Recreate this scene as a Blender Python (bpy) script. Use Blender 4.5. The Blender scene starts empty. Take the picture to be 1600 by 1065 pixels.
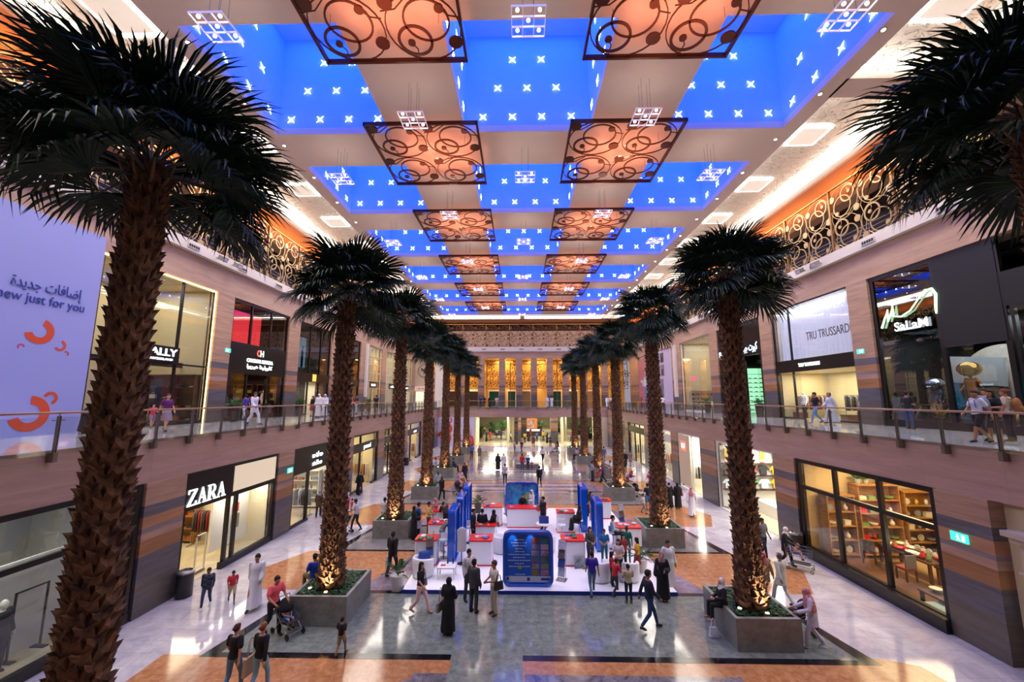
import bpy, bmesh, math, random
from mathutils import Vector, Matrix, Euler
random.seed(7)
S = bpy.context.scene
C = S.collection
PI = math.pi
# ------------------------------------------------------------------ camera
EYE = 7.3
FPX = 629.0
PITCH = math.atan(89.5 / FPX)
YAW = math.atan(13 / FPX * math.cos(PITCH))
cd = bpy.data.cameras.new('camera'); cam = bpy.data.objects.new('camera', cd); C.objects.link(cam)
cd.sensor_width = 36; cd.lens = FPX / 1600 * 36; cd.clip_start = .1; cd.clip_end = 300
cam.location = (0, 0, EYE); cam.rotation_euler = (PI / 2 + PITCH, 0, YAW)
S.camera = cam
# ------------------------------------------------------------------ exposure and world
S.view_settings.view_transform = 'Standard'; S.view_settings.look = 'None'
S.view_settings.gamma = 1; S.view_settings.use_curve_mapping = False
S.view_settings.exposure = 0.5
cy = S.cycles
cy.max_bounces = 6; cy.diffuse_bounces = 3; cy.glossy_bounces = 3; cy.transmission_bounces = 4
cy.transparent_max_bounces = 10; cy.sample_clamp_indirect = 3.0; cy.sample_clamp_direct = 12
cy.adaptive_threshold = .03; cy.caustics_reflective = False; cy.caustics_refractive = False; cy.use_denoising = True; cy.blur_glossy = 1.0
W = bpy.data.worlds.new('world'); S.world = W; W.use_nodes = True
W.node_tree.nodes['Background'].inputs[0].default_value = (.75, .7, .85, 1)
W.node_tree.nodes['Background'].inputs[1].default_value = .3
# ------------------------------------------------------------------ lights
CX = .4                      # centre line of the hall
L_SPOT, L_BLUE, L_FILL, L_COVE, L_ORANGE = 900, 240, 1500, 1.0, 60
def lamp(kind, loc, energy, col=(1, 1, 1), name='lamp', rot=(0, 0, 0), size=.1, sy=None, spot=None, blend=.5):
    l = bpy.data.lights.new(name, kind); l.energy = energy; l.color = col
    if kind == 'AREA':
        l.size = size
        if sy: l.shape = 'RECTANGLE'; l.size_y = sy
    elif kind == 'SPOT':
        l.shadow_soft_size = size; l.spot_size = spot or 1.6; l.spot_blend = blend
    else: l.shadow_soft_size = size
    o = bpy.data.objects.new(name, l); C.objects.link(o); o.location = loc; o.rotation_euler = rot
    return o
# ceiling layout
ZC = 21.3
ROWS = [(13.2 + 9.4 * k, 19.56 + 9.4 * k) for k in range(-1, 6)]
COLS = [(-13.0, -6.9), (-2.9, 3.7), (7.7, 13.8)]
WARM = (1, .80, .60); BLUE = (.03, .22, 1)
DOWN = [(CX + s * 13.57, 4.0 + 3.3 * i) for s in (-1, 1) for i in range(19)]
for i, (x, y) in enumerate(DOWN):
    if i % 2 == 0: lamp('SPOT', (x, y, ZC - .12), L_SPOT, WARM, 'downlight_lamp', size=.12, spot=1.9, blend=.8)
for k, (y0, y1) in enumerate(ROWS):                       # blue light washing the shafts
    for (x0, x1) in COLS:
        lamp('AREA', ((x0 + x1) / 2, (y0 + y1) / 2, 26.9), L_BLUE, BLUE, 'shaft_lamp', size=x1 - x0 - .8, sy=y1 - y0 - .8)
for y in (8, 20, 32, 44, 56):                             # fluorescent light of the four long side coffers
    for s in (-1, 1):
        lamp('AREA', (CX + s * 16.6, y, ZC - .05), L_FILL * .35, (1, .93, .85), 'coffer_lamp', size=3.6, sy=10)
for y in (-2, 6, 13, 21, 29, 37, 45, 52, 60, 66):         # cove light thrown up on the patterned side panels
    for s in (-1, 1):
        for xx in (14.5, 18.4): lamp('AREA', (CX + s * xx, y, ZC + .38), 17, (1, .94, .84), 'cove_lamp', rot=(PI, (-s if xx < 15 else s) * .5, 0), size=.3, sy=7)
for y in (11, 20.9, 30.3, 39.7, 49.1, 58.5):              # general lamps set in the pale beams
    for x in (-4.9, 5.7):
        lamp('SPOT', (x, y, ZC - .1), L_SPOT * 1.6, (1, .86, .74), 'beam_lamp', size=.3, spot=2.3, blend=1)
# ------------------------------------------------------------------ helpers
_R = cam.rotation_euler.to_matrix()
def ray(px, py): return _R @ Vector(((px - 800) / FPX, (532.5 - py) / FPX, -1))
def gz(px, py, z=0.0):
    d = ray(px, py); t = (z - EYE) / d.z; return (d.x * t, d.y * t)
def gx(px, py, X):
    d = ray(px, py); t = X / d.x; return (d.y * t, EYE + d.z * t)
def tag(o, label=None, cat=None, group=None, kind=None):
    if label: o['label'] = label
    if cat: o['category'] = cat
    if group: o['group'] = group
    if kind: o['kind'] = kind
    return o
def empty(name, loc=(0, 0, 0), rz=0, label=None, cat=None, group=None):
    o = bpy.data.objects.new(name, None); C.objects.link(o); o.location = loc; o.rotation_euler = (0, 0, rz)
    o.empty_display_size = .2
    return tag(o, label, cat, group)
def inst(name, me, parent=None, loc=(0, 0, 0), rot=(0, 0, 0), sc=None):
    o = bpy.data.objects.new(name, me); C.objects.link(o); o.parent = parent
    o.location = loc; o.rotation_euler = rot
    if sc: o.scale = sc if hasattr(sc, '__len__') else (sc, sc, sc)
    return o
def copy_tree(o, parent=None):
    c = o.copy(); C.objects.link(c); c.parent = parent
    for ch in o.children: copy_tree(ch, c)
    return c
ORD = 'nearest second third fourth fifth sixth seventh eighth ninth tenth eleventh twelfth thirteenth fourteenth fifteenth sixteenth seventeenth eighteenth nineteenth twentieth'.split()
class MB:
    def __init__(s): s.v = []; s.f = []; s.m = []; s.mats = []; s.cur = 0; s.T = None; s.smooth = []; s.sm = False
    def mat(s, m):
        if m not in s.mats: s.mats.append(m)
        s.cur = s.mats.index(m); return s
    def add(s, vs, fs):
        n = len(s.v)
        for v in vs: s.v.append(tuple(s.T @ Vector(v)) if s.T is not None else tuple(v))
        for f in fs: s.f.append(tuple(i + n for i in f)); s.m.append(s.cur); s.smooth.append(s.sm)
        return s
    def box(s, x0, x1, y0, y1, z0, z1):
        return s.add([(x0, y0, z0), (x1, y0, z0), (x1, y1, z0), (x0, y1, z0), (x0, y0, z1), (x1, y0, z1), (x1, y1, z1), (x0, y1, z1)],
                     [(0, 3, 2, 1), (4, 5, 6, 7), (0, 1, 5, 4), (1, 2, 6, 5), (2, 3, 7, 6), (3, 0, 4, 7)])
    def cbox(s, c, d): return s.box(c[0] - d[0] / 2, c[0] + d[0] / 2, c[1] - d[1] / 2, c[1] + d[1] / 2, c[2] - d[2] / 2, c[2] + d[2] / 2)
    def quad(s, a, b, c, d): return s.add([a, b, c, d], [(0, 1, 2, 3)])
    def prism(s, pts, z0, z1):                    # polygon in xy
        n = len(pts)
        return s.add([(x, y, z0) for x, y in pts] + [(x, y, z1) for x, y in pts],
                     [tuple(range(n - 1, -1, -1)), tuple(range(n, 2 * n))] + [(i, (i + 1) % n, n + (i + 1) % n, n + i) for i in range(n)])
    def lathe(s, prof, n=16, c=(0, 0, 0), close=True):
        vs = []; fs = []
        for r, z in prof:
            for k in range(n): a = 2 * PI * k / n; vs.append((c[0] + r * math.cos(a), c[1] + r * math.sin(a), c[2] + z))
        for i in range(len(prof) - 1):
            for k in range(n): k2 = (k + 1) % n; fs.append((i * n + k, i * n + k2, (i + 1) * n + k2, (i + 1) * n + k))
        if close: fs.append(tuple(range(n - 1, -1, -1))); fs.append(tuple((len(prof) - 1) * n + k for k in range(n)))
        return s.add(vs, fs)
    def tube(s, pts, r, n=8, r2=None):            # swept tube; r number or list
        pts = [Vector(p) for p in pts]; m = len(pts); vs = []; fs = []
        rs = r if hasattr(r, '__len__') else [r] * m
        up0 = None
        for i, p in enumerate(pts):
            t = (pts[min(i + 1, m - 1)] - pts[max(i - 1, 0)]).normalized()
            if up0 is None: up0 = Vector((0, 0, 1)) if abs(t.z) < .9 else Vector((0, 1, 0))
            a = t.cross(up0).normalized(); b = a.cross(t).normalized(); up0 = b
            for k in range(n):
                an = 2 * PI * k / n; q = p + a * rs[i] * math.cos(an) + b * (rs[i] if r2 is None else r2) * math.sin(an); vs.append(q)
        for i in range(m - 1):
            for k in range(n): k2 = (k + 1) % n; fs.append((i * n + k, i * n + k2, (i + 1) * n + k2, (i + 1) * n + k))
        fs.append(tuple(range(n - 1, -1, -1))); fs.append(tuple((m - 1) * n + k for k in range(n)))
        return s.add(vs, fs)
    def ell(s, c, r, n=12, m=8):
        vs = [(c[0], c[1], c[2] - r[2])]; fs = []
        for i in range(1, m):
            ph = -PI / 2 + PI * i / m
            for k in range(n): a = 2 * PI * k / n; vs.append((c[0] + r[0] * math.cos(ph) * math.cos(a), c[1] + r[1] * math.cos(ph) * math.sin(a), c[2] + r[2] * math.sin(ph)))
        vs.append((c[0], c[1], c[2] + r[2])); T = len(vs) - 1
        for k in range(n): fs.append((0, 1 + (k + 1) % n, 1 + k)); fs.append((T, 1 + (m - 2) * n + k, 1 + (m - 2) * n + (k + 1) % n))
        for i in range(m - 2):
            for k in range(n): k2 = (k + 1) % n; fs.append((1 + i * n + k, 1 + i * n + k2, 1 + (i + 1) * n + k2, 1 + (i + 1) * n + k))
        return s.add(vs, fs)
    def ring(s, c, R, r, n=24, m=6, flat=None):   # torus in the xz plane (facing y); flat = depth half thickness
        vs = []; fs = []
        for i in range(n):
            a = 2 * PI * i / n
            for k in range(m):
                b = 2 * PI * k / m + PI / m; rr = R + r * math.cos(b)
                vs.append((c[0] + rr * math.cos(a), c[1] + (flat or r) * math.sin(b), c[2] + rr * math.sin(a)))
        for i in range(n):
            for k in range(m): i2 = (i + 1) % n; k2 = (k + 1) % m; fs.append((i * m + k, i * m + k2, i2 * m + k2, i2 * m + k))
        return s.add(vs, fs)
    def disk(s, c, R, t=.02, n=16):               # thick disc facing y
        vs = []; fs = []
        for dy in (-t, t):
            for k in range(n): a = 2 * PI * k / n; vs.append((c[0] + R * math.cos(a), c[1] + dy, c[2] + R * math.sin(a)))
        fs.append(tuple(range(n - 1, -1, -1))); fs.append(tuple(range(n, 2 * n)))
        for k in range(n): k2 = (k + 1) % n; fs.append((k, k2, n + k2, n + k))
        return s.add(vs, fs)
    def mesh(s, name, m=None):
        me = bpy.data.meshes.new(name); me.from_pydata(s.v, [], s.f); me.update()
        for mm in (s.mats or ([m] if m else [])): me.materials.append(mm)
        if s.mats: me.polygons.foreach_set('material_index', s.m)
        me.polygons.foreach_set('use_smooth', s.smooth)
        bm = bmesh.new(); bm.from_mesh(me); bmesh.ops.recalc_face_normals(bm, faces=bm.faces); bm.to_mesh(me); bm.free()
        return me
    def build(s, name, m=None, parent=None, loc=(0, 0, 0), rot=(0, 0, 0)):
        return inst(name, s.mesh(name, m), parent, loc, rot)
def box(name, m, x0, x1, y0, y1, z0, z1, parent=None): return MB().box(x0, x1, y0, y1, z0, z1).build(name, m, parent)
def struct(name, mb, m=None):
    o = mb.build(name, m) if isinstance(mb, MB) else mb; o['kind'] = 'structure'; return o
# ------------------------------------------------------------------ materials
def lin(c):
    if isinstance(c, str):
        c = [int(c[i:i + 2], 16) / 255 for i in (0, 2, 4)]
        c = [x / 12.92 if x <= .04045 else ((x + .055) / 1.055) ** 2.4 for x in c]
    return (c[0], c[1], c[2], 1)
_mc = {}
def mat(name, col=(.5, .5, .5), rough=.6, metal=0, emit=None, es=1, var=0, vs=3, coat=0, bump=0, bs=20, spec=None, stretch=None, col2=None):
    key = name
    if key in _mc: return _mc[key]
    m = bpy.data.materials.new(name); m.use_nodes = True; nt = m.node_tree; b = nt.nodes['Principled BSDF']
    b.inputs['Base Color'].default_value = lin(col); b.inputs['Roughness'].default_value = rough; b.inputs['Metallic'].default_value = metal
    if coat: b.inputs['Coat Weight'].default_value = coat; b.inputs['Coat Roughness'].default_value = .05
    if spec is not None: b.inputs['Specular IOR Level'].default_value = spec
    if emit is not None: b.inputs['Emission Color'].default_value = lin(emit); b.inputs['Emission Strength'].default_value = es
    tc = nt.nodes.new('ShaderNodeTexCoord')
    if var or col2 is not None:
        mp = nt.nodes.new('ShaderNodeMapping'); nt.links.new(tc.outputs['Object'], mp.inputs[0])
        if stretch: mp.inputs['Scale'].default_value = stretch
        nz = nt.nodes.new('ShaderNodeTexNoise'); nz.inputs['Scale'].default_value = vs; nz.inputs['Detail'].default_value = 5
        nt.links.new(mp.outputs[0], nz.inputs[0])
        mx = nt.nodes.new('ShaderNodeMix'); mx.data_type = 'RGBA'
        c = lin(col); c2 = lin(col2) if col2 is not None else tuple(x * (1 - var) for x in c[:3]) + (1,)
        mx.inputs[6].default_value = c; mx.inputs[7].default_value = c2
        cr = nt.nodes.new('ShaderNodeMapRange'); cr.inputs[1].default_value = .35; cr.inputs[2].default_value = .65
        nt.links.new(nz.outputs[0], cr.inputs[0]); nt.links.new(cr.outputs[0], mx.inputs[0]); nt.links.new(mx.outputs[2], b.inputs['Base Color'])
    if bump:
        n2 = nt.nodes.new('ShaderNodeTexNoise'); n2.inputs['Scale'].default_value = bs; nt.links.new(tc.outputs['Object'], n2.inputs[0])
        bp = nt.nodes.new('ShaderNodeBump'); bp.inputs['Strength'].default_value = bump; bp.inputs['Distance'].default_value = .02
        nt.links.new(n2.outputs[0], bp.inputs['Height']); nt.links.new(bp.outputs[0], b.inputs['Normal'])
    _mc[key] = m; return m
def emis(name, col, s): return mat(name, (0, 0, 0), .6, emit=col, es=s)
def glassmat(name, tint=(.9, .95, 1), amount=.12, rough=.02):
    if name in _mc: return _mc[name]
    m = bpy.data.materials.new(name); m.use_nodes = True; nt = m.node_tree; nt.nodes.clear()
    out = nt.nodes.new('ShaderNodeOutputMaterial'); mix = nt.nodes.new('ShaderNodeMixShader')
    tr = nt.nodes.new('ShaderNodeBsdfTransparent'); tr.inputs[0].default_value = lin(tint)
    gl = nt.nodes.new('ShaderNodeBsdfGlossy'); gl.inputs[1].default_value = rough
    lw = nt.nodes.new('ShaderNodeLayerWeight'); lw.inputs[0].default_value = .5
    fr = nt.nodes.new('ShaderNodeMath'); fr.operation = 'POWER'; fr.inputs[1].default_value = 4; nt.links.new(lw.outputs['Facing'], fr.inputs[0])
    ad = nt.nodes.new('ShaderNodeMath'); ad.operation = 'ADD'; ad.inputs[1].default_value = amount; ad.use_clamp = True
    nt.links.new(fr.outputs[0], ad.inputs[0]); nt.links.new(ad.outputs[0], mix.inputs[0])
    nt.links.new(tr.outputs[0], mix.inputs[1]); nt.links.new(gl.outputs[0], mix.inputs[2]); nt.links.new(mix.outputs[0], out.inputs[0])
    _mc[name] = m; return m
def stone(name, ca, cb, scale=1.2, tile=None, rough=.12, veins=1.0, stretch=(1, 1, 1), grout=.8):
    """polished stone: two tones of cloudy noise, optional slab joints"""
    m = bpy.data.materials.new(name); m.use_nodes = True; nt = m.node_tree; b = nt.nodes['Principled BSDF']; N = nt.nodes.new; L = nt.links.new
    tc = N('ShaderNodeTexCoord'); mp = N('ShaderNodeMapping'); mp.inputs['Scale'].default_value = stretch; L(tc.outputs['Object'], mp.inputs[0])
    nz = N('ShaderNodeTexNoise'); nz.inputs['Scale'].default_value = scale; nz.inputs['Detail'].default_value = 8; nz.inputs['Roughness'].default_value = .7; nz.inputs['Distortion'].default_value = veins
    L(mp.outputs[0], nz.inputs[0])
    rp = N('ShaderNodeMapRange'); rp.inputs[1].default_value = .38; rp.inputs[2].default_value = .62; L(nz.outputs[0], rp.inputs[0])
    mx = N('ShaderNodeMix'); mx.data_type = 'RGBA'; mx.inputs[6].default_value = lin(ca); mx.inputs[7].default_value = lin(cb); L(rp.outputs[0], mx.inputs[0])
    last = mx.outputs[2]
    if tile:
        br = N('ShaderNodeTexBrick'); br.offset = 0 if len(tile) < 3 else tile[2]; br.inputs['Scale'].default_value = 1; br.inputs['Brick Width'].default_value = tile[0]; br.inputs['Row Height'].default_value = tile[1]
        br.inputs['Mortar Size'].default_value = .012; br.inputs['Color1'].default_value = (1, 1, 1, 1); br.inputs['Color2'].default_value = (.9, .9, .9, 1); br.inputs['Mortar'].default_value = (grout, grout, grout, 1)
        if len(tile) > 3:       # wall orientation: use (y, z)
            sx = N('ShaderNodeSeparateXYZ'); cx = N('ShaderNodeCombineXYZ'); L(tc.outputs['Object'], sx.inputs[0])
            L(sx.outputs[{'y': 1, 'x': 0}[tile[3]]], cx.inputs[0]); L(sx.outputs[2], cx.inputs[1]); L(cx.outputs[0], br.inputs[0])
        else: L(tc.outputs['Object'], br.inputs[0])
        m2 = N('ShaderNodeMix'); m2.data_type = 'RGBA'; m2.blend_type = 'MULTIPLY'; m2.inputs[0].default_value = 1
        L(last, m2.inputs[6]); L(br.outputs[0], m2.inputs[7]); last = m2.outputs[2]
    L(last, b.inputs['Base Color']); b.inputs['Roughness'].default_value = rough
    _mc[name] = m; return m
def evalmesh(o):
    """modified or typeset shape of a loose object as a plain mesh"""
    sc = bpy.data.scenes.get('bench') or bpy.data.scenes.new('bench')
    sc.collection.objects.link(o)
    with bpy.context.temp_override(scene=sc, view_layer=sc.view_layers[0]):
        dg = bpy.context.evaluated_depsgraph_get(); me = bpy.data.meshes.new_from_object(o.evaluated_get(dg))
    bpy.data.objects.remove(o)
    return me
def text(body, size, m, parent=None, loc=(0, 0, 0), rot=(0, 0, 0), name='lettering', ext=.01, align='CENTER', sx=1, bold=0, fit=None):
    cu = bpy.data.curves.new(name, 'FONT'); cu.body = body; cu.size = size; cu.extrude = ext; cu.align_x = align; cu.align_y = 'CENTER'
    cu.offset = bold; cu.resolution_u = 3; cu.materials.append(m)
    q = bpy.data.objects.new(name, cu); me = evalmesh(q)
    if not me.materials: me.materials.append(m)
    if fit and len(me.vertices):
        xs = [v.co.x for v in me.vertices]; wd = max(xs) - min(xs); sx = fit / wd
    return inst(name, me, parent, loc, rot, (sx, 1, 1))
# minimal Arabic shaping (presentation forms, written right to left)
_AR = {'ا': (0xFE8D, 0xFE8E, 0, 0), 'إ': (0xFE87, 0xFE88, 0, 0), 'ض': (0xFEBD, 0xFEBE, 0xFEBF, 0xFEC0), 'ف': (0xFED1, 0xFED2, 0xFED3, 0xFED4),
       'ت': (0xFE95, 0xFE96, 0xFE97, 0xFE98), 'ج': (0xFE9D, 0xFE9E, 0xFE9F, 0xFEA0), 'د': (0xFEA9, 0xFEAA, 0, 0), 'ي': (0xFEF1, 0xFEF2, 0xFEF3, 0xFEF4),
       'ة': (0xFE93, 0xFE94, 0, 0), 'ر': (0xFEAD, 0xFEAE, 0, 0), 'ك': (0xFED9, 0xFEDA, 0xFEDB, 0xFEDC), 'و': (0xFEED, 0xFEEE, 0, 0), 'ل': (0xFEDD, 0xFEDE, 0xFEDF, 0xFEE0),
       'ن': (0xFEE5, 0xFEE6, 0xFEE7, 0xFEE8), 'ه': (0xFEE9, 0xFEEA, 0xFEEB, 0xFEEC), 'م': (0xFEE1, 0xFEE2, 0xFEE3, 0xFEE4), 'س': (0xFEB1, 0xFEB2, 0xFEB3, 0xFEB4),
       'ع': (0xFEC9, 0xFECA, 0xFECB, 0xFECC), 'ب': (0xFE8F, 0xFE90, 0xFE91, 0xFE92), 'ز': (0xFEAF, 0xFEB0, 0, 0), 'أ': (0xFE83, 0xFE84, 0, 0), 'ح': (0xFEA1, 0xFEA2, 0xFEA3, 0xFEA4)}
def arab(t):
    out = []
    for i, ch in enumerate(t):
        if ch not in _AR: out.append(ch); continue
        p = i > 0 and t[i - 1] in _AR and _AR[t[i - 1]][2] != 0
        n = i < len(t) - 1 and t[i + 1] in _AR and _AR[ch][2] != 0
        f = _AR[ch]; out.append(chr(f[3] if p and n else f[1] if p else f[2] if n else f[0]))
    return ''.join(reversed(out))
# ------------------------------------------------------------------ setting: floor, slabs, walls, ceiling
XL, XR = -13.0, 13.6            # balcony edges / ground shop fronts
UL, UR = -18.7, 19.3            # upper shop fronts
ZS, ZF = 5.88, 4.38             # upper floor, underside of the balcony
YE, YW = 64.0, 71.0             # far balcony edge, far wall
M = {}
M['aisle'] = stone('pale granite', 'a9a3a8', 'c6c0c2', .8, (1.2, .6, .5), .07)
M['green'] = stone('grey green granite', '666e68', '828a82', 4, (1.2, 1.2, .5), .07, .3)
M['orange'] = stone('orange marble', '9c6740', 'bb855a', 5, (.9, .9, .5), .13, .6)
M['pinkst'] = stone('pale pink marble', '9d8d8c', 'b7a7a4', 1.5, (.9, .9, .5), .1)
M['dgrey'] = stone('veined grey marble', '4d4b50', '857f84', 1.2, None, .1, 3, (1, 1, 1))
M['purple'] = stone('violet grey stone', '6f6170', '928595', 1.2, (1.2, .6, .5), .1)
M['black'] = mat('black granite', '15131a', .12)
M['padgrey'] = stone('grey paving', '77726f', '8e8a86', 1.4, (.9, .9, 0), .1)
M['cream'] = stone('cream floor', 'b9a98a', 'cfc3a6', .6, (1.2, 1.2, .5), .15)
M['fascia'] = stone('balcony travertine', 'a88a83', 'b79a91', 1.0, (2.4, .8, 0, 'y'), .35, .4, (.2, .3, 3), .84)
M['fasciax'] = stone('far balcony travertine', 'a88a83', 'b79a91', 1.0, (2.4, .8, 0, 'x'), .35, .4, (.3, .2, 3), .84)
M['upst'] = stone('upper travertine', 'b3917a', 'c3a48c', 1.0, (2.4, 1.6, 0, 'y'), .4, .4, (.2, .3, 3), .9)
M['upstx'] = stone('far travertine', 'b3917a', 'c3a48c', 1.0, (2.4, 1.6, 0, 'x'), .4, .4, (.3, .2, 3), .9)
M['white'] = mat('white plaster', 'd5ccc8', .6)
M['ceil'] = mat('pale ceiling paint', 'd6c4bc', .7)
M['dark'] = mat('dark interior', '17120f', .7)
M['shaft'] = mat('self-lit shaft wall', '90a4ff', .6, var=.05, vs=1.5, emit=(0, .13, 1), es=.3)  # part of the blue wash is put into the shaft walls as emission
def bands(name, z0):
    """stone laid in coloured courses, read from the height above its floor"""
    m = bpy.data.materials.new(name); m.use_nodes = True; nt = m.node_tree; b = nt.nodes['Principled BSDF']; N = nt.nodes.new; L = nt.links.new
    tc = N('ShaderNodeTexCoord'); sx = N('ShaderNodeSeparateXYZ'); L(tc.outputs['Object'], sx.inputs[0])
    mr = N('ShaderNodeMapRange'); mr.inputs[1].default_value = z0; mr.inputs[2].default_value = z0 + 8; L(sx.outputs[2], mr.inputs[0])
    cr = N('ShaderNodeValToRGB'); cr.color_ramp.interpolation = 'CONSTANT'
    bs = [(0, '5a5450'), (1.15, '565863'), (1.95, '94694a'), (2.45, 'a98878'), (2.7, '7f747c'), (2.85, 'a67a5c'), (3.25, '626068'), (3.6, 'ab8a76'), (5.1, 'b4937a')]
    el = cr.color_ramp.elements
    el[0].position = 0; el[0].color = lin(bs[0][1]); el[1].position = bs[1][0] / 8; el[1].color = lin(bs[1][1])
    for h, c in bs[2:]: e = el.new(h / 8); e.color = lin(c)
    L(mr.outputs[0], cr.inputs[0])
    mp = N('ShaderNodeMapping'); mp.inputs['Scale'].default_value = (.4, .4, 5); L(tc.outputs['Object'], mp.inputs[0])
    nz = N('ShaderNodeTexNoise'); nz.inputs['Scale'].default_value = 1.5; nz.inputs['Detail'].default_value = 8; nz.inputs['Distortion'].default_value = .6; L(mp.outputs[0], nz.inputs[0])
    m3 = N('ShaderNodeMapRange'); m3.inputs[1].default_value = .3; m3.inputs[2].default_value = .7; m3.inputs[3].default_value = .72; m3.inputs[4].default_value = 1.15; L(nz.outputs[0], m3.inputs[0])
    mx = N('ShaderNodeMix'); mx.data_type = 'RGBA'; mx.blend_type = 'MULTIPLY'; mx.inputs[0].default_value = 1
    L(cr.outputs[0], mx.inputs[6]); L(m3.outputs[0], mx.inputs[7]); L(mx.outputs[2], b.inputs['Base Color']); b.inputs['Roughness'].default_value = .3
    return m
M['colg'] = bands('ground column stone', 0); M['colu'] = bands('upper column stone', ZS)
# floor
f = MB(); f.mat(M['aisle']).box(-22, 22, -10, YE, -.3, 0); f.mat(M['cream']).box(-22, 22, YE, 110, -.3, 0)
def inlay(m, pts, h): f.mat(M[m]).add([(x, y, h) for x, y in pts], [tuple(range(len(pts)))])
def rect(m, x0, x1, y0, y1, h): inlay(m, [(x0, y0), (x1, y0), (x1, y1), (x0, y1)], h)
def mir(pts): return [(2 * CX - x, y) for x, y in pts][::-1]
PLY = [(-6.6, 14.9), (-6.85, 22.9), (-7.05, 31.2), (-7.2, 39.3), (-7.3, 47.3), (-7.3, 55.4)]
PRY = [(7.25, 13.85), (7.15, 21.9), (7.3, 31.1), (7.3, 39.2), (7.3, 47.4), (7.3, 55.4)]
YC = [14.35, 22.4, 31.1, 39.2, 47.3, 55.4]
# first zone in front of the camera
rect('orange', -10.3, 11.0, 1, 12.1, .002)
inlay('orange', [(11.0, 1), (12.6, 1), (11.0, 12.45), (10.2, 12.75), (9.4, 12.75), (9.4, 12.1), (11.0, 12.1)], .003)
inlay('dgrey', [(-3.2, 11.55), (-2.4, 11.9), (-1.9, 11.9), (-1.9, 11.6), (-1.9, 11.55)], .004)
rect('dgrey', -2.9, -1.9, 11.5, 11.9, .0045); rect('dgrey', 0.1, 5.8, 11.5, 11.9, .0045)
rect('pinkst', -3.3, -1.9, 3, 11.5, .0045); rect('pinkst', 0.1, 6.0, 3, 11.5, .0045)
rect('green', -1.95, 0.05, 1, 12.9, .0055)
rect('orange', -10.3, 9.6, 12.0, 12.55, .0033)
for i, yc in enumerate(YC):
    y0, y1 = yc - 1.9, yc + 1.95
    rect('green' if i == 0 else 'padgrey' if i < 2 else 'purple', -6.9, 7.7, y0, y1, .003)
    for s, fn in ((-1, lambda p: p), (1, mir)):
        inlay('black', fn([(-9.2, y0 - .0), (-3, y0), (-3, y1 + .25), (-8.1, y1 + .25), (-8.35, y1)]), .0036)
        inlay('green' if i == 0 else 'padgrey', fn([(-8.7, y0 + .22), (-2.9, y0 + .22), (-2.9, y1), (-8.2, y1)]), .0045)
    rect('green' if i == 0 else 'padgrey', -6.4, 7.2, y0 + .22, y1, .006)
    if i == 0: rect('green', -6.4, 7.2, y0, y0 + .4, .0052); rect('black', -7.4, -2.0, y0 + .0, y0 + .25, .007); rect('black', .05, 9.0, y0, y0 + .25, .007)
    if i < 5:
        z0, z1 = y1 + .25, YC[i + 1] - 1.9
        for fn in (lambda p: p, mir):
            inlay('orange', fn([(-10.2, z0), (-4.2, z0), (-4.2, z1), (-10.2, z1)]), .005)
            inlay('orange', fn([(-10.2, z0), (-10.2, z1), (-11.2, (z0 + z1) / 2)]), .005)
            inlay('purple', fn([(-6.3, z0), (-4.6, z0), (-4.2, z1), (-4.9, z1)]), .006)
        if i >= 1:
            n = 6
            for k in range(n):
                a = z0 + (z1 - z0) * k / n; b2 = z0 + (z1 - z0) * (k + 1) / n
                rect(['purple', 'pinkst', 'dgrey', 'pinkst', 'purple', 'orange'][k], -4.3, 5.1, a, b2, .0065)
            rect('black', -4.3, 5.1, z0, z0 + .12, .008)
floor = struct('floor', f)
# balcony slabs with travertine fascia
b = MB().mat(M['fascia'])
for x0, x1 in ((-26, XL), (XR, 26)): b.box(x0, x1, -10, YW + 8, ZF, ZS - .02)
b.mat(M['fasciax']).box(XL, XR, YE, YW + 8, ZF, ZS - .02)
struct('floor_upper', b)
b = MB().mat(M['aisle'])
for x0, x1 in ((-26, XL + .06), (XR - .06, 26)): b.box(x0, x1, -10, YW + 8, ZS - .02, ZS)
b.box(XL, XR, YE - .06, YW + 8, ZS - .02, ZS)
struct('floor_gallery', b)
# columns
def col(x0, x1, y0, y1, z0, z1, m, name='column'): return struct(name, MB().box(x0, x1, y0, y1, z0, z1), m)
GL = [(14.2, 15.9), (21.9, 23.4), (29.9, 31.7), (37.2, 38.8), (45.2, 46.8), (53.2, 54.8), (61.4, 63.9)]
GR = [(12.45, 14.0), (20.8, 22.5), (29.0, 31.4), (35.8, 37.3), (43.6, 45.2), (51.8, 53.4), (59.8, 63.9)]
for a, c in GL: col(XL - 1.0, XL + .12, a, c, 0, ZF, M['colg'])
for a, c in GR: col(XR - .12, XR + 1.0, a, c, 0, ZF, M['colg'])
UPL = [(15.4, 16.9), (23.74, 25.2), (31.6, 33.2), (39.0, 40.7), (46.3, 48.2), (53.6, 55.4), (61.3, 63), (69, 71)]
UPR = [(22.0, 23.4), (30.75, 32.2), (39.3, 40.95), (48.4, 51.3), (66.0, 71)]
for a, c in UPL: col(UL - .9, UL + .15, a, c, ZS, 13.82, M['colu'])
for a, c in UPR: col(UR - .15, UR + .9, a, c, ZS, 13.82, M['colu'])
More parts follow.
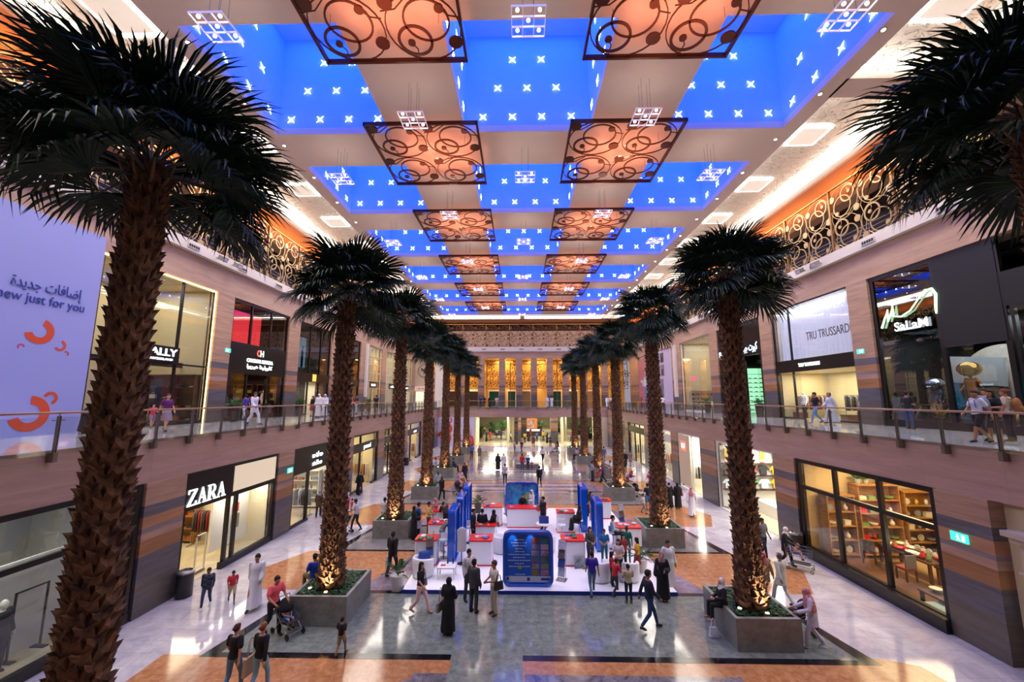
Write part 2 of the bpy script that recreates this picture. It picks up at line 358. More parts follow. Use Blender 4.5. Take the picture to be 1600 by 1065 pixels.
# upper fascia, ledge with the vents
for nm, x0, x1, lx0, lx1 in (('left', UL - 1, UL + .15, UL - 6, UL + .45), ('right', UR - .15, UR + 1, UR - .45, UR + 6)):
    struct('wall_' + nm + '_fascia', MB().box(x0, x1, -10, YW + 1, 13.82, 15.42), M['upst'])
    struct('trim_' + nm + '_ledge', MB().box(lx0, lx1, -10, YW + 1, 15.42, 16.02), M['white'])
struct('wall_far_fascia', MB().box(UL, UR, YW, YW + 1, 14.37, 15.5), M['upstx'])
struct('trim_far_ledge', MB().box(UL, UR, YW - .3, YW + 5, 15.5, 16.3), M['white'])
# gallery behind the screens: back wall, ceiling; outer walls
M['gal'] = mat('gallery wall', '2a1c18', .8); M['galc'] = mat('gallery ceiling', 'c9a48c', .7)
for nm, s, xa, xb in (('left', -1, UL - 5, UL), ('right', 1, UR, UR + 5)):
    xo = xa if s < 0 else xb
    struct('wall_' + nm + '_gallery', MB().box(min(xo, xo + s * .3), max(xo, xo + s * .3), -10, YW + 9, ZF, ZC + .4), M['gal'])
    struct('ceiling_' + nm + '_gallery', MB().box(xa, xb, -10, YW + 9, ZC + .02, ZC + .3), M['galc'])
struct('ceiling_far_gallery', MB().box(UL, UR, YW, YW + 9, ZC + .02, ZC + .3), M['galc'])
struct('wall_far_gallery', MB().box(UL - 5, UR + 5, YW + 5, YW + 5.3, 15.4, ZC + .4), mat('far gallery wall', 'c09a84', .7))
struct('wall_far_top', MB().box(UL - 5, UR + 5, YW + 4.5, YW + 5, 19.7, ZC + .3), M['gal'])
# ceiling: beams between the shafts
x0s = [CX - 14.1] + [c for ab in COLS for c in ab] + [CX + 14.1]
b = MB().mat(M['ceil'])
ya = -10
for (y0, y1) in ROWS:
    b.box(x0s[0], x0s[-1], ya, y0, ZC, ZC + .35)
    for i in (0, 2, 4, 6): b.box(x0s[i], x0s[i + 1], y0, y1, ZC, ZC + .35)
    ya = y1
b.box(x0s[0], x0s[-1], ya, 67.0, ZC, ZC + .35); b.box(CX - .35, CX + .35, 67, 70.6, ZC, ZC + .35); b.box(x0s[0], x0s[-1], 70.6, YW, ZC, ZC + .35)
struct('ceiling', b)
struct('ceiling_far_coffer', MB().box(x0s[0], x0s[-1], 66.5, 71, ZC + .85, ZC + .95), M['ceil'])
# shafts
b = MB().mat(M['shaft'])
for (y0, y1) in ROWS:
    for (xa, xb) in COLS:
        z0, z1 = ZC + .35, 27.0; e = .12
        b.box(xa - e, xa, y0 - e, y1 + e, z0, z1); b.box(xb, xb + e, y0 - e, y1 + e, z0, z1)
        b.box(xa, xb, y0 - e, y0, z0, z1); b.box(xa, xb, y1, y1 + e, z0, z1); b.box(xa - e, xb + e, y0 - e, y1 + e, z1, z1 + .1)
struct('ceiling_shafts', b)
# side coffers: lowered frame, patterned panel, cove strips
def swirl():
    m = bpy.data.materials.new('swirl plaster'); m.use_nodes = True; nt = m.node_tree; b = nt.nodes['Principled BSDF']; N = nt.nodes.new; L = nt.links.new
    b.inputs['Base Color'].default_value = lin('e2dcd2'); b.inputs['Roughness'].default_value = .5
    tc = N('ShaderNodeTexCoord'); n1 = N('ShaderNodeTexNoise'); n1.inputs['Scale'].default_value = .9; n1.inputs['Detail'].default_value = 2; L(tc.outputs['Object'], n1.inputs[0])
    w = N('ShaderNodeMath'); w.operation = 'MULTIPLY'; w.inputs[1].default_value = 60; L(n1.outputs[0], w.inputs[0])
    s = N('ShaderNodeMath'); s.operation = 'SINE'; L(w.outputs[0], s.inputs[0])
    r = N('ShaderNodeMapRange'); r.inputs[1].default_value = .3; r.inputs[2].default_value = .8; L(s.outputs[0], r.inputs[0])
    bp = N('ShaderNodeBump'); bp.inputs['Strength'].default_value = 1; bp.inputs['Distance'].default_value = .3; L(r.outputs[0], bp.inputs['Height']); L(bp.outputs[0], b.inputs['Normal'])
    return m
M['swirl'] = swirl(); M['cove'] = emis('cove light', (1, .93, .8), 9); M['cove2'] = emis('fixture light', (1, .93, .82), 6)
COF = [(-8, 16.3), (17.45, 53.8), (55.0, YW - .6)]
for s, nm in ((-1, 'left'), (1, 'right')):
    xi, xo = CX + s * 14.1, CX + s * 18.8
    lo, hi = min(xi, xo), max(xi, xo)
    b = MB().mat(M['swirl']).box(lo - .3, hi + .3, -10, YW, ZC + .85, ZC + .95)
    struct('ceiling_' + nm + '_coffer', b)
    b = MB().mat(M['ceil'])
    for a, c in ((-10, -8), (16.3, 17.45), (53.8, 55.0), (YW - .6, YW)): b.box(lo, hi, a, c, ZC, ZC + .35)
    b.box(min(xo, xo + s * .25), max(xo, xo + s * .25), -10, YW, ZC - .1, ZC + .9); b.box(min(xi, xi + s * .12), max(xi, xi + s * .12), -10, YW, ZC, ZC + .3)
    struct('trim_' + nm + '_coffer', b)
    for k, (a, c) in enumerate(COF):
        t = empty('cove_light', ((lo + hi) / 2, (a + c) / 2, ZC + .5), 0, 'white cove lighting strip round the %s patterned ceiling coffer on the %s' % (['nearest', 'long middle', 'farthest'][k], nm), 'cove light', 'ceiling cove lights')
        yl = (c - a) / 2 - .1; xw = (hi - lo) / 2
        for sx in (-1, 1): MB().box(sx * xw - .06 - sx * .1, sx * xw + .06 - sx * .1, -yl, yl, -.05, .05).build('light_strip', M['cove'], t)
        for sy in (-1, 1): MB().box(-xw, xw, sy * yl - .06, sy * yl + .06, -.05, .05).build('light_strip', M['cove'], t)
for sx, nm in ((-1, 'left'), (1, 'right')):
    t = empty('cove_light', (CX + sx * 7.2, 68.8, ZC + .4), 0, 'bright cove lighting in the %s half of the coffer above the far end wall' % nm, 'cove light', 'ceiling cove lights')
    for q in (-1, 1): MB().box(-6.8, 6.8, q * 1.6 - .12, q * 1.6 + .12, -.05, .05).build('light_strip', M['cove'], t)
    MB().box(-6.8, 6.8, -1.5, 1.5, .25, .3).build('diffuser', emis('far coffer diffuser', (1, .93, .82), 1.6), t)
# slanted orange cove above the screens
M['slope'] = mat('cove slope plaster', 'c98a60', .7)
for s, nm in ((-1, 'left'), (1, 'right')):
    x = CX + s * 19.0
    struct('trim_' + nm + '_cove', MB().quad((x, -10, ZC - .1), (x, YW, ZC - .1), (x + s * 2.2, YW, 20.3), (x + s * 2.2, -10, 20.3)), M['slope'])
struct('trim_far_cove', MB().quad((UL, YW - .05, ZC - .1), (UR, YW - .05, ZC - .1), (UR, YW + 1.0, 20.9), (UL, YW + 1.0, 20.9)), M['slope'])
for s in (-1, 1):
    for y in range(4, 70, 8):
        lamp('AREA', (CX + s * 19.9, y + 2, 20.15), L_ORANGE, (1, .33, .05), 'gallery_cove_lamp', rot=(PI, 0, 0), size=.3, sy=7.5)
# closing walls
struct('wall_back', MB().box(-26, 26, -10.3, -10, -.3, ZC + .4), mat('back wall', 'a89888', .8))
struct('wall_roof', MB().box(-26, 26, -10.3, YW + 10, 27.2, 27.4), M['dark'])
# far ground concourse beyond the opening
M['warmwall'] = mat('warm white wall', 'd9cfae', .6)
b = MB().mat(M['warmwall'])
b.box(-22, -7.2, YE, YE + .4, 0, ZF)          # carries the mural
b.box(12.4, 22, YE, YE + .4, 0, ZF)
b.box(-7.4, -7.0, YE, YE + 6, 0, ZF); b.box(12.2, 12.6, YE, YE + 6, 0, ZF)
b.box(-22, 22, 109, 109.4, 0, ZF)
struct('wall_far', b)
struct('ceiling_far', MB().box(-22, 22, YW + 8, 110, ZF, ZF + .3), M['warmwall'])
b = MB().mat(M['warmwall']); b.box(-22.3, -22, YE, 110, 0, ZF + .3); b.box(22, 22.3, YE, 110, 0, ZF + .3)
struct('wall_concourse', b)
for xa, xb, ya_, yb in ((-1.0, -.4, 66, 66.6), (.1, 1.2, 78, 79), (5.0, 6.2, 68, 69.2), (-.9, .1, 70, 71.2)): col(xa, xb, ya_, yb, 0, ZF, M['colg'])
for (xa, ya_, xb, yb) in ((-2.2, 68, -1.4, 80), (6.6, 68, 9.2, 84)):     # slanting partition walls
    struct('wall_partition', MB().prism([(xa, ya_), (xa + .3, ya_), (xb + .3, yb), (xb, yb)], 0, ZF - .2), M['warmwall'])
M['panel'] = emis('panel light', (1, .97, .85), 9)
for i, x in enumerate((-6.0, -2.0, 2.0, 6.0, 9.6)):
    for j, y in enumerate((66.2, 76.2, 88)):
        tag(box('ceiling_light', M['panel'], x - .9, x + .9, y, y + .25, ZF - .05, ZF - .01), '%s long bright ceiling light in the %s row under the far balcony' % (['leftmost', 'second from left', 'middle', 'second from right', 'rightmost'][i], ['front', 'middle', 'back'][j]), 'ceiling light', 'lights under the far balcony')
for x in (-4, 2.5, 9): 
    for y in (68, 80, 94): lamp('AREA', (x, y, ZF - .15), 340, (1, .95, .78), 'concourse_lamp', size=4, sy=3).data.specular_factor = .4
# ------------------------------------------------------------------ people
def skel(pose):
    J = dict(hipL=(.095, 0, .92), hipR=(-.095, 0, .92), kneeL=(.10, -.02, .50), kneeR=(-.10, -.02, .50), ankL=(.11, .02, .085), ankR=(-.11, .02, .085),
             pel=(0, 0, .96), waist=(0, 0, 1.10), chest=(0, 0, 1.30), neck=(0, .01, 1.47), head=(0, -.015, 1.615),
             shL=(.175, .01, 1.42), shR=(-.175, .01, 1.42), elL=(.225, .03, 1.15), elR=(-.225, .03, 1.15), haL=(.235, -.05, .91), haR=(-.235, -.05, .91))
    if pose == 'walk': J.update(kneeL=(.10, -.20, .52), ankL=(.10, -.30, .10), kneeR=(-.10, .04, .50), ankR=(-.10, .33, .17), elL=(.22, .12, 1.16), haL=(.22, .20, .94), elR=(-.22, -.06, 1.16), haR=(-.21, -.24, .98))
    if pose == 'walk2': J.update(kneeR=(-.10, -.16, .52), ankR=(-.10, -.20, .09), kneeL=(.10, .03, .50), ankL=(.10, .24, .14), elR=(-.22, .10, 1.16), haR=(-.24, .14, .93), elL=(.22, -.02, 1.16), haL=(.22, -.15, .95))
    if pose == 'talk': J.update(haL=(.13, -.27, 1.15), elL=(.23, -.04, 1.16), kneeR=(-.13, -.03, .5), ankR=(-.16, .0, .085))
    if pose == 'hold': J.update(haL=(.09, -.28, 1.12), haR=(-.09, -.28, 1.10), elL=(.23, -.04, 1.15), elR=(-.23, -.04, 1.15))
    if pose == 'push': J.update(haL=(.2, -.43, 1.03), haR=(-.2, -.43, 1.03), elL=(.25, -.12, 1.17), elR=(-.25, -.12, 1.17), chest=(0, -.05, 1.30), shL=(.175, -.06, 1.42), shR=(-.175, -.06, 1.42), neck=(0, -.07, 1.47), head=(0, -.12, 1.60), kneeL=(.10, -.18, .52), ankL=(.10, -.24, .09), ankR=(-.10, .26, .15))
    if pose == 'bend': J.update(waist=(0, -.06, 1.08), chest=(0, -.22, 1.22), shL=(.175, -.30, 1.28), shR=(-.175, -.30, 1.28), neck=(0, -.34, 1.31), head=(0, -.45, 1.38), elL=(.2, -.38, 1.05), elR=(-.2, -.38, 1.05), haL=(.12, -.60, 1.02), haR=(-.12, -.60, 1.02))
    if pose in ('sit', 'sitlow'):
        h = .48
        J = {k: (v[0], v[1] + .0, v[2] - (.92 - h)) for k, v in J.items()}
        J.update(kneeL=(.12, -.42, h + .03), kneeR=(-.12, -.42, h + .03), ankL=(.12, -.44, .085), ankR=(-.12, -.44, .085), hipL=(.095, 0, h), hipR=(-.095, 0, h))
        J.update(elL=(.23, -.06, h + .24), elR=(-.23, -.06, h + .24), haL=(.1, -.28, h + .2), haR=(-.1, -.28, h + .18))
    return {k: Vector(v) for k, v in J.items()}
def capsule(mb, a, ra, b, rb, n=12, flat=1):
    a = Vector(a); b = Vector(b); d = (b - a).normalized(); pts = []; rs = []
    for k in range(4): t = k / 3 * PI / 2; pts.append(a - d * ra * math.cos(t)); rs.append(max(ra * math.sin(t), .003))
    for k in range(4): t = k / 3 * PI / 2; pts.append(b + d * rb * math.sin(t)); rs.append(max(rb * math.cos(t), .003))
    mb.tube(pts, rs, n)
def trunk(mb, rings, n=20, fold=0, nf=9):
    """stacked elliptical rings (centre, rx, ry, fold weight)"""
    vs = []; fs = []; m = len(rings)
    for i, r in enumerate(rings):
        c, rx, ry = r[:3]; w = (r[3] if len(r) > 3 else 0) * fold
        for k in range(n):
            a = 2 * PI * k / n; q = 1 + w * math.sin(nf * a + i * .25)
            vs.append((c[0] + rx * math.cos(a) * q, c[1] + ry * math.sin(a) * q, c[2]))
    for i in range(m - 1):
        for k in range(n): k2 = (k + 1) % n; fs.append((i * n + k, i * n + k2, (i + 1) * n + k2, (i + 1) * n + k))
    fs.append(tuple(range(n - 1, -1, -1))); fs.append(tuple((m - 1) * n + k for k in range(n)))
    mb.add(vs, fs)
def lerp(a, b, t): return a + (b - a) * t
def remesh(mb, vox=.02, it=3, extra=None, mats=()):
    me = mb.mesh('t'); o = bpy.data.objects.new('t', me)
    r = o.modifiers.new('r', 'REMESH'); r.mode = 'VOXEL'; r.voxel_size = vox
    sm = o.modifiers.new('s', 'SMOOTH'); sm.iterations = it; sm.factor = .5
    m2 = evalmesh(o); bpy.data.meshes.remove(me)
    for p in m2.polygons: p.use_smooth = True
    if extra:
        bm = bmesh.new(); bm.from_mesh(m2); e = extra.mesh('e'); off = len(m2.polygons); bm.from_mesh(e); bm.to_mesh(m2); bm.free()
        m2.materials.clear()
        for x in extra.mats: m2.materials.append(x)
    return m2
_bod = {}
SLOT = mat('slot', (.5, .5, .5))
def bodypart(kind, pose, fem=False):
    key = (kind, pose, fem)
    if key in _bod: return _bod[key]
    J = skel(pose); mb = MB(); w = .9 if fem else 1.0; extra = None; vox = .02; it = 3
    g = J['haL'] - J['elL']; up = Vector((0, 0, 1))
    def torso(o, z_low=None):
        p, wa, c = J['pel'], J['waist'], J['chest']; sh = (J['shL'] + J['shR']) / 2
        R = [(p + Vector((0, 0, -.06)), .145 + o, .10 + o), (p + Vector((0, 0, .0)), .16 * (1.03 if fem else 1) + o, .115 + o), (wa, .135 * w + o, .10 + o), (lerp(wa, c, .5), .145 * w + o, .108 + o),
             (c, .165 * w + o, .118 + o), (lerp(c, sh, .6) , .165 * w + o, .105 + o), (sh + Vector((0, 0, .02)), .13 + o, .075 + o), (J['neck'] + Vector((0, 0, -.02)), .07 + o * .6, .065 + o * .6)]
        trunk(mb, R)
    def arm(s, o, t=1.0, cuff=0):
        sh, el, ha = J['sh' + s] * 1, J['el' + s] * 1, J['ha' + s] * 1
        sh.x *= w
        if t <= .5: capsule(mb, sh, .058 * w + o, lerp(sh, el, t * 1.5), .05 * w + o + cuff); return
        capsule(mb, sh, .056 * w + o, el, .042 * w + o); capsule(mb, el, .042 * w + o, lerp(el, ha, t), (.030 if t > .95 else .034) * w + o + cuff)
    def leg(s, o, t=1.0, fl=0):
        hp, kn, an = J['hip' + s], J['knee' + s], J['ank' + s]
        capsule(mb, hp, .088 + o, kn, .056 + o)
        if t > .5: capsule(mb, kn, .056 + o, lerp(kn, an, (t - .5) * 2), (.040 if t < 1 else .038) + o + fl)
    def footdir(s):
        return Vector((0, -1, -.0))
    if kind == 'body':
        torso(0)
        for s in 'LR': arm(s, 0); leg(s, 0)
        capsule(mb, J['neck'] - up * .05, .055, J['neck'] + up * .08, .050)
        h = J['head']; mb.ell(h, (.074, .092, .115), 16, 12); mb.ell(h + Vector((0, -.03, -.065)), (.05, .06, .05)); mb.ell(h + Vector((0, -.098, -.015)), (.015, .02, .026))
        for s in (-1, 1): mb.ell(h + Vector((s * .076, .01, -.005)), (.012, .02, .03))
        for s, sg in (('L', 1), ('R', -1)):
            d = (J['ha' + s] - J['el' + s]).normalized(); mb.tube([J['ha' + s] - d * .01, J['ha' + s] + d * .03, J['ha' + s] + d * .09], [.026, .036, .03], 10)
        extra = MB().mat(SLOT); extra.sm = True
        for s, sg in (('L', 1), ('R', -1)):
            d = (J['ha' + s] - J['el' + s]).normalized(); side = d.cross(Vector((sg, 0, 0))).normalized(); b0 = J['ha' + s] + d * .075; inn = Vector((-sg, 0, 0))
            for q, ln in ((-1.5, .055), (-.5, .068), (.5, .072), (1.5, .062)):
                a = b0 + side * q * .0165; m_ = a + d * ln * .6 + inn * .006; extra.tube([a, m_, a + d * ln + inn * .022], [.0095, .009, .007], 6)
            a = J['ha' + s] + d * .03 + side * .028; extra.tube([a, a + d * .03 + side * .022, a + d * .062 + side * .022 + inn * .01], [.011, .010, .008], 6)
        extra.mat(mat('eye', '120c0a', .3))
        for sx in (-1, 1):
            extra.ell(h + Vector((sx * .03, -.083, .006)), (.012, .008, .007), 8, 5); extra.box(h.x + sx * .03 - .018, h.x + sx * .03 + .018, h.y - .092, h.y - .08, h.z + .027, h.z + .033)
        extra.mat(mat('lips', '7d3f38', .5)).ell(h + Vector((0, -.088, -.05)), (.022, .008, .007), 8, 5)
        it = 2; vox = .017
    elif kind == 'tee': torso(.014); [arm(s, .014, .45, .012) for s in 'LR']
    elif kind == 'shirt': torso(.016); [arm(s, .013, .93, .006) for s in 'LR']
    elif kind in ('jacket', 'longtop'):
        torso(.028); [arm(s, .02, .93, .008) for s in 'LR']; p = J['pel']; k = .30 if kind == 'longtop' else .14
        if not pose.startswith('sit'): trunk(mb, [(p - up * k, .185 + .02 * (k > .2), .15), (p - up * .05, .178, .135), (p + up * .1, .16, .12)], fold=.03)
    elif kind == 'trousers':
        p = J['pel']; trunk(mb, [(p - up * .09, .15, .115), (p, .168, .125), (p + up * .09, .15, .112)]); [leg(s, .014, .97, .012) for s in 'LR']
    elif kind == 'jeans':
        p = J['pel']; trunk(mb, [(p - up * .09, .15, .11), (p, .168, .122), (p + up * .07, .15, .11)]); [leg(s, .008, .95, .002) for s in 'LR']
    elif kind == 'shorts':
        p = J['pel']; trunk(mb, [(p - up * .09, .15, .115), (p, .168, .125), (p + up * .09, .15, .112)])
        for s in 'LR': capsule(mb, J['hip' + s], .105, lerp(J['hip' + s], J['knee' + s], .85), .085)
    elif kind == 'skirt':
        p = J['pel']; kn = (J['kneeL'] + J['kneeR']) / 2; trunk(mb, [(kn - up * .02, .21, .2, 1), (lerp(kn, p, .6), .19, .16, .6), (p + up * .08, .15, .115)], n=36, fold=.05)
    elif kind in ('robe', 'robe_loose'):
        o = .03 if kind == 'robe' else .045
        torso(o); [arm(s, .026 if kind == 'robe' else .04, .9, .014 if kind == 'robe' else .035) for s in 'LR']
        if pose.startswith('sit'):
            for s in 'LR': leg(s, .05, .97, .04)
            kn = (J['kneeL'] + J['kneeR']) / 2; an = (J['ankL'] + J['ankR']) / 2
            capsule(mb, (J['hipL'] + J['hipR']) / 2, .13, kn, .10); capsule(mb, kn, .12, an + up * .05, .11)
        else:
            p = J['pel']; k2 = (J['ankL'] + J['ankR']) / 2; sp = abs(J['ankL'].y - J['ankR'].y) / 2; cyy = k2.y
            hem = .215 if kind == 'robe' else .25
            R = []
            for i in range(9):
                t = i / 8; z = .10 + (p.z + .02 - .10) * t; e = (1 - t)
                R.append((Vector((0, cyy * e * .8 + p.y * t, z)), lerp(.165 + o, hem, e), lerp(.125 + o, hem * .9 + sp * .75, e ** 1.3), e))
            trunk(mb, R, n=48, fold=.06, nf=8)
        vox = .019
    elif kind in ('shoeL', 'shoeR'):
        for s in kind[-1]:
            a = J['ank' + s]; lift = a.z - .085; tilt = -.3 if lift > .05 else 0
            mb.tube([a + Vector((0, .05, -.04)), a + Vector((0, -.02, -.035)), a + Vector((0, -.10, -.05 + tilt * .12)), a + Vector((0, -.17, -.058 + tilt * .2))], [.035, .045, .042, .022], 12, r2=None)
        vox = .015; it = 1
    elif kind == 'hair': h = J['head']; mb.ell(h + Vector((0, .026, .028)), (.090, .100, .112), 16, 12); mb.ell(h + Vector((0, -.03, .075)), (.068, .07, .045), 12, 8)
    elif kind == 'longhair':
        h = J['head']; mb.ell(h + Vector((0, .024, .028)), (.087, .098, .105), 16, 12); mb.ell(h + Vector((0, -.03, .075)), (.068, .07, .045), 12, 8)
        mb.ell(h + Vector((0, .07, -.11)), (.085, .055, .16), 14, 10)
        for s in (-1, 1): mb.ell(h + Vector((s * .075, .02, -.08)), (.025, .05, .12))
    elif kind == 'bun': h = J['head']; mb.ell(h + Vector((0, .022, .028)), (.083, .094, .105), 16, 12); mb.ell(h + Vector((0, .13, .05)), (.04, .045, .04)); mb.ell(h + Vector((0, -.03, .075)), (.068, .07, .045), 12, 8)
    elif kind == 'scarf':
        h = J['head']; mb.ell(h + Vector((0, .03, .02)), (.097, .108, .122), 18, 12); c = (J['shL'] + J['shR']) / 2
        trunk(mb, [(c + Vector((0, -.01, -.09)), .155, .135, 1), (c + up * .0, .15, .12, .5), (J['neck'] + up * .06, .085, .085)], n=30, fold=.06); mb.ell(h + Vector((0, -.035, -.115)), (.065, .06, .045))
    elif kind == 'bigscarf':
        h = J['head']; mb.ell(h + Vector((0, .03, .02)), (.10, .11, .125), 18, 12); c = (J['shL'] + J['shR']) / 2
        trunk(mb, [(c + Vector((0, .03, -.34)), .20, .17, 1), (c + Vector((0, .01, -.12)), .215, .16, 1), (c + up * .02, .17, .13, .5), (J['neck'] + up * .07, .09, .09)], n=40, fold=.05); mb.ell(h + Vector((0, -.035, -.115)), (.065, .06, .045))
    elif kind == 'ghutra':
        h = J['head']; mb.ell(h + Vector((0, .028, .03)), (.095, .104, .112), 18, 12); c = (J['shL'] + J['shR']) / 2
        trunk(mb, [(c + Vector((0, .07, -.22)), .15, .07, 1), (c + Vector((0, .06, -.05)), .165, .09, 1), (h + Vector((0, .06, -.06)), .105, .075, .4), (h + Vector((0, .04, .02)), .09, .09)], n=36, fold=.05)
    elif kind == 'cap': h = J['head']; mb.ell(h + Vector((0, .012, .055)), (.085, .10, .075), 16, 10)
    elif kind == 'agal':
        h = J['head']; T = MB()
        n = 18; pts = [h + Vector((.098 * math.cos(2 * PI * i / n), .028 + .107 * math.sin(2 * PI * i / n), .07)) for i in range(n + 1)]
        T.sm = True; T.mat(SLOT).tube(pts, .011, 6); me = T.mesh('agal'); _bod[key] = me; return me
    me = remesh(mb, vox, it, extra)
    if not me.materials: me.materials.append(SLOT)
    me.name = kind; _bod[key] = me; return me
SKIN = {'l': mat('skin light', 'c89478', .5), 't': mat('skin tan', 'a06e50', .5), 'd': mat('skin brown', '6e4632', .5), 'w': mat('mannequin white', 'd8d4cc', .4), 's': mat('mannequin silver', 'b8b8b8', .2, metal=.9)}
def cloth(c):
    return mat('cloth ' + c, c, .85) if not c.startswith('@') else CL[c]
def checks(name, ca, cb, s):
    m = bpy.data.materials.new(name); m.use_nodes = True; nt = m.node_tree; b = nt.nodes['Principled BSDF']; b.inputs['Roughness'].default_value = .85
    tc = nt.nodes.new('ShaderNodeTexCoord'); ck = nt.nodes.new('ShaderNodeTexChecker'); ck.inputs[1].default_value = lin(ca); ck.inputs[2].default_value = lin(cb); ck.inputs[3].default_value = s
    nt.links.new(tc.outputs['Object'], ck.inputs[0]); nt.links.new(ck.outputs[0], b.inputs['Base Color']); return m
CL = {'@redcheck': checks('red white check', 'a01830', 'e0b8bc', 34), '@blucheck': checks('blue grey check', '3c4a5c', '8a94a0', 40), '@grncheck': checks('green check', '0c7a62', '14382e', 26),
      '@navypat': checks('navy jacket pattern', '141828', '3a4258', 9), '@leop': mat('brown print', '6a4f38', .8, var=.7, vs=14), '@flower': mat('red print', 'a03038', .8, col2='d8b8a0', vs=10)}
PNAME = {'tee': 'shirt', 'shirt': 'shirt', 'jacket': 'jacket', 'longtop': 'coat', 'robe': 'robe', 'robe_loose': 'robe', 'scarf': 'headscarf', 'bigscarf': 'headscarf', 'hair': 'hair', 'longhair': 'hair', 'bun': 'hair', 'ghutra': 'headscarf', 'agal': 'head_cord', 'jeans': 'trousers'}
def person(loc, label, pose='stand', face=0, h=1.75, skin='l', wear='', fem=False, group=None, cat='person', name='person', body=True):
    """wear: 'garment:colour garment:colour ...'; face: 0 looks towards -Y, 90 towards +X, 180 towards +Y"""
    if 'shoes' not in wear: wear += ' shoes:16120f'
    r = empty(name, loc, math.radians(face), label, cat, group); r['pose_'] = pose; k = h / 1.75; r.scale = (k, k, k)
    if h < 1.35: r.scale = (k * 1.08, k * 1.08, k)
    def put(kind, m, nm):
        o = inst(nm, bodypart(kind, pose, fem and kind in ('body', 'tee', 'shirt', 'jacket', 'longtop', 'robe', 'robe_loose')), r)
        o.material_slots[0].link = 'OBJECT'; o.material_slots[0].material = m
        return o
    if body: put('body', SKIN[skin], 'body')
    for w_ in wear.split():
        g, c = w_.split(':')
        if g == 'shoes': put('shoeL', cloth(c), 'shoe'); put('shoeR', cloth(c), 'shoe')
        else: put(g, cloth(c), PNAME.get(g, g))
    return r
# ------------------------------------------------------------------ palms
M['boot'] = mat('palm leaf bases', '785438', .8, col2='40281a', vs=5); M['bark'] = mat('palm fibre', '2e1c12', .9, col2='4a3020', vs=9)
M['leaf'] = mat('palm leaf', '10231c', .5, col2='1c3a24', vs=3, spec=.35); M['stalk'] = mat('palm stalk', '3c3a1e', .6); M['dry'] = mat('dry stub', '7a5a3c', .8)
def trunk_mesh(Ht, seed):
    rnd = random.Random(seed); a = MB(); n = 14
    R = lambda z: .40 - .16 * min(1, z / Ht) ** .6 + .05 * max(0, 1 - z / 1.0)
    a.mat(M['bark']); a.lathe([(R(z * Ht / 16) * .9, z * Ht / 16) for z in range(17)], n)
    a.mat(M['boot']); z = .02; row = 0
    while z < Ht - .05:
        r = R(z); k = 8
        for i in range(k):
            an = 2 * PI * (i + .5 * (row % 2)) / k + rnd.uniform(-.06, .06); c, s = math.cos(an), math.sin(an); wd = r * .46; hh = .32 + rnd.uniform(-.03, .04)
            out = .075 + rnd.uniform(-.01, .035); zb = z + rnd.uniform(-.02, .02)
            def P(u, o, zz): return (c * (r * .9 + o) - s * u, s * (r * .9 + o) + c * u, zz)
            tip = rnd.uniform(-.02, .02)
            a.add([P(-wd, -.03, zb), P(wd, -.03, zb), P(wd * .72, out, zb + hh * .8), P(-wd * .72, out, zb + hh * .8), P(-wd * .9, out * 1.5, zb + hh + .03), P(wd * .9, out * 1.5, zb + hh + .03), P(tip, out * .75, zb + hh * .78), P(0, out * .9, zb + hh * .45), P(-wd * .6, -.04, zb + hh), P(wd * .6, -.04, zb + hh)],
                  [(0, 1, 7), (0, 7, 3), (1, 2, 7), (3, 7, 6), (7, 2, 6), (3, 6, 4), (6, 2, 5), (8, 4, 6), (9, 6, 5), (8, 6, 9), (0, 3, 4, 8), (1, 9, 5, 2)])
        z += .19; row += 1
    return a.mesh('trunk')
def frond_mesh(seed, L=1.35, pet=1.0):
    rnd = random.Random(seed); a = MB()
    a.mat(M['stalk']).tube([(0, 0, 0), (pet * .5, 0, .04), (pet, 0, 0)], [.035, .022, .014], 5)
    a.mat(M['leaf']); n = 48
    for i in range(n):
        t = -1 + 2 * i / (n - 1); an = t * 1.8 + rnd.uniform(-.03, .03); ln = L * (1 - .18 * abs(t)) * rnd.uniform(.88, 1.05)
        d = Vector((math.cos(an), math.sin(an), 0)); s_ = Vector((-math.sin(an), math.cos(an), 0)); o = Vector((pet, 0, 0))
        dr = rnd.uniform(.05, .35) + .25 * abs(t)
        cup = .16 * abs(math.sin(an)) - .03 * (i % 2); p1 = o + d * ln * .45 + Vector((0, 0, .07 + cup)); p2 = o + d * ln * .78 + Vector((0, 0, -.02 + cup * 1.2 - dr * .12)); p3 = o + d * ln * (1 - dr * .15) + Vector((0, 0, -.06 + cup - dr * ln * .55))
        w1, w2 = .036, .024; f = Vector((0, 0, .022))
        a.add([o, p1 - s_ * w1 + f, p1 - Vector((0, 0, .005)), p1 + s_ * w1 + f, p2 - s_ * w2 + f * .6, p2, p2 + s_ * w2 + f * .6, p3],
              [(0, 1, 2), (0, 2, 3), (1, 4, 5, 2), (2, 5, 6, 3), (4, 7, 5), (5, 7, 6)])
    return a.mesh('frond')
FR = [frond_mesh(s) for s in range(4)]; TR = {}
STUB = MB().mat(M['dry']).tube([(0, 0, 0), (.3, 0, .2), (.5, 0, .42)], [.035, .025, .02], 5).mesh('leaf_stub')
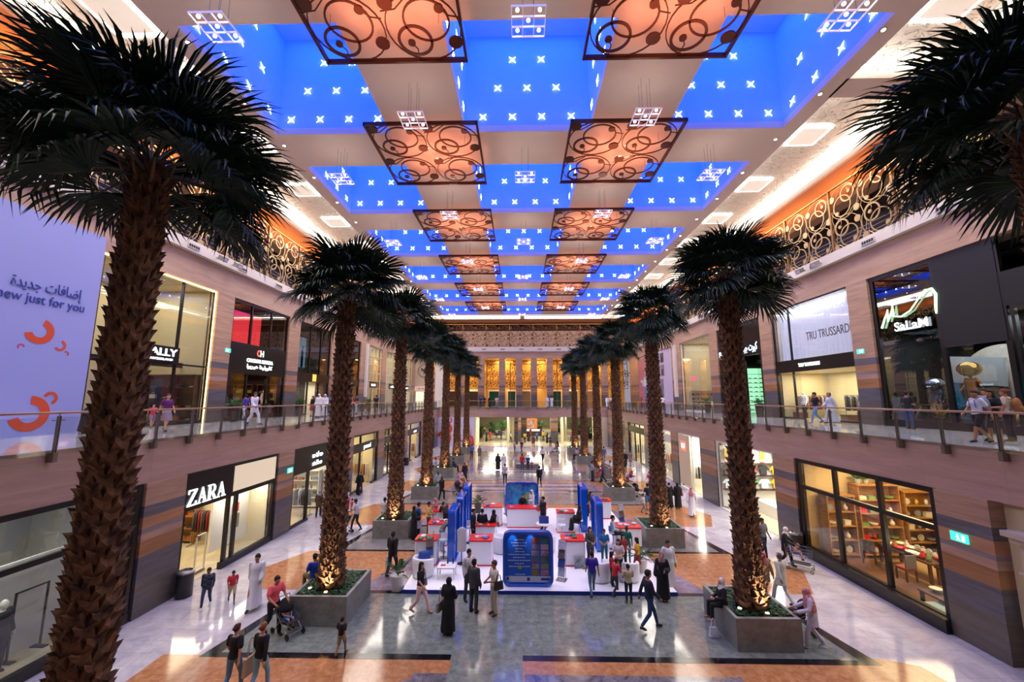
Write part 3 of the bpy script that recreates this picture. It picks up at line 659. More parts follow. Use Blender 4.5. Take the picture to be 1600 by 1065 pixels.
def palm(x, y, zb, Ht, label, seed, sc=1.0, low=-34):
    rnd = random.Random(seed); t = empty('palm_tree', (x, y, zb), 0, label, 'palm tree', 'palm trees along the hall')
    q = (round(Ht, 1), seed % 3)
    if q not in TR: TR[q] = trunk_mesh(Ht, seed % 3)
    inst('trunk', TR[q], t, rot=(0, 0, rnd.uniform(0, 6)))
    N = 38
    for i in range(N):
        u = i / (N - 1); az = i * 2.39996 + rnd.uniform(-.2, .2); el = math.radians(lerp(70, low, u ** .85) + rnd.uniform(-8, 8)); s_ = sc * rnd.uniform(.92, 1.18) * (1 if u > .12 else .8)
        inst('frond', FR[i % 4], t, (0, 0, Ht - .12 + .22 * (1 - u)), Euler((rnd.uniform(-.5, .5), -el, az), 'XYZ'), s_)
    for i in range(9):
        inst('leaf_stub', STUB, t, (.16 * math.cos(i * .7), .16 * math.sin(i * .7), Ht - .45), Euler((0, -.35, i * .7), 'XYZ'))
    return t
# planters
M['pl'] = stone('planter stone', '6b6b66', '828480', 3, None, .4, .3); M['soil'] = mat('soil', '1c130c', .95)
M['gc'] = mat('ground cover leaves', '18401a', .6, col2='2f5c28', vs=6)
def planter_mesh(w, d, h):
    a = MB(); t = .11
    a.box(-w, w, -d, -d + t, 0, h).box(-w, w, d - t, d, 0, h).box(-w, -w + t, -d + t, d - t, 0, h).box(w - t, w, -d + t, d - t, 0, h)
    return a.mesh('planter', M['pl'])
def cover_mesh(w, d, seed):
    rnd = random.Random(seed); a = MB()
    for i in range(2300):
        x, y = rnd.uniform(-w, w), rnd.uniform(-d, d)
        if x * x + (y + .25) ** 2 < .17: continue
        z = rnd.uniform(0, .13); an = rnd.uniform(0, 6.28); l = rnd.uniform(.05, .095); u = Vector((math.cos(an), math.sin(an), rnd.uniform(-.2, .6))) * l; v = Vector((-math.sin(an), math.cos(an), rnd.uniform(-.3, .3))) * l * .5
        p = Vector((x, y, z)); a.add([p - v * .3, p + u * .5 - v, p + u, p + u * .5 + v], [(0, 1, 2, 3)])
    return a.mesh('ground_cover', M['gc'])
PM = planter_mesh(.95, 1.0, .9); CM = [cover_mesh(.82, .87, s) for s in (1, 2)]
M['spot'] = mat('fitting metal', '9a9a9a', .3, metal=.8); M['spotl'] = emis('uplight lens', (1, .75, .45), 10)
SPM = MB().mat(M['spot']).lathe([(.05, 0), (.07, .02), (.075, .12), (.06, .14)], 10).mesh('fitting_body'); SPL = MB().lathe([(.055, .141), (.055, .146)], 10).mesh('lens', M['spotl'])
rows = [('left', PLY), ('right', PRY)]
M['rim'] = mat('planter rim', '9a958a', .35)
for nm, pos in rows:
    for i, (x, y) in enumerate(pos):
        o = ORD[i]; w = ['nearest', 'second', 'third', 'fourth', 'fifth', 'farthest'][i]
        t = empty('planter', (x, y + (0.3 if i else .2), .006), 0, 'square grey stone planter holding the %s palm of the %s row' % (w, nm), 'planter', 'stone planters')
        inst('planter_wall', PM, t); MB().box(-.84, .84, -.89, .89, .3, .78).build('soil', M['soil'], t)
        if i == 0: t.scale = (1.0, 1.08, 1)
        g = inst('ground_cover', CM[i % 2], None, (x, y + .25, .79)); tag(g, 'low dark green ground cover in the %s planter of the %s row' % (w, nm), 'plants', None, 'stuff')
        palm(x, y, .785, 10.55 + [0, .3, .1, .35, .2, .1][i] + (.1 if nm == 'right' else 0) , 'tall fan palm with shaggy trunk, %s along the %s row of planters' % (w, nm) + (', its base lit' if i in (0, 1, 2) else ''), i * 3 + (nm == 'right'))
        for j, (dx, dy) in enumerate(((.12, -.62), (-.55, -.35))):
            s_ = empty('uplight', (x + dx, y + dy, .80), 0, '%s small metal uplight at the foot of the %s palm in the %s row' % (['front', 'side'][j], w, nm), 'uplight', 'uplights at the palm feet')
            inst('fitting_body', SPM, s_); inst('lens', SPL, s_)
            if j == 0: lamp('SPOT', (x + dx, y + dy - .05, .98), 170, (1, .72, .42), 'uplight_lamp', rot=(PI - .42, 0, 0), size=.05, spot=1.5, blend=.8)
palm(-7.1, 7.05, 0, 11.6, 'tall fan palm closest to the camera, cut by the left edge of the view', 41, 1.05, -20)
palm(8.35, 6.1, 0, 11.75, 'fan palm mostly outside the view at the right edge, its crown hanging in', 43, 1.05, -28)
# ------------------------------------------------------------------ ceiling fittings
M['bronze'] = mat('bronze metal', '4a2416', .35, metal=.6); M['gold'] = mat('pale gold metal', 'b09468', .35, metal=.5)
M['chrome'] = mat('brushed steel', 'a0a0a0', .25, metal=.9); M['star'] = emis('star light', (.8, .95, 1), 14); M['bulb'] = emis('chandelier bulb', (1, .9, .75), 45)
M['dl'] = emis('downlight lens', (1, .9, .75), 30); M['clear'] = glassmat('clear glass', (.97, .98, 1), .08)
def motif(a, cx, cz, s, t=.03, side=1):
    """linked rings and discs in the xz plane, one square cell of half width s"""
    R = lambda dx, dz, r, w: a.ring((cx + side * dx * s, 0, cz + dz * s), r * s, w, n=28, m=4, flat=t)
    R(0, 0, .97, .028 * s / 1.4); R(-.30, .36, .44, .075 * s / 1.4); R(.12, -.22, .58, .05 * s / 1.4)
    for dx, dz, r in ((.78, .42, .19), (-.80, -.72, .19), (-.42, .42, .10), (.50, -.55, .12)): a.disk((cx + side * dx * s, 0, cz + dz * s), r * s, t, 16)
    a.tube([(cx + side * x * s, 0, cz + z * s) for x, z in ((-.42, .42), (-.30, .62), (-.34, .97))], .018 * s, 5); a.tube([(cx + side * x * s, 0, cz + z * s) for x, z in ((.5, -.55), (.72, -.35), (.98, -.3))], .018 * s, 5)
    a.tube([(cx + side * x * s, 0, cz + z * s) for x, z in ((-.98, -.5), (-.6, -.55), (-.2, -.9))], .018 * s, 5)
G = 2.82
a = MB()
for i in (-1, 1):
    for j in (-1, 1): motif(a, i * G / 2, j * G / 2, G / 2, .035)
a2 = MB()
for q in (-1, 1): a2.box(-G - .05, G + .05, -.09, .09, q * G - .05, q * G + .05); a2.box(q * G - .05, q * G + .05, -.09, .09, -G - .05, G + .05)
MO = a.mesh('scrollwork', M['bronze']); FRM = a2.mesh('frame', M['bronze']); ROD = MB().tube([(0, 0, 0), (0, 0, .5)], .012, 6).mesh('hanging_rod', M['chrome'])
CROSS = [(y0 + 19.56 - 22.6 + 1.0, 0) for y0, y1 in ROWS]
YX = [11.65 + 9.4 * k for k in range(6)]
for k, y in enumerate(YX):
    for x, nm in ((-4.95, 'left'), (5.4, 'right')):
        t = empty('ceiling_grille', (x, y, 20.85), 0, 'square bronze ring grille under the ceiling, %s in the %s column' % (ORD[k], nm), 'ceiling grille', 'bronze ceiling grilles')
        for me, n_ in ((MO, 'scrollwork'), (FRM, 'frame')): inst(n_, me, t, rot=(-PI / 2, 0, 0))
        for i in (-1, 1):
            for j in (-1, 1): inst('hanging_rod', ROD, t, (i * 2.0, j * 1.2, 0))
        lamp('AREA', (x + .3, y + .4, 20.1), 105, (1, .30, .13), 'grille_lamp', rot=(PI, 0, 0), size=3.6)
# chandeliers
a = MB(); B = .55
for u in (-B, -B / 3, B / 3, B):
    a.box(u - .012, u + .012, -B, B, -.06, .0); a.box(-B, B, u - .012, u + .012, -.06, .0)
CF = a.mesh('glass_frame', mat('crystal frame', 'e8d8f0', .08, spec=1, emit=(.9, .75, 1), es=.25))
CB = MB(); CB.sm = True; CB.ell((0, 0, 0), (.06, .06, .06), 10, 6); CB = CB.mesh('bulb', M['bulb']); WIR = MB().tube([(0, 0, 0), (0, 0, 1.7)], .008, 5).mesh('wire', M['chrome'])
def chandelier(x, y, lab):
    t = empty('chandelier', (x, y, 19.6), 0, lab, 'chandelier', 'small square chandeliers')
    inst('glass_frame', CF, t)
    for i, (dx, dy) in enumerate(((-.36, -.36), (.36, -.36), (0, 0), (-.36, .36), (.36, .36))): inst('bulb', CB, t, (dx, dy, .02))
    for dx in (-.18, .18):
        for dy in (-.18, .18): inst('wire', WIR, t, (dx, dy, 0))
for k, y in enumerate(YX):
    for x, nm in ((-10.1, 'left'), (.3, 'middle'), (10.6, 'right')): chandelier(x, y, 'square glass chandelier under a cross beam, %s in the %s column' % (ORD[k], nm))
for k in range(5):
    for x, nm in ((-4.75, 'left'), (5.55, 'right')): chandelier(x, 16.3 + 9.4 * k, 'square glass chandelier between two ring grilles, %s in the %s column' % (ORD[k], nm))
# stars
a = MB(); a.T = None
for q in range(4):
    an = PI / 4 + q * PI / 2; c, s = math.cos(an), math.sin(an); a.add([(c * .27, 0, s * .27), (-s * .024, -.02, c * .024), (0, -.05, 0), (s * .024, -.02, -c * .024)], [(0, 1, 2), (0, 2, 3)])
a.ell((0, -.03, 0), (.03, .03, .03), 8, 5)
ST = a.mesh('star_light', M['star'])
TRI = [(22.15, (-2.35, -.78, .78, 2.35)), (23.85, (-1.57, 0, 1.57)), (25.55, (-.78, .78))]
WN = {0: 'left', 1: 'middle', 2: 'right'}
for k, (y0, y1) in enumerate(ROWS[1:]):
    rw = ['nearest', 'second', 'third', 'fourth', 'fifth', 'farthest'][k]
    for c, (xa, xb) in enumerate(COLS):
        xm = (xa + xb) / 2; ym = (y0 + y1) / 2
        for lv, (z, us) in enumerate(TRI[:3 if k == 0 else 2 if k < 3 else 1]):
            for u in us:
                lab = 'white star light on the far wall of the %s blue shaft, %s row' % (WN[c], rw)
                tag(inst('star_light', ST, None, (xm + u, y1 - .01, z)), lab, 'star light', 'stars on far wall, %s shaft, %s row' % (WN[c], rw))
                for s in ((-1,) if c == 0 else (1,) if c == 2 else (-1, 1)):
                    lab = 'white star light on the %s side wall of the %s blue shaft, %s row' % ('left' if s < 0 else 'right', WN[c], rw)
                    tag(inst('star_light', ST, None, ((xa if s < 0 else xb) - s * .01, ym + u, z), (0, 0, -s * PI / 2)), lab, 'star light', 'stars on side wall, %s shaft, %s row' % (WN[c], rw))
# downlights
DB = MB().lathe([(.05, 0), (.11, 0), (.12, -.02), (.11, -.03), (.07, -.02)], 14).mesh('bezel', M['chrome']); DLn = MB().lathe([(.075, -.022), (.07, -.03)], 12).mesh('lens', M['dl'])
for i, (x, y) in enumerate(DOWN):
    if y < 10: continue
    j = i % 19 - 2
    t = empty('downlight', (x, y, ZC), 0, 'small round downlight in the %s ceiling border, %s from near end' % ('left' if x < 0 else 'right', 'first' if j < 1 else ORD[j]), 'downlight', 'ceiling border downlights')
    inst('bezel', DB, t); inst('lens', DLn, t)
# square fixtures in the side coffers
a = MB()
for q in (-1, 1): a.box(-.8, .8, q * .8 - .07, q * .8 + .07, -.06, 0); a.box(q * .8 - .07, q * .8 + .07, -.8, .8, -.06, 0)
SQ = a.mesh('light_ring', M['cove2']); SQB = MB().box(-.72, .72, -.72, .72, -.1, 0).mesh('housing', mat('fixture diffuser', 'e8e0d4', .5, emit=(1, .93, .82), es=.3))
for s, nm in ((-1, 'left'), (1, 'right')):
    for k, y in enumerate([13.0] + [21.4 + 5.35 * i for i in range(9)]):
        if abs(y - 54.4) < 1.2: continue
        t = empty('ceiling_fixture', (CX + s * 16.0, y, ZC + .82), 0, 'glowing square light on the %s patterned ceiling, %s from near end' % (nm, 'first' if k < 1 else ORD[k]), 'ceiling light', 'square lights of the side coffers')
        if k == 0: t.scale = (1.1, 1.6, 1)
        inst('light_ring', SQ, t); inst('housing', SQB, t)
# ------------------------------------------------------------------ gallery screens
PW, PH = 4.2, 4.05
a = MB()
for cxx in (-PW / 4, PW / 4):
    motif(a, cxx, PH * .27, PW / 4 * 1.02, .03); motif(a, cxx, PH * .74, PW / 4 * 1.02, .03, -1)
    a.tube([(cxx - .95, 0, .1), (cxx - .7, 0, 1.2), (cxx - .98, 0, 2.2), (cxx - .6, 0, 3.2), (cxx - .2, 0, 4.0)], .022, 5)
PAN = a.mesh('ring_panel', M['gold'])
PANF = a.mesh('ring_panel', mat('brown ring metal', '6a3f28', .4, metal=.3))
POST = MB().box(-.07, .07, -.06, .06, 0, PH + .1).mesh('post', mat('gold post', '8a6438', .35, metal=.6))
GRD = MB(); [GRD.box(-PW / 2, PW / 2, .38, .41, z, z + .035) for z in (.35, .6, .85, 1.1)]; GRD.box(-.02, .02, .38, .42, 0, 1.1)
GRD = GRD.mesh('guard_rail', M['chrome'])
RAILT = mat('gold rail', 'b8763a', .35, metal=.5)
for s, nm, X in ((-1, 'left', UL - .12), (1, 'right', UR + .12)):
    t = empty('gallery_screen', (X, 3.2, 16.02), 0, 'long gold screen of linked rings fronting the top gallery on the %s side' % nm, 'gallery screen', 'gold ring screens of the top gallery')
    for i in range(16):
        y = 2.1 + i * 4.2
        inst('ring_panel', PAN, t, (0, y, 0), (0, 0, s * -PI / 2)); inst('guard_rail', GRD, t, (0, y, 0), (0, 0, s * -PI / 2)); inst('post', POST, t, (0, y - 2.1, 0))
    inst('post', POST, t, (0, 16 * 4.2, 0))
    MB().box(-.06, .06, 0, 67.2, PH + .05, PH + .13).build('top_rail', RAILT, t)
t = empty('gallery_screen', (UL, YW + .1, 16.3), 0, 'gold screen of linked rings fronting the top gallery across the far end', 'gallery screen', 'gold ring screens of the top gallery')
for i in range(9):
    inst('ring_panel', PANF, t, (2.1 + i * 4.2, 0, 0)); inst('post', POST, t, (i * 4.2, 0, 0))
MB().box(0, 37.8, -.06, .06, PH + .05, PH + .13).build('top_rail', RAILT, t)
struct('wall_far_gallery_parapet', MB().box(UL, UR, YW + 1.2, YW + 1.5, 16.3, 19.4), mat('parapet plaster', 'c9a690', .7))
# vents and floodlights on the ledge
a = MB().mat(mat('vent white', 'c0b8b4', .5)).box(-.42, .42, -.05, 0, -.13, .13); a.mat(M['dark'])
for i in range(5): a.box(-.36 + i * .15, -.25 + i * .15, -.06, -.045, -.07, .07)
VENT = a.mesh('air_vent')
for s, nm, X in ((-1, 'left', UL + .45), (1, 'right', UR - .45)):
    for k in range(13): tag(inst('air_vent', VENT, None, (X, 13.2 + k * 4.0, 15.7), (0, 0, s * -PI / 2)), 'slotted air vent on the %s white ledge, %s from the near end' % (nm, 'first' if k < 1 else ORD[k]), 'air vent', 'air vents on the white ledges')
for k in range(9): tag(inst('air_vent', VENT, None, (-13 + k * 3.3, YW - .3, 15.9)), 'small slotted air vent on the far white ledge, %s from the left' % ('first' if k < 1 else ORD[k]), 'air vent', 'air vents on the white ledges')
a = MB().mat(M['chrome']).box(-.02, .02, -.4, .14, .0, .05); b_ = MB().mat(M['spot']).box(-.22, .22, -.18, .14, -.14, .14); b_.mat(mat('lamp glass', 'd8d8e0', .1)).box(-.18, .18, -.2, -.175, -.1, .1)
FA = a.mesh('bracket'); FB_ = b_.mesh('lamp_head')
for s, nm, X, ys in ((-1, 'left', UL + .5, (22.9, 24.2, 38.6, 39.8)), (1, 'right', UR - .5, (24.6, 26.0, 39.6, 40.8))):
    for k, y in enumerate(ys):
        t = empty('floodlight', (X + -s * .35, y, 15.62), s * -PI / 2, 'box floodlight on the %s white ledge, %s from the near end' % (nm, 'first' if k < 1 else ORD[k]), 'floodlight', 'floodlights below the ledges')
        inst('bracket', FA, t, (0, .3, 0)); inst('lamp_head', FB_, t, (0, 0, -.02), (.4, 0, 0))
# ------------------------------------------------------------------ balcony railings
M['rglass'] = glassmat('railing glass', (.93, .97, .97), .06, .03); M['hand'] = mat('handrail', 'a07a66', .3, metal=.5); M['post'] = mat('railing post', '7d746c', .35, metal=.7)
a = MB(); a.box(-.035, -.012, -.05, .02, -.28, .93).box(.012, .035, -.05, .02, -.28, .93).box(-.06, .06, -.07, .12, -.32, -.06).tube([(0, -.02, .9), (0, -.02, 1.0)], .012, 6).box(-.16, .16, -.02, -.005, .8, .83)
RP = a.mesh('post', M['post'])
def railing(lab, x0, y0, ln, rz, pitch):
    t = empty('railing', (x0, y0, ZS), rz, lab, 'railing', 'glass balcony railings')
    n = int(ln / pitch)
    for i in range(n + 1): inst('post', RP, t, (i * pitch, -.07, 0))
    g = MB().box(.05, pitch - .05, -.012, .0, -.1, .9).mesh('glass_panel', M['rglass'])
    for i in range(n): inst('glass_panel', g, t, (i * pitch, -.075, 0))
    MB().tube([(-.1, -.09, 1.02), (n * pitch + .1, -.09, 1.02)], .032, 8).build('handrail', M['hand'], t)
    return t
railing('glass balcony railing with steel posts along the right walkway', XR - .07, YE - 1.0, 60, -PI / 2, 1.55)
railing('glass balcony railing with steel posts along the left walkway', XL + .07, 3.4, 60, PI / 2, 1.55)
railing('glass balcony railing across the far end of the hall', XL + .2, YE - .07, 26.3, 0, 1.55)
# ------------------------------------------------------------------ shops
M['blk'] = mat('black shop frame', '0e0c0d', .3); M['sglass'] = glassmat('shop glass', (.95, .97, .97), .05, .01); M['dglass'] = glassmat('dark shop glass', (.35, .36, .4), .12, .01)
M['wt'] = emis('white lettering', (.9, .97, 1), 2.0); M['creamw'] = mat('cream shop wall', 'd8cba8', .6); M['wwall'] = mat('white shop wall', 'e0dcd2', .6)
M['dwall'] = mat('dark shop wall', '241a14', .7); M['wood'] = mat('honey wood', 'a8763c', .45, col2='8a5a2a', vs=3, stretch=(1, 1, 6)); M['dwood'] = mat('dark wood', '3c2216', .4)
M['lit'] = emis('shelf glow', (1, .85, .6), 2.2)
class Side:
    def __init__(s, nm, X, z):
        s.nm = nm; s.X = X; s.z = z; s.sg = 1 if nm == 'left' else -1; s.T = Matrix(((0, s.sg, 0), (1, 0, 0), (0, 0, 1))).to_4x4()
        s.rz = s.sg * PI / 2
    def P(s, u, d, z=0): return (s.X + s.sg * d, u, s.z + z)
    def mb(s): a = MB(); a.T = s.T; return a
    def root(s, name, u, d, z, label, cat, group=None): return empty(name, s.P(u, d, z), 0, label, cat, group)
    def txt(s, t, body, size, m, u, d, z, **k): return text(body, size, m, t, (s.sg * d, u, z), (PI / 2, 0, s.rz), **k)
LU = Side('left', UL, ZS); RU = Side('right', UR, ZS); LG = Side('left', XL, 0); RG = Side('right', XR, 0)
class End(Side):
    """far end wall of a shop, facing the near end"""
    def __init__(s, S_, u1, dd):
        s.X0 = S_.X - S_.sg * dd; s.Y0 = u1 - .1; s.z = S_.z; s.sg = S_.sg; s.rz = 0; s.T = Matrix(((1, 0, 0), (0, -1, 0), (0, 0, 1))).to_4x4()
    def P(s, u, d, z=0): return (s.X0 + u, s.Y0 - d, s.z + z)
def room(S_, u0, u1, h, depth, wall, light=60, floor=None, col=(1, .9, .72), z0=0):
    a = MB(); w = .06; m = M[wall] if isinstance(wall, str) else wall
    def bx(x0, x1, y0, y1, z0_, z1): a.box(min(x0, x1), max(x0, x1), y0, y1, S_.z + z0_, S_.z + z1)
    b0, b1 = S_.X, S_.X - S_.sg * depth
    for nm_, mm, q in (('wall_shop', m, (b1, b1 - S_.sg * w, u0, u1, z0, h)), ('wall_shop', m, (b0 - S_.sg * .3, b1, u0 - .02, u0 + .04, z0, h)), ('wall_shop', m, (b0 - S_.sg * .3, b1, u1 - .04, u1 + .02, z0, h)), ('ceiling_shop', m, (b0 - S_.sg * .1, b1, u0, u1, h, h + .05)), ('floor_shop', floor or M['cream'], (b0 - S_.sg * .2, b1, u0, u1, z0 + .005, z0 + .02))):
        a = MB(); bx(*q); struct(nm_, a, mm)
    if light: lamp('AREA', S_.P((u0 + u1) / 2, -depth * .45, h - .08), light, col, 'shop_lamp', size=depth * .7, sy=(u1 - u0) * .8)
def wordmark(S_, t, u, z, w, h, m, d=.09, n=7, seed=1):
    """row of small blurred strokes: lettering too far away to read"""
    rr = random.Random(seed); a = S_.mb()
    for i in range(n):
        x = u - w / 2 + w * (i + .5) / n; ww = w / n * .34; hh = h * rr.choice([.6, .6, .8, 1])
        a.box(x - ww, x - ww * .3, d, d + .02, z - h / 2, z - h / 2 + hh)
        if i % 2: a.box(x - ww, x + ww, d, d + .02, z - h / 2 + hh * .4, z - h / 2 + hh * .6)
        else: a.box(x + ww * .3, x + ww, d, d + .02, z - h / 2, z - h / 2 + h * .6)
    return a.build('lettering', m, t)
def front(S_, u0, u1, h, label, mull=(), rails=(), glass='sglass', frame='blk', band=None, door=None, plinth=.12, fw=.09, gz0=None):
    """framed glass shop front; band = (z0, z1, material); door = (u0, u1, z)"""
    t = S_.root('shop_front', (u0 + u1) / 2, 0, 0, label, 'shop front'); c = (u0 + u1) / 2
    a = S_.mb(); F = M[frame]
    a.mat(F)
    for u in (u0 + fw / 2, u1 - fw / 2) + tuple(mull): a.box(u - c - fw / 2, u - c + fw / 2, -.1, .04, 0, h)
    for z in (h - fw / 2,) + tuple(rails): a.box(u0 - c, u1 - c, -.09, .035, z - fw / 2, z + fw / 2)
    if plinth:
        segs = [(u0, u1)] if not door else [(u0, door[0]), (door[1], u1)]
        for p, q in segs:
            if q > p: a.box(p - c, q - c, -.12, .06, 0, plinth)
    a.build('frame', None, t)
    segs = [(u0, u1)] if not door else [(u0, door[0]), (door[1], u1)]
    zt = band[0] if band else (door[2] if door else h)
    for p, q in segs:
        if q > p: S_.mb().box(p - c, q - c, -.03, -.015, plinth, zt).build('glass_pane', M[glass], t)
    top = band[1] if band else zt
    if top < h - .1: S_.mb().box(u0 - c, u1 - c, -.03, -.015, top, h).build('glass_pane', M[glass], t)
    if band:
        bd = S_.mb().box(u0 - c + .02, u1 - c - .02, -.12, .07, band[0], band[1]).build('sign_band', band[2], t)
    return t, c
def frustum_bag():
    a = MB(); a.prism([(-.17, -.06), (.17, -.06), (.17, .06), (-.17, .06)], 0, .22); a.tube([(-.08, 0, .22), (-.07, 0, .33), (.07, 0, .33), (.08, 0, .22)], .01, 5); return a.mesh('handbag')
def blank(me, c='b0a090'): me.materials.clear(); me.materials.append(SLOT); return me
BAG = blank(frustum_bag())
def lathe_me(prof, name, n=14):
    a = MB(); a.sm = True; return blank(a.lathe(prof, n).mesh(name))
VASE = lathe_me([(.05, 0), (.1, .06), (.11, .14), (.05, .24), (.04, .28), (.06, .3)], 'vase'); BOWL = lathe_me([(.06, 0), (.16, .07), (.19, .13), (.17, .13), (.05, .03)], 'bowl'); JAR = lathe_me([(.07, 0), (.075, .16), (.05, .19), (.05, .22), (.055, .23), (.0, .24)], 'jar')
PLATE = blank(MB().disk((0, 0, .15), .15, .012, 18).disk((0, -.02, .15), .09, .006, 14).box(-.05, .05, 0, .06, 0, .02).mesh('plate'))
FOLD = blank(MB().box(-.16, .16, -.13, .13, 0, .05).box(-.155, .155, -.125, .125, .05, .1).box(-.15, .15, -.12, .12, .1, .15).mesh('folded_clothes'))
BOXM = blank(MB().box(-.14, .14, -.1, .1, 0, .17).box(-.15, .15, -.11, .11, .17, .21).mesh('gift_box'))
SHOE = MB(); SHOE.sm = True
for q in (-.06, .06): SHOE.tube([(q, .12, .05), (q, 0, .045), (q, -.08, .03), (q, -.14, .025)], [.035, .036, .033, .015], 8)
SHOE = blank(SHOE.mesh('shoes'))
def tee_me():
    a = MB(); P = [(-.2, 0), (.2, 0), (.21, .38), (.33, .27), (.4, .36), (.22, .58), (.08, .6), (-.08, .6), (-.22, .58), (-.4, .36), (-.33, .27), (-.21, .38)]
    n = len(P); a.add([(x, -.04, z) for x, z in P] + [(x, .04, z) for x, z in P], [tuple(range(n)), tuple(range(2 * n - 1, n - 1, -1))] + [(i, (i + 1) % n, n + (i + 1) % n, n + i) for i in range(n)]); return blank(a.mesh('hanging_shirt'))
TEE = tee_me()
TRO = blank(MB().box(-.17, .17, -.06, .06, .62, .85).box(-.17, -.02, -.055, .055, 0, .62).box(.02, .17, -.055, .055, 0, .62).mesh('hanging_trousers'))
COAT = MB(); COAT.sm = True; trunk(COAT, [((0, 0, 0), .2, .05, 1), ((0, 0, .5), .19, .05, .6), ((0, 0, .88), .21, .05), ((0, 0, .97), .06, .03)], n=20, fold=.06); COAT = blank(COAT.mesh('hanging_garment'))
GOODN = {id(BAG): ('handbag', 'handbag'), id(VASE): ('vase', 'vase'), id(BOWL): ('bowl', 'bowl'), id(JAR): ('jar', 'jar'), id(PLATE): ('plate', 'plate'), id(FOLD): ('folded_clothes', 'clothes'), id(BOXM): ('gift_box', 'box'), id(SHOE): ('shoes', 'shoes'), id(TEE): ('hanging_shirt', 'shirt'), id(TRO): ('hanging_trousers', 'trousers'), id(COAT): ('hanging_garment', 'garment')}
def good(me, p, rz, c, label, group, sc=1):
    n, cat = GOODN[id(me)]; o = inst(n, me, None, p, (0, 0, rz), sc); o.material_slots[0].link = 'OBJECT'; o.material_slots[0].material = mat('goods ' + c, c, .5)
    return tag(o, label, cat, group)
CN = {'8a1c22': 'red', 'c8a23c': 'yellow', '2a2a2e': 'black', 'd8d0c0': 'cream', '3a5a7a': 'blue', '6a8a4a': 'green', 'a05a2c': 'tan', 'c06a8a': 'pink', '4aa040': 'green', 'e0b020': 'yellow', 'c02028': 'red', 'd0e0e8': 'pale blue', '5a4a44': 'grey', '8a8f96': 'grey', 'd86020': 'orange', 'b8b0a0': 'beige'}
def shelf(S_, u, d, w, h, dp, levels, m, label, goods=None, where='', z0=0.02, group=None, rnd=random.Random(3), back=True, step=.42, cols=('8a1c22', 'd8d0c0', '2a2a2e', '3a5a7a', 'a05a2c', '6a8a4a')):
    """open shelf unit against the shop wall; goods stand on its boards"""
    t = S_.root('shelf_unit', u, d, z0, label, 'shelf unit')
    a = S_.mb(); a.box(-w / 2, -w / 2 + .05, -dp, 0, 0, h).box(w / 2 - .05, w / 2, -dp, 0, 0, h).box(-w / 2 - .03, w / 2 + .03, -dp - .02, .03, h, h + .07)
    if back: a.box(-w / 2, w / 2, -dp - .03, -dp, 0, h)
    a.build('carcass', m, t)
    for i in range(levels):
        z = .12 + i * (h - .2) / levels; S_.mb().box(-w / 2 + .05, w / 2 - .05, -dp, 0, z, z + .035).build('shelf_board', m, t)
        if goods:
            n = int((w - .3) / step)
            for k in range(n):
                me = rnd.choice(goods); c = rnd.choice(cols); x = u - w / 2 + .3 + k * (w - .6) / max(1, n - 1)
                good(me, S_.P(x, d - dp * .5, z0 + z + .037), S_.rz, c, '%s %s on the %s shelf of the %s' % (CN[c], GOODN[id(me)][1], ['bottom', 'second', 'third', 'fourth', 'fifth', 'sixth'][i], where), '%s %s, %s, level %d' % (CN[c], GOODN[id(me)][1], where, i))
    return t
def rail_rack(S_, u, d, w, h, cols, where, me=None, dense=.13, drop=1.0):
    t = S_.root('clothes_rack', u, d, .02, 'steel clothes rack in the %s' % where, 'clothes rack')
    a = S_.mb()
    for q in (-w / 2, w / 2): a.tube([(q, 0, 0), (q, 0, h)], .018, 6); a.box(q - .03, q + .03, -.25, .25, 0, .03)
    a.tube([(-w / 2, 0, h), (w / 2, 0, h)], .018, 6); a.build('rack_frame', M['chrome'], t)
    n = int(w / dense)
    for k in range(1, n):
        c = cols[k % len(cols)]; good(me or COAT, S_.P(u - w / 2 + k * w / n, d, .02 + h - drop), S_.rz + PI / 2, c, '%s garment hanging on the clothes rack in the %s' % (CN[c], where), '%s garments, %s' % (CN[c], where))
def mannequin(S_, u, d, z, label, wear, pose='stand', face=None, skin='w', h=1.8):
    return person(S_.P(u, d, z), label, pose, math.degrees(S_.rz) if face is None else face, h, skin, wear, cat='mannequin', name='mannequin')
def pot(x, y, z, label, h=1.0, r=.28, n=22, ph=.55, pc='26221f', L=.75, seed=1, cat='potted plant'):
    t = empty('potted_plant', (x, y, z), 0, label, cat, None); rnd = random.Random(seed)
    MB().lathe([(r * .75, 0), (r, ph), (r * .9, ph), (r * .85, ph - .05)], 16).build('pot', mat('pot ' + pc, pc, .3), t)
    a = MB().mat(mat('house plant leaves', '1f4a22', .5, col2='3c6a2c', vs=5))
    for i in range(n):
        an = rnd.uniform(0, 6.28); el = rnd.uniform(.35, 1.25); l = L * rnd.uniform(.7, 1.1); d = Vector((math.cos(an) * math.cos(el), math.sin(an) * math.cos(el), math.sin(el))); s_ = Vector((-math.sin(an), math.cos(an), 0)); o = Vector((0, 0, ph - .05))
        pts = [o + d * l * t_ + Vector((0, 0, -.35 * l * t_ * t_)) for t_ in (0, .35, .65, 1)]
        for j in range(3): a.add([pts[j] - s_ * .012, pts[j + 1] - s_ * .012, pts[j + 1] + s_ * .012, pts[j] + s_ * .012], [(0, 1, 2, 3)])
        for j in range(1, 9):
            b0 = pts[0].lerp(pts[3], .25 + j * .085) + Vector((0, 0, .35 * l * (.25 + j * .085) * (1 - .25 - j * .085)))
            for q in (-1, 1): e = b0 + (s_ * q * .8 + d * .6) * .17 * (1 - j * .06) - Vector((0, 0, .03)); a.add([b0, b0.lerp(e, .5) + Vector((0, 0, .02)) + d * .012, e, b0.lerp(e, .5) - d * .012], [(0, 1, 2, 3)])
    a.build('leaves', None, t); return t
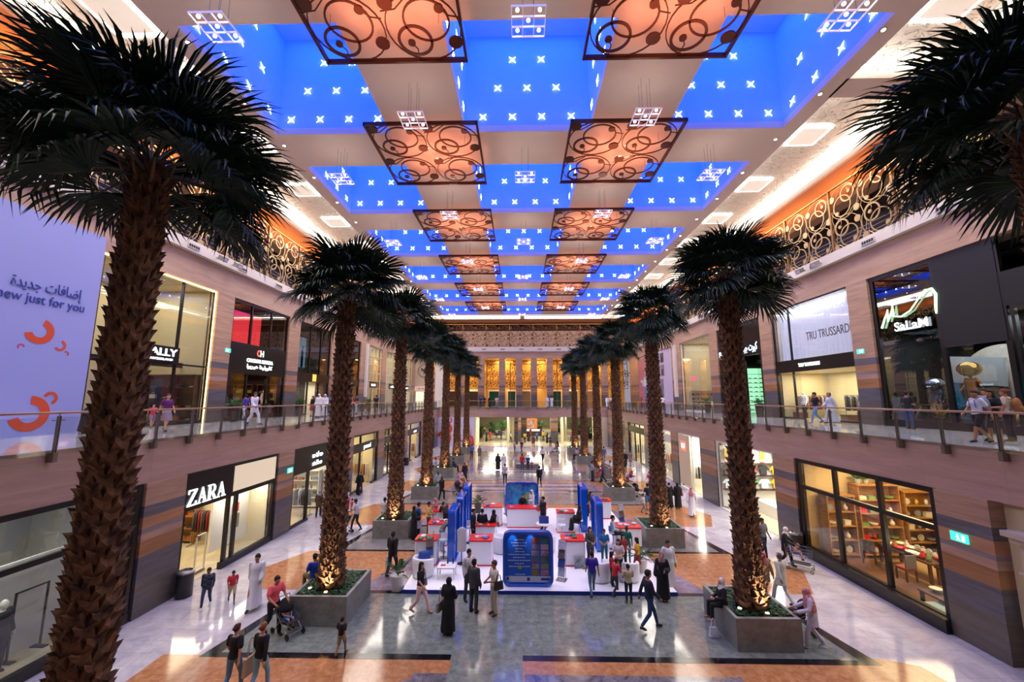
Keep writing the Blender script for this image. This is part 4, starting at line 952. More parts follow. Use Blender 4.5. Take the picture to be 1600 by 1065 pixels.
# ---- left upper floor
H = 13.82 - ZS
t = LU.root('hoarding', 9.4, .3, 0, 'white advertising hoarding with orange swirls and blue words on the left walkway', 'hoarding')
M['hoard'] = mat('hoarding print', '949cda', .5); M['hblue'] = mat('blue print', '2a3f96', .5); M['horange'] = mat('orange print', 'c84a2a', .5); M['hpink'] = mat('pink print', 'c04070', .5)
LU.mb().box(-7.2, 7.3, -.1, .05, 0, 8.47).build('board', M['hoard'], t)
LU.txt(t, arab('إضافات جديدة'), .56, M['hblue'], 5.45, .07, 5.66, fit=2.35)
LU.txt(t, 'new just for you', .5, M['hblue'], 5.38, .07, 5.14, fit=2.85)
def swoosh(S_, t, u, z, R, w, a0, a1, m, d=.06, name='printed_swirl'):
    a = S_.mb(); n = 18; V = []
    for i in range(n + 1):
        an = a0 + (a1 - a0) * i / n; ww = w
        V += [(u + (R - ww / 2) * math.cos(an), d, z + (R - ww / 2) * math.sin(an)), (u + (R + ww / 2) * math.cos(an), d, z + (R + ww / 2) * math.sin(an))]
    a.add(V + [(x, d - .012, zz) for x, _, zz in V], [(2 * i, 2 * i + 1, 2 * i + 3, 2 * i + 2) for i in range(n)] + [(2 * n + 2 + 2 * i, 2 * n + 4 + 2 * i, 2 * n + 5 + 2 * i, 2 * n + 3 + 2 * i) for i in range(n)])
    return a.build(name, m, t)
for u, z, R, w, a0, a1, m in ((5.4, 3.95, .36, .26, -2.9, 1.3, 'horange'), (6.15, 3.5, .17, .09, -2.6, 1.4, 'horange'), (6.4, 3.2, .08, .05, -1, 2.4, 'horange'), (5.5, .85, .5, .32, -2.8, 1.6, 'horange'), (6.1, 1.42, .2, .12, -1.2, 2.8, 'horange'), (4.25, .95, .2, .11, -2.6, 1.6, 'hpink'), (4.0, 1.4, .12, .07, -1, 3, 'hpink'), (4.9, 3.3, .09, .05, 0, 4, 'hpink'), (3.4, .8, .35, .2, -2.6, 1.6, 'horange')):
    swoosh(LU, t, u, z, R, w, a0, a1, M[m])
# first boutique with black sign box
room(LU, 16.95, 23.7, H - .05, 4.6, 'creamw', 150)
fr, c = front(LU, 16.95, 23.7, H - .02, 'tall boutique front edged in gold light, behind the nearest left palm', mull=(19.1, 21.4), rails=(3.25,), frame='blk', plinth=.15)
gl = emis('gold edge light', (1, .62, .22), 5)
a = LU.mb(); a.box(-3.37, 3.37, .05, .09, H - .12, H - .04).box(3.3, 3.36, .05, .09, 0, H - .04).build('light_strip', gl, fr)
sb = LU.mb().box(19.0 - c, 21.35 - c, .05, .22, 3.28, 4.12).build('sign_box', M['blk'], fr)
LU.txt(sb, 'BALLY', .52, M['wt'], 20.2 - c, .24, 3.78, bold=.012, fit=1.9); LU.txt(sb, 'SWITZERLAND', .15, M['wt'], 20.2 - c, .24, 3.43, bold=.004, fit=1.5)
a = LU.mb(); [a.box(u - .012, u + .012, -4.5, -4.46, 3.4, H) for u in (17.4, 18.0, 19.2, 19.9, 21.0, 22.2, 23.0)]; a.T = None
p = LU.root('wall_panelling', 0, 0, 0, 'cream panel joints on the upper back wall of the gold-edged boutique', 'wall panelling'); b_ = LU.mb(); [b_.box(u - .015, u + .015, -4.56, -4.5, 3.4, H - .1) for u in (17.4, 18.0, 19.2, 19.9, 21.0, 22.2, 23.0)]; b_.build('joint_lines', M['blk'], p)
struct('wall_shop_bulkhead', LU.mb().box(16.95, 23.7, -1.6, -1.5, 3.2 , 3.5).build('x', M['dwall'], None, (UL, 0, ZS)))
for i, (u, q) in enumerate(((23.65, .9), (23.65, 2.4), (23.65, 3.8))): shelf(End(LU, u, q), 0, .43, 1.35, 2.7, .4, 4, M['dwood'], 'dark wood bag shelf in the gold-edged boutique, %s from the near end' % ORD[i].replace('nearest', 'first'), [BAG, BOXM, SHOE], 'boutique %s shelf unit' % ORD[i].replace('nearest', 'first'), step=.4)
# second boutique: red upper window, black band
room(LU, 25.25, 31.55, H - .05, 4.2, 'dwall', 0); lamp('AREA', LU.P(28.4, -2, 2.9), 60, (1, .6, .3), 'shop_lamp', size=3, sy=5)
fr, c = front(LU, 25.25, 31.55, H - .02, 'boutique front with red upper window, black band and red-white monogram', mull=(27.2, 29.4), band=(3.05, 5.1, M['blk']), door=(27.3, 29.3, 3.0), plinth=.25, fw=.14)
sb = fr.children[-1]
M['wtr'] = emis('red lettering', (1, .08, .04), 3)
LU.txt(sb, 'C', .62, M['wtr'], -.25, .09, 4.55, fit=.34, bold=.01); LU.txt(sb, 'H', .62, M['wt'], .12, .09, 4.55, fit=.36, bold=.01); LU.txt(sb, 'CAROLINA HERRERA', .34, M['wt'], 0, .09, 4.0, bold=.012, fit=2.9); LU.txt(sb, arab('كارولينا هيريرا'), .36, M['wt'], 0, .09, 3.6, bold=.01, fit=2.8)
M['redp'] = mat('red screen', 'c02028', .35, emit=(1, .03, .04), es=.5)
p = LU.root('window_panel', 27.4, -.9, 5.15, 'large red translucent panel inside the upper window over the red-white monogram', 'panel'); LU.mb().box(-2.1, 2.2, -.05, 0, 0, 2.3).build('panel_sheet', M['redp'], p)
shelf(End(LU, 31.5, .95), 0, .43, 1.5, 2.4, .4, 4, M['dwood'], 'shelves left of the door inside the black-banded boutique', [BAG, FOLD], 'black-banded boutique near shelf'); shelf(End(LU, 31.5, 2.8), 0, .43, 1.5, 2.4, .4, 4, M['dwood'], 'shelves right of the door inside the black-banded boutique', [BAG, VASE], 'black-banded boutique far shelf')
mannequin(LU, 30.3, -.7, .25, 'pale mannequin in a light jacket in the black-banded boutique window', 'jacket:d8c8b0 trousers:8a7a6a')
# third: grey glass with bright poster, orange tag
room(LU, 33.25, 38.95, H - .05, 4, 'wwall', 0, col=(1, .95, .8)); lamp('AREA', LU.P(36, -2, 2.75), 110, (1, .85, .6), 'shop_lamp', size=3, sy=5)
fr, c = front(LU, 33.25, 38.95, H - .02, 'shop front with pale poster screen upstairs and a small orange sign', mull=(35.2, 37.1), band=(2.85, 3.6, M['blk']), door=(34.9, 36.6, 2.8), glass='dglass')
sb = fr.children[-1]; LU.mb().box(-.25, .35, .07, .1, 2.93, 3.55).build('orange_tag', emis('orange tag', (1, .3, .05), 2), sb)
p = LU.root('poster_screen', 34.3, -.4, 4.1, 'glowing portrait poster of two figures behind dark glass, left upper floor', 'poster'); LU.mb().box(-.9, .95, -.06, 0, 0, 2.6).build('screen', emis('poster glow', (.55, .85, .95), 1.3), p)
b_ = LU.mb().mat(mat('poster figure dark', '2a3038', .6)); 
for q in (-.35, .4): b_.box(q - .16, q + .16, .0, .02, 0, 1.5).box(q - .08, q + .1, 0, .02, 1.55, 1.85)
b_.build('printed_figures', None, p)
mannequin(LU, 34.2, -.8, .12, 'white mannequin in cream coat, shop with the small orange sign', 'longtop:c8b898 trousers:2a2a2e'); mannequin(LU, 37.9, -.8, .12, 'white mannequin in dark dress, shop with the small orange sign', 'longtop:3a2a2a skirt:3a2a2a', fem=False) if False else None
# fourth
room(LU, 40.75, 46.25, H - .05, 4, 'wwall', 0); lamp('AREA', LU.P(43.5, -2, 2.75), 110, (1, .92, .75), 'shop_lamp', size=3, sy=4)
fr, c = front(LU, 40.75, 46.25, H - .02, 'shop front with dark band and small white sign, fourth bay on the left upper floor', mull=(42.6, 44.4), band=(2.75, 3.5, M['blk']), door=(42.7, 44.3, 2.7), glass='dglass')
wordmark(LU, fr.children[-1], .4, 3.12, 1.0, .4, M['wt'], n=4)
p = LU.root('window_poster', 44.9, -.5, .3, 'colourful window poster beside the entrance under the dark band, left upper floor', 'poster'); LU.mb().box(-.7, .7, -.05, 0, 0, 2.2).build('poster_sheet', mat('poster print', '3a9ac0', .5, col2='e0b0a0', vs=1.5), p)
# fifth, sixth: cream lattices
for i, (a0, a1) in enumerate(((48.25, 53.55), (55.45, 61.25), (63.05, 68.95))):
    room(LU, a0, a1, H - .05, 3.5, 'creamw', 110, col=(1, .88, .65))
    fr, c = front(LU, a0, a1, H - .02, 'cream latticed shop front, %s beyond the white drainpipe on the left upper floor' % ['first', 'second', 'third'][i], mull=tuple(a0 + (a1 - a0) * k / 4 for k in (1, 2, 3)), rails=(2.7, 3.6, 4.6, 5.6, 6.6), frame='creamw', fw=.07)
    sb = LU.mb().box(-1.2, 1.2, .03, .1, 2.75, 3.5).build('sign_board', M['blk'], fr); wordmark(LU, sb, 0, 3.1, 1.5, .3, M['wt'], d=.11, n=8, seed=i)
for k, u in enumerate((47.9,)): tag(LU.mb().box(-.22, .22, .16, .42, 1.6, H).build('downpipe', M['white'], None, (UL, u, ZS)), 'white boxed pipe running up the left upper wall', 'pipe')
# ---- right upper floor
teal = mat('teal backdrop', '0c5a78', .5, emit=(.01, .2, .3), es=.35)
room(RU, 4.0, 21.95, H + .5, 5.0, 'dwall', 0)
M['mglass'] = glassmat('half mirrored glass', (.7, .75, .8), .14, .01)
fr, c = front(RU, 16.0, 21.95, H - .02, 'tall black glass shop front with a green brush-stroke neon sign', mull=(18.6,), rails=(), glass='mglass', fw=.2, plinth=.35)
RU.mb().box(16.1 - c, 18.55 - c, -.05, .06, 3.7, H - .1).build('black_panel', mat('black canopy', '060605', .5), fr)
M['grn'] = emis('green white neon', (.6, 1, .55), 3)
sg = RU.mb().box(-.01, .01, 0, .01, 5.5, 5.52).build('sign_mount', M['blk'], fr)
RU.txt(sg, 'SaLaM', .62, M['wt'], -.1, .06, 5.0, bold=.006, name='lettering', fit=1.7)
b_ = RU.mb(); K = lambda pts, r: b_.tube([(u, .08, z) for u, z in pts], r, 6)
K([(1.45, 5.1), (1.2, 5.6), (1.0, 6.0), (1.05, 5.4), (.8, 5.8), (.7, 6.15), (.72, 5.6), (.3, 5.5), (-.2, 5.7), (-.7, 6.2), (-1.0, 6.45), (-1.35, 6.5), (-1.5, 6.2), (-1.42, 5.6), (-1.4, 5.3)], [.05, .04, .03, .05, .04, .03, .05, .04, .03, .03, .04, .05, .06, .05, .03]); b_.build('brush_stroke', M['grn'], sg)
sg.location = (0, 1.05, 0)
fr2, c2 = front(RU, 8.6, 15.9, H - 2.9, 'wide glass display window under the black canopy, right upper floor', mull=(13.4,), glass='sglass', fw=.12, plinth=.35)
struct('wall_right_canopy', RU.mb().box(4.0, 17.25, -1.4, .05, H - 2.9, H - 1.5).build('x', mat('black canopy', '060605', .5), None, (UR, 0, ZS)))
struct('wall_right_canopy_soffit', RU.mb().box(4.0, 17.25, -3.2, -1.4, H - .3, H - .2).build('x', mat('black canopy', '060605', .5), None, (UR, 0, ZS)))
for i, (u, z) in enumerate(((16.5, H - .32), (13.6, H - .32), (15.4, H - 1.7), (12.6, H - .32))):
    t = empty('downlight', RU.P(u, -1.7 if i != 2 else -.6, z if i != 2 else H - 2.92), 0, 'cold white spot under the black canopy, %s from the far end' % ORD[i].replace('nearest', 'first'), 'downlight', 'spots of the black canopy'); inst('bezel', DB, t); inst('lens', DLn, t)
tag(RU.mb().box(9.2, 12.6, -1.3, .1, H - 2.7, H - .9).build('yellow_panel', mat('olive panel', '8a8c12', .5, emit=(.4, .42, 0), es=.12), None, (UR, 0, ZS)), 'olive yellow panel above the display window at the right edge', 'panel')
tag(RU.mb().box(9.0, 21.6, -3.4, -3.3, .2, 2.4).build('display_backdrop', teal, None, (UR, 0, ZS)), 'teal blue backdrop in the right upper display window', 'backdrop')
tag(RU.mb().box(8.8, 21.7, -3.3, -.3, .02, .35).build('display_plinth', M['blk'], None, (UR, 0, ZS)), 'low black plinth inside the right upper display window', 'plinth')
lamp('AREA', RU.P(16.5, -1.6, 4.7), 300, (.85, .95, 1), 'window_lamp', size=2.5, sy=9)
a = RU.mb(); a.sm = True; a.disk((0, 0, 0), 1, .06, 40); tag(a.build('display_disc', mat('beige disc', 'b09c86', .6), None, RU.P(18.9, -3.0, 2.0)), 'huge beige disc standing in front of the teal backdrop', 'disc').scale = (2.0, 2.0, 1.9)
box_ = RU.mb().box(-1.2, 1.2, -.1, .1, 0, 1.3).build('display_sail', mat('white sail', 'c8c4bc', .6), None, RU.P(19.9, -2.6, 2.1)); tag(box_, 'white slanted panel hung over the beige disc', 'panel'); box_.rotation_euler = (.12, 0, 0)
mannequin(RU, 20.6, -1.3, .36, 'silver mannequin with a round mirrored helmet in pink print skirt', 'tee:a0a0a8 skirt:@flower', skin='s', h=1.9); 
def helmet(u, z, c_, lab):
    a = MB(); a.sm = True; a.ell((0, 0, 0), (.42, .42, .34), 20, 14); tag(a.build('display_helmet', mat('helmet ' + c_, c_, .12, metal=.9), None, RU.P(u, -1.3, z)), lab, 'helmet')
helmet(20.6, 2.1, 'c0c0c0', 'round mirrored helmet on the silver mannequin'); helmet(18.9, 2.75, 'b08040', 'round golden helmet on the leaping mannequin')
mannequin(RU, 18.9, -1.3, .75, 'leaping bronze mannequin with golden helmet in the display window', 'tee:c86020', pose='walk', skin='t', h=1.9)
mannequin(RU, 21.3, -2.2, .36, 'dark mannequin beside the far edge of the display window', 'shirt:2a3038 skirt:6a2a3a', skin='s', h=1.85)
for i, u in enumerate((15.3, 16.5, 17.5, 18.2, 19.8, 21.4)):
    pot(*RU.P(u, -1.5 - .2 * (i % 2), .35), 'spiky seaweed plant in the display window, %s from near end' % ORD[i].replace('nearest', 'first'), L=1.0, r=.12, ph=.12, seed=i, n=26)
for i, (u, c_) in enumerate(((21.3, 'd8a020'), (20.0, 'd8a020'), (18.0, 'c86020'), (17.1, 'c8a060'))):
    a = MB(); a.sm = True; rr = random.Random(i)
    for k in range(9): an = rr.uniform(0, 6.28); a.tube([(0, 0, 0), (.12 * math.cos(an), .12 * math.sin(an), .25), (.3 * math.cos(an), .3 * math.sin(an), .45 + rr.uniform(0, .25))], [.06, .045, .03], 6)
    tag(a.build('coral', mat('coral ' + c_, c_, .5), None, RU.P(u, -.8, .35)), 'yellow orange coral prop in the display window, %s from far end' % ORD[i].replace('nearest', 'first'), 'coral')
# right: white curtain shop
room(RU, 23.45, 30.7, 3.25, 3.6, 'creamw', 230, col=(1, .88, .62))
room(RU, 23.45, 30.7, H - .05, 1.1, 'wwall', 170, z0=4.1, col=(.9, .92, 1))
fr, c = front(RU, 23.45, 30.7, H - .02, 'boutique front with white curtained upper window above a black band', mull=(28.9,), band=(3.25, 4.1, M['blk']), door=(26.2, 28.2, 3.2), plinth=.1, fw=.06)
RU.txt(fr.children[-1], 'TRU TRUSSARDI', .3, M['wt'], .1, .09, 3.67, bold=.012, fit=2.0)
RU.txt(fr.children[-1], 'TRU TRUSSARDI', .78, mat('grey print', '57504e', .5), -1.75, .05, 5.5, fit=3.7)
a = RU.mb(); a.sm = True; n = 150; V = []
for i in range(n + 1):
    u = -3.5 + 7.0 * i / n; V += [(u, .06 * math.sin(i * .9), 0), (u, .06 * math.sin(i * .9 + .2), 3.6)]
a.add(V, [(2 * i, 2 * i + 2, 2 * i + 3, 2 * i + 1) for i in range(n)]); t = RU.root('curtain', 27.05, -.5, 4.2, 'white pleated curtain filling the upper window on the right walkway', 'curtain'); a.build('fabric', mat('white curtain', 'dcdaec', .7, emit=(.75, .78, 1), es=.25), t)
rail_rack(End(RU, 30.5, 1.9), 0, .6, 2.4, 1.6, ('2a2a2e', 'b8b0a0', '5a4a44', 'a05a2c'), 'curtained boutique, near side'); rail_rack(End(RU, 27.6, 2.6), 0, .6, 1.6, 1.6, ('5a4a44', '2a2a2e', '8a8f96'), 'curtained boutique, far side')
mannequin(RU, 29.4, -.9, .1, 'mannequin in white jacket and dark trousers, far side of the curtained boutique', 'jacket:d8d8e0 trousers:26282c'); mannequin(RU, 24.4, -.9, .1, 'mannequin in pale scarf top and grey skirt, near side of the curtained boutique', 'longtop:c8c0b8 trousers:4a5a50')
for i, u in enumerate((25.5, 29.9)): tag(RU.mb().box(-.35, .35, -.3, .3, 0, .35).box(-.37, .37, -.32, .32, .35, .4).build('display_block', mat('woven brown', '6a4028', .7), None, RU.P(u, -.9, .02)), '%s woven brown display block in the curtained boutique' % ['near', 'far'][i], 'display block')
# right: green lit shoe wall
room(RU, 32.25, 39.25, H - .05, 4, 'dwall', 0)
fr, c = front(RU, 32.25, 39.25, H - .02, 'black shop front with blue white lettering and green lit shoe wall', mull=(35.0,), band=(5.0, 7.6, mat('dark gloss', '1c1414', .15)), door=(33.2, 36.6, 5.0), fw=.35, plinth=.1)
RU.txt(fr.children[-1], arab('كيرت جيجر'), .85, emis('blue white lettering', (.55, .8, 1), 3), -1.7, .09, 5.65, bold=.01, fit=2.5); RU.txt(fr.children[-1], 'KURT GEIGER', .7, emis('blue white lettering', (.55, .8, 1), 3), 2.0, .09, 5.5, bold=.01, fit=2.6)
ES = End(RU, 39.15, 2.0)
t = ES.root('shoe_wall', 0, 0, .05, 'green lit wall of shoe shelves in the black shop front', 'shoe wall'); ES.mb().box(-1.8, 1.8, -.05, .03, 0, 4.2).build('glowing_back', emis('green glow', (.35, .9, .5), .9), t)
for i in range(9): ES.mb().box(-1.8, 1.8, .03, .38, .25 + i * .42, .28 + i * .42).build('glass_shelf', mat('green glass shelf', '2a6a48', .2), t)
for i in range(8):
    for k in range(7): good(SHOE, ES.P(-1.55 + k * .52, .2, .05 + .282 + i * .42), 0, ('2a2a2e', 'd8d0c0', 'a05a2c')[(i * 3 + k) % 3], 'pair of %s shoes on the green lit shoe wall, shelf %s' % (('black', 'cream', 'tan')[(i * 3 + k) % 3], ORD[i].replace('nearest', 'first')), 'shoes on shelf %s of the green wall' % ORD[i])
lamp('AREA', RU.P(34.8, -1.5, 4.6), 60, (.8, 1, .8), 'shop_lamp', size=2, sy=5)
# right: clear glass shop with red sign
room(RU, 41.0, 48.35, H - .05, 4, 'creamw', 170, col=(1, .95, .85))
fr, c = front(RU, 41.0, 48.35, H - .02, 'frameless glass shop front with a small red sign, right upper floor', mull=(), frame='wwall', fw=.05); wordmark(RU, fr, .6, 3.6, 1.8, .35, emis('red sign', (1, .05, .2), 1.2), d=.04, n=11)
shelf(End(RU, 48.2, 2.0), 0, .43, 2.8, 2.3, .4, 4, M['wwall'], 'white shelves behind the frameless glass shop front', [BAG, VASE, BOXM], 'frameless glass shop')
tag(RU.mb().box(-.9, .9, -.4, .4, 0, 1.0).box(-.95, .95, -.45, .45, 1.0, 1.05).build('display_counter', mat('counter glow', 'd8c490', .4, emit=(1, .8, .4), es=.5), None, RU.P(42.6, -.8, .05)), 'glowing cream display counter at the frameless glass shop', 'counter')
tag(RU.mb().box(-.35, .35, .16, .4, 1.6, H).build('downpipe', M['white'], None, (UR, 49.8, ZS)), 'white boxed pipe running up the right upper wall', 'pipe')
# right: posters
M['pinkp'] = mat('pink poster', 'b06a78', .5); M['lav'] = mat('lavender wall', 'b8b0cc', .5)
t = RU.root('hoarding', 62.2, .1, 0, 'pink fashion hoarding with two figures, far end of the right upper floor', 'hoarding'); RU.mb().box(-3.7, 3.7, -.1, .02, 0, 7.6).build('board', M['pinkp'], t)
RU.txt(t, 'MAX&Co.', 1.5, mat('white print', 'e0dce0', .5), 0, .04, 3.7, sx=.8, bold=.01)
b_ = RU.mb(); b_.mat(mat('print blue', '4a7ab8', .6)).box(-.6, .6, .03, .045, 0, 3.4).mat(mat('print white', 'c8d0dc', .6)).box(-1.4, -.5, .045, .06, 0, 4.2).mat(mat('print skin', 'c09080', .6)).disk((0, .04, 5.2), .45, .012, 16).disk((-1.0, .055, 5.0), .4, .012, 16).mat(mat('print hair', '4a3028', .6)).disk((0, .035, 5.45), .5, .01, 16).mat(mat('print white', 'c8d0dc', .6)).box(-.8, .8, .03, .05, 3.2, 4.6); b_.build('printed_figures', None, t)
t = RU.root('hoarding', 54.9, .1, 0, 'lavender hoarding with framed fashion photographs, right upper floor', 'hoarding'); RU.mb().box(-3.5, 3.5, -.1, .02, 0, 7.8).build('board', M['lav'], t)
for i, (u, z, w, h_) in enumerate(((1.6, 4.4, 1.2, 1.5), (.0, 4.4, 1.2, 1.5), (1.6, 6.2, 1.2, 1.3), (.0, 6.2, 1.2, 1.3), (.8, .4, 1.9, 3.6))):
    f_ = RU.mb().box(u - w / 2 - .2, u + w / 2 - .2, .02, .05, z, z + h_).build('photograph', mat('photo grey %d' % (i % 3), ['5a4a50', '8a8090', '6a7090'][i % 3], .5, var=.5, vs=1.2), t); RU.mb().box(u - .5, u + .1, .05, .06, z + .1, z + h_ * .6).build('printed_figure', mat('photo dark', '2c2838', .6), f_)
struct('wall_right_far', RU.mb().box(51.3, 66.2, -.4, -.05, 0, H).build('x', M['wwall'], None, (UR, 0, ZS)))
# exit signs
def exitsign(S_, u, z, lab):
    t = S_.root('exit_sign', u, .12, z, lab, 'exit sign', 'green exit signs'); S_.mb().box(-.24, .24, 0, .06, 0, .26).build('sign_body', emis('exit green', (.05, .75, .6), 1.1), t)
    b_ = S_.mb(); b_.ell((.02, .07, .2), (.025, .01, .025), 8, 5); b_.tube([(.02, .07, .17), (0, .07, .1)], .02, 5); b_.tube([(0, .07, .1), (.05, .07, .04)], .012, 4); b_.tube([(0, .07, .1), (-.05, .07, .05)], .012, 4); b_.tube([(.02, .07, .16), (.07, .07, .13)], .01, 4); b_.box(-.18, -.1, .06, .07, .04, .22).build('pictogram', M['wt'], t)
exitsign(LU, 25.0, 4.3, 'green exit sign on the left upper column beside the red-white monogram shop'); exitsign(RU, 22.9, 3.9, 'green exit sign on the right upper column before the black glass shop'); exitsign(RG, 13.35, 2.95, 'green exit sign on the near right ground floor column'); exitsign(LG, 23.0, 3.2, 'green exit sign on a left ground floor column before the black shop')
# planters on the upper walkways
for S_, u, lab in ((LU, 25.0, 'beside the left column before the monogram shop'), (LU, 32.3, 'beside the left column after the monogram shop'), (LU, 40.2, 'by the third left column'), (LU, 47.2, 'by the white pipe on the left'), (RU, 31.6, 'by the right column before the curtained shop'), (RU, 40.2, 'by the second right column')):
    x, y, z = S_.P(u, 1.0, 0); pot(x, y, z, 'bushy plant in a tall dark pot ' + lab, ph=1.0, r=.32, L=.8, seed=int(u), n=26)
# ------------------------------------------------------------------ ground floor shops
HG = ZF
# left, nearest: white window display
room(LG, 2.0, 14.1, HG - .05, 3.6, mat('display white', 'a8a8a2', .6), 70, col=(1, .96, .9))
fr, c = front(LG, 4.0, 14.15, HG, 'dark framed shop window with a white display, nearest on the left ground floor', mull=(7.6,), rails=(2.95,), glass='sglass', fw=.16, plinth=.3)
tag(LG.mb().box(9.4, 14.0, -1.1, -1.0, .3, 2.8).build('display_screen', mat('display white', 'a8a8a2', .6), None, (XL, 0, 0)), 'pale display screen inside the nearest left shop window', 'screen')
mannequin(LG, 11.1, -.5, .32, 'mannequin in a black jacket in the nearest left shop window', 'jacket:1c1c22 trousers:2a2a30')
t = LG.root('clothes_stand', 11.9, -.7, .32, 'thin black clothes stand in the nearest left shop window', 'stand'); b_ = LG.mb(); b_.box(-.4, .4, -.02, .02, 1.7, 1.74).box(-.4, -.36, -.02, .02, 0, 1.74).box(.36, .4, -.02, .02, 0, 1.74).box(-.45, -.3, -.2, .2, 0, .03).box(.3, .45, -.2, .2, 0, .03).build('stand_frame', M['blk'], t)
lamp('AREA', LG.P(9.5, -.6, 3.9), 60, (1, .97, .9), 'window_lamp', size=.8, sy=6)
# left: shop with large serif white letters
room(LG, 15.95, 21.85, HG - .05, 7.0, 'creamw', 0); lamp('AREA', LG.P(19, -3, 4.2), 240, (1, .86, .62), 'shop_lamp', size=4, sy=4)
fr, c = front(LG, 15.95, 21.85, HG, 'black clothes shop front with bright white serif letters, left ground floor', mull=(18.5, 19.0), rails=(), glass='sglass', band=(2.95, HG - .02, M['blk']), door=(16.05, 18.3, 2.9), plinth=.28, fw=.14)
def serif(a, ch, x, h):
    """bold serif capital drawn as flat strokes"""
    q = lambda *P: a.add([(x + u * h, .08, v * h) for u, v in P] + [(x + u * h, .11, v * h) for u, v in P], [tuple(range(len(P))), tuple(range(2 * len(P) - 1, len(P) - 1, -1))] + [(i, (i + 1) % len(P), len(P) + (i + 1) % len(P), len(P) + i) for i in range(len(P))])
    if ch == 'Z': q((.04, .92), (.72, .92), (.72, 1), (.04, 1)); q((.04, .74), (.09, .74), (.14, .92), (.04, .92)); q((.0, 0), (.72, 0), (.72, .08), (.0, .08)); q((.66, .26), (.72, .26), (.72, .08), (.6, .08)); q((.0, .08), (.2, .08), (.72, .92), (.52, .92)); return .8
    if ch == 'A': q((.12, .05), (.18, .05), (.42, 1), (.38, 1)); q((.34, .92), (.44, 1), (.76, .05), (.56, .05)); q((.2, .32), (.6, .32), (.6, .38), (.2, .38)); q((.02, 0), (.28, 0), (.28, .06), (.02, .06)); q((.46, 0), (.86, 0), (.86, .06), (.46, .06)); return .84
    q((.12, .05), (.3, .05), (.3, .95), (.12, .95)); q((.03, 0), (.4, 0), (.4, .06), (.03, .06)); q((.03, .94), (.45, .94), (.45, 1), (.03, 1)); q((.3, .45), (.45, .45), (.45, .51), (.3, .51))
    P = [(.45 + r * math.cos(t), .725 + r * 1.02 * math.sin(t)) for r, ts in ((.27, range(-6, 7)), (.215, range(6, -7, -1))) for t in [k * PI / 12 for k in ts]]
    for k in range(12): o, i_ = P[k], P[25 - k]; o2, i2 = P[k + 1], P[24 - k]; q((o[0] + .02, o[1]), (o2[0] + .02, o2[1]), (i2[0] - .07, i2[1]), (i_[0] - .07, i_[1]))
    q((.36, .46), (.54, .5), (.84, .04), (.64, .04)); q((.6, 0), (.92, 0), (.92, .06), (.6, .06)); return .9
b_ = LG.mb(); xx = 16.06 - c
b2 = MB(); b2.T = LG.T @ Matrix.Translation((0, 0, 3.12))
for ch in 'ZARA': xx += serif(b2, ch, xx, .62) * .6
b2.build('lettering', M['wt'], fr.children[-1])
# replace right part of the band by a pale upper window
b_ = LG.mb().box(18.6 - c, 21.7 - c, .04, .09, 3.15, HG - .12).build('upper_display', mat('pale upper display', 'b8aa96', .5, emit=(1, .85, .6), es=.35), fr)
tag(LG.mb().box(19.2, 21.7, -1.3, -1.2, .3, 3.0).build('display_screen', M['wwall'], None, (XL, 0, 0)), 'white display wall behind the window beside the serif-lettered entrance', 'screen'); lamp('AREA', LG.P(20.5, -.6, 2.85), 45, (1, .95, .85), 'window_lamp', size=.7, sy=2.4)
tag(LG.mb().box(20.5, 20.85, -1.2, -1.1, 1.75, 2.15).build('fire_alarm', mat('signal red', 'c01818', .4), None, (XL, 0, 0)), 'red fire alarm box on the white display wall, left ground floor', 'alarm box')
tag(LG.mb().box(20.5, 20.85, -1.2, -1.05, 1.0, 1.65).build('wall_box', mat('grey box', '6a6862', .5), None, (XL, 0, 0)), 'grey box below the red fire alarm', 'box')
rail_rack(End(LG, 19.1, 3.2), 0, .5, 1.8, 1.7, ('8a1c22', 'c02028', 'c8a23c', '8a1c22'), 'serif-lettered shop entrance, left'); rail_rack(End(LG, 20.6, 4.4), 0, .5, 1.8, 1.7, ('2a2a2e', '8a1c22', 'd8d0c0', '4aa040'), 'serif-lettered shop entrance, middle'); rail_rack(End(LG, 21.6, 2.6), 0, .5, 1.8, 1.7, ('8a1c22', '5a4a44', '2a2a2e'), 'serif-lettered shop window, right')
shelf(End(LG, 21.8, 5.0), 0, .43, 2.8, 2.5, .4, 4, M['wood'], 'wooden clothes shelves at the back of the serif-lettered shop', [FOLD], 'serif-lettered shop back wall', cols=('8a1c22', 'd8d0c0', '2a2a2e', 'a05a2c'))
t = LG.root('security_gate', 17.9, -.6, .02, 'white security gate inside the serif-lettered shop entrance', 'security gate'); b_ = LG.mb(); b_.box(-.28, -.24, -.03, .03, 0, 1.55).box(.24, .28, -.03, .03, 0, 1.55).box(-.28, .28, -.03, .03, 1.51, 1.55).box(-.28, .28, -.03, .03, .1, .14).build('gate_frame', mat('white metal', 'd8d4cc', .4), t); LG.mb().box(-.3, .3, -.06, .06, 0, .06).build('foot', M['chrome'], t)
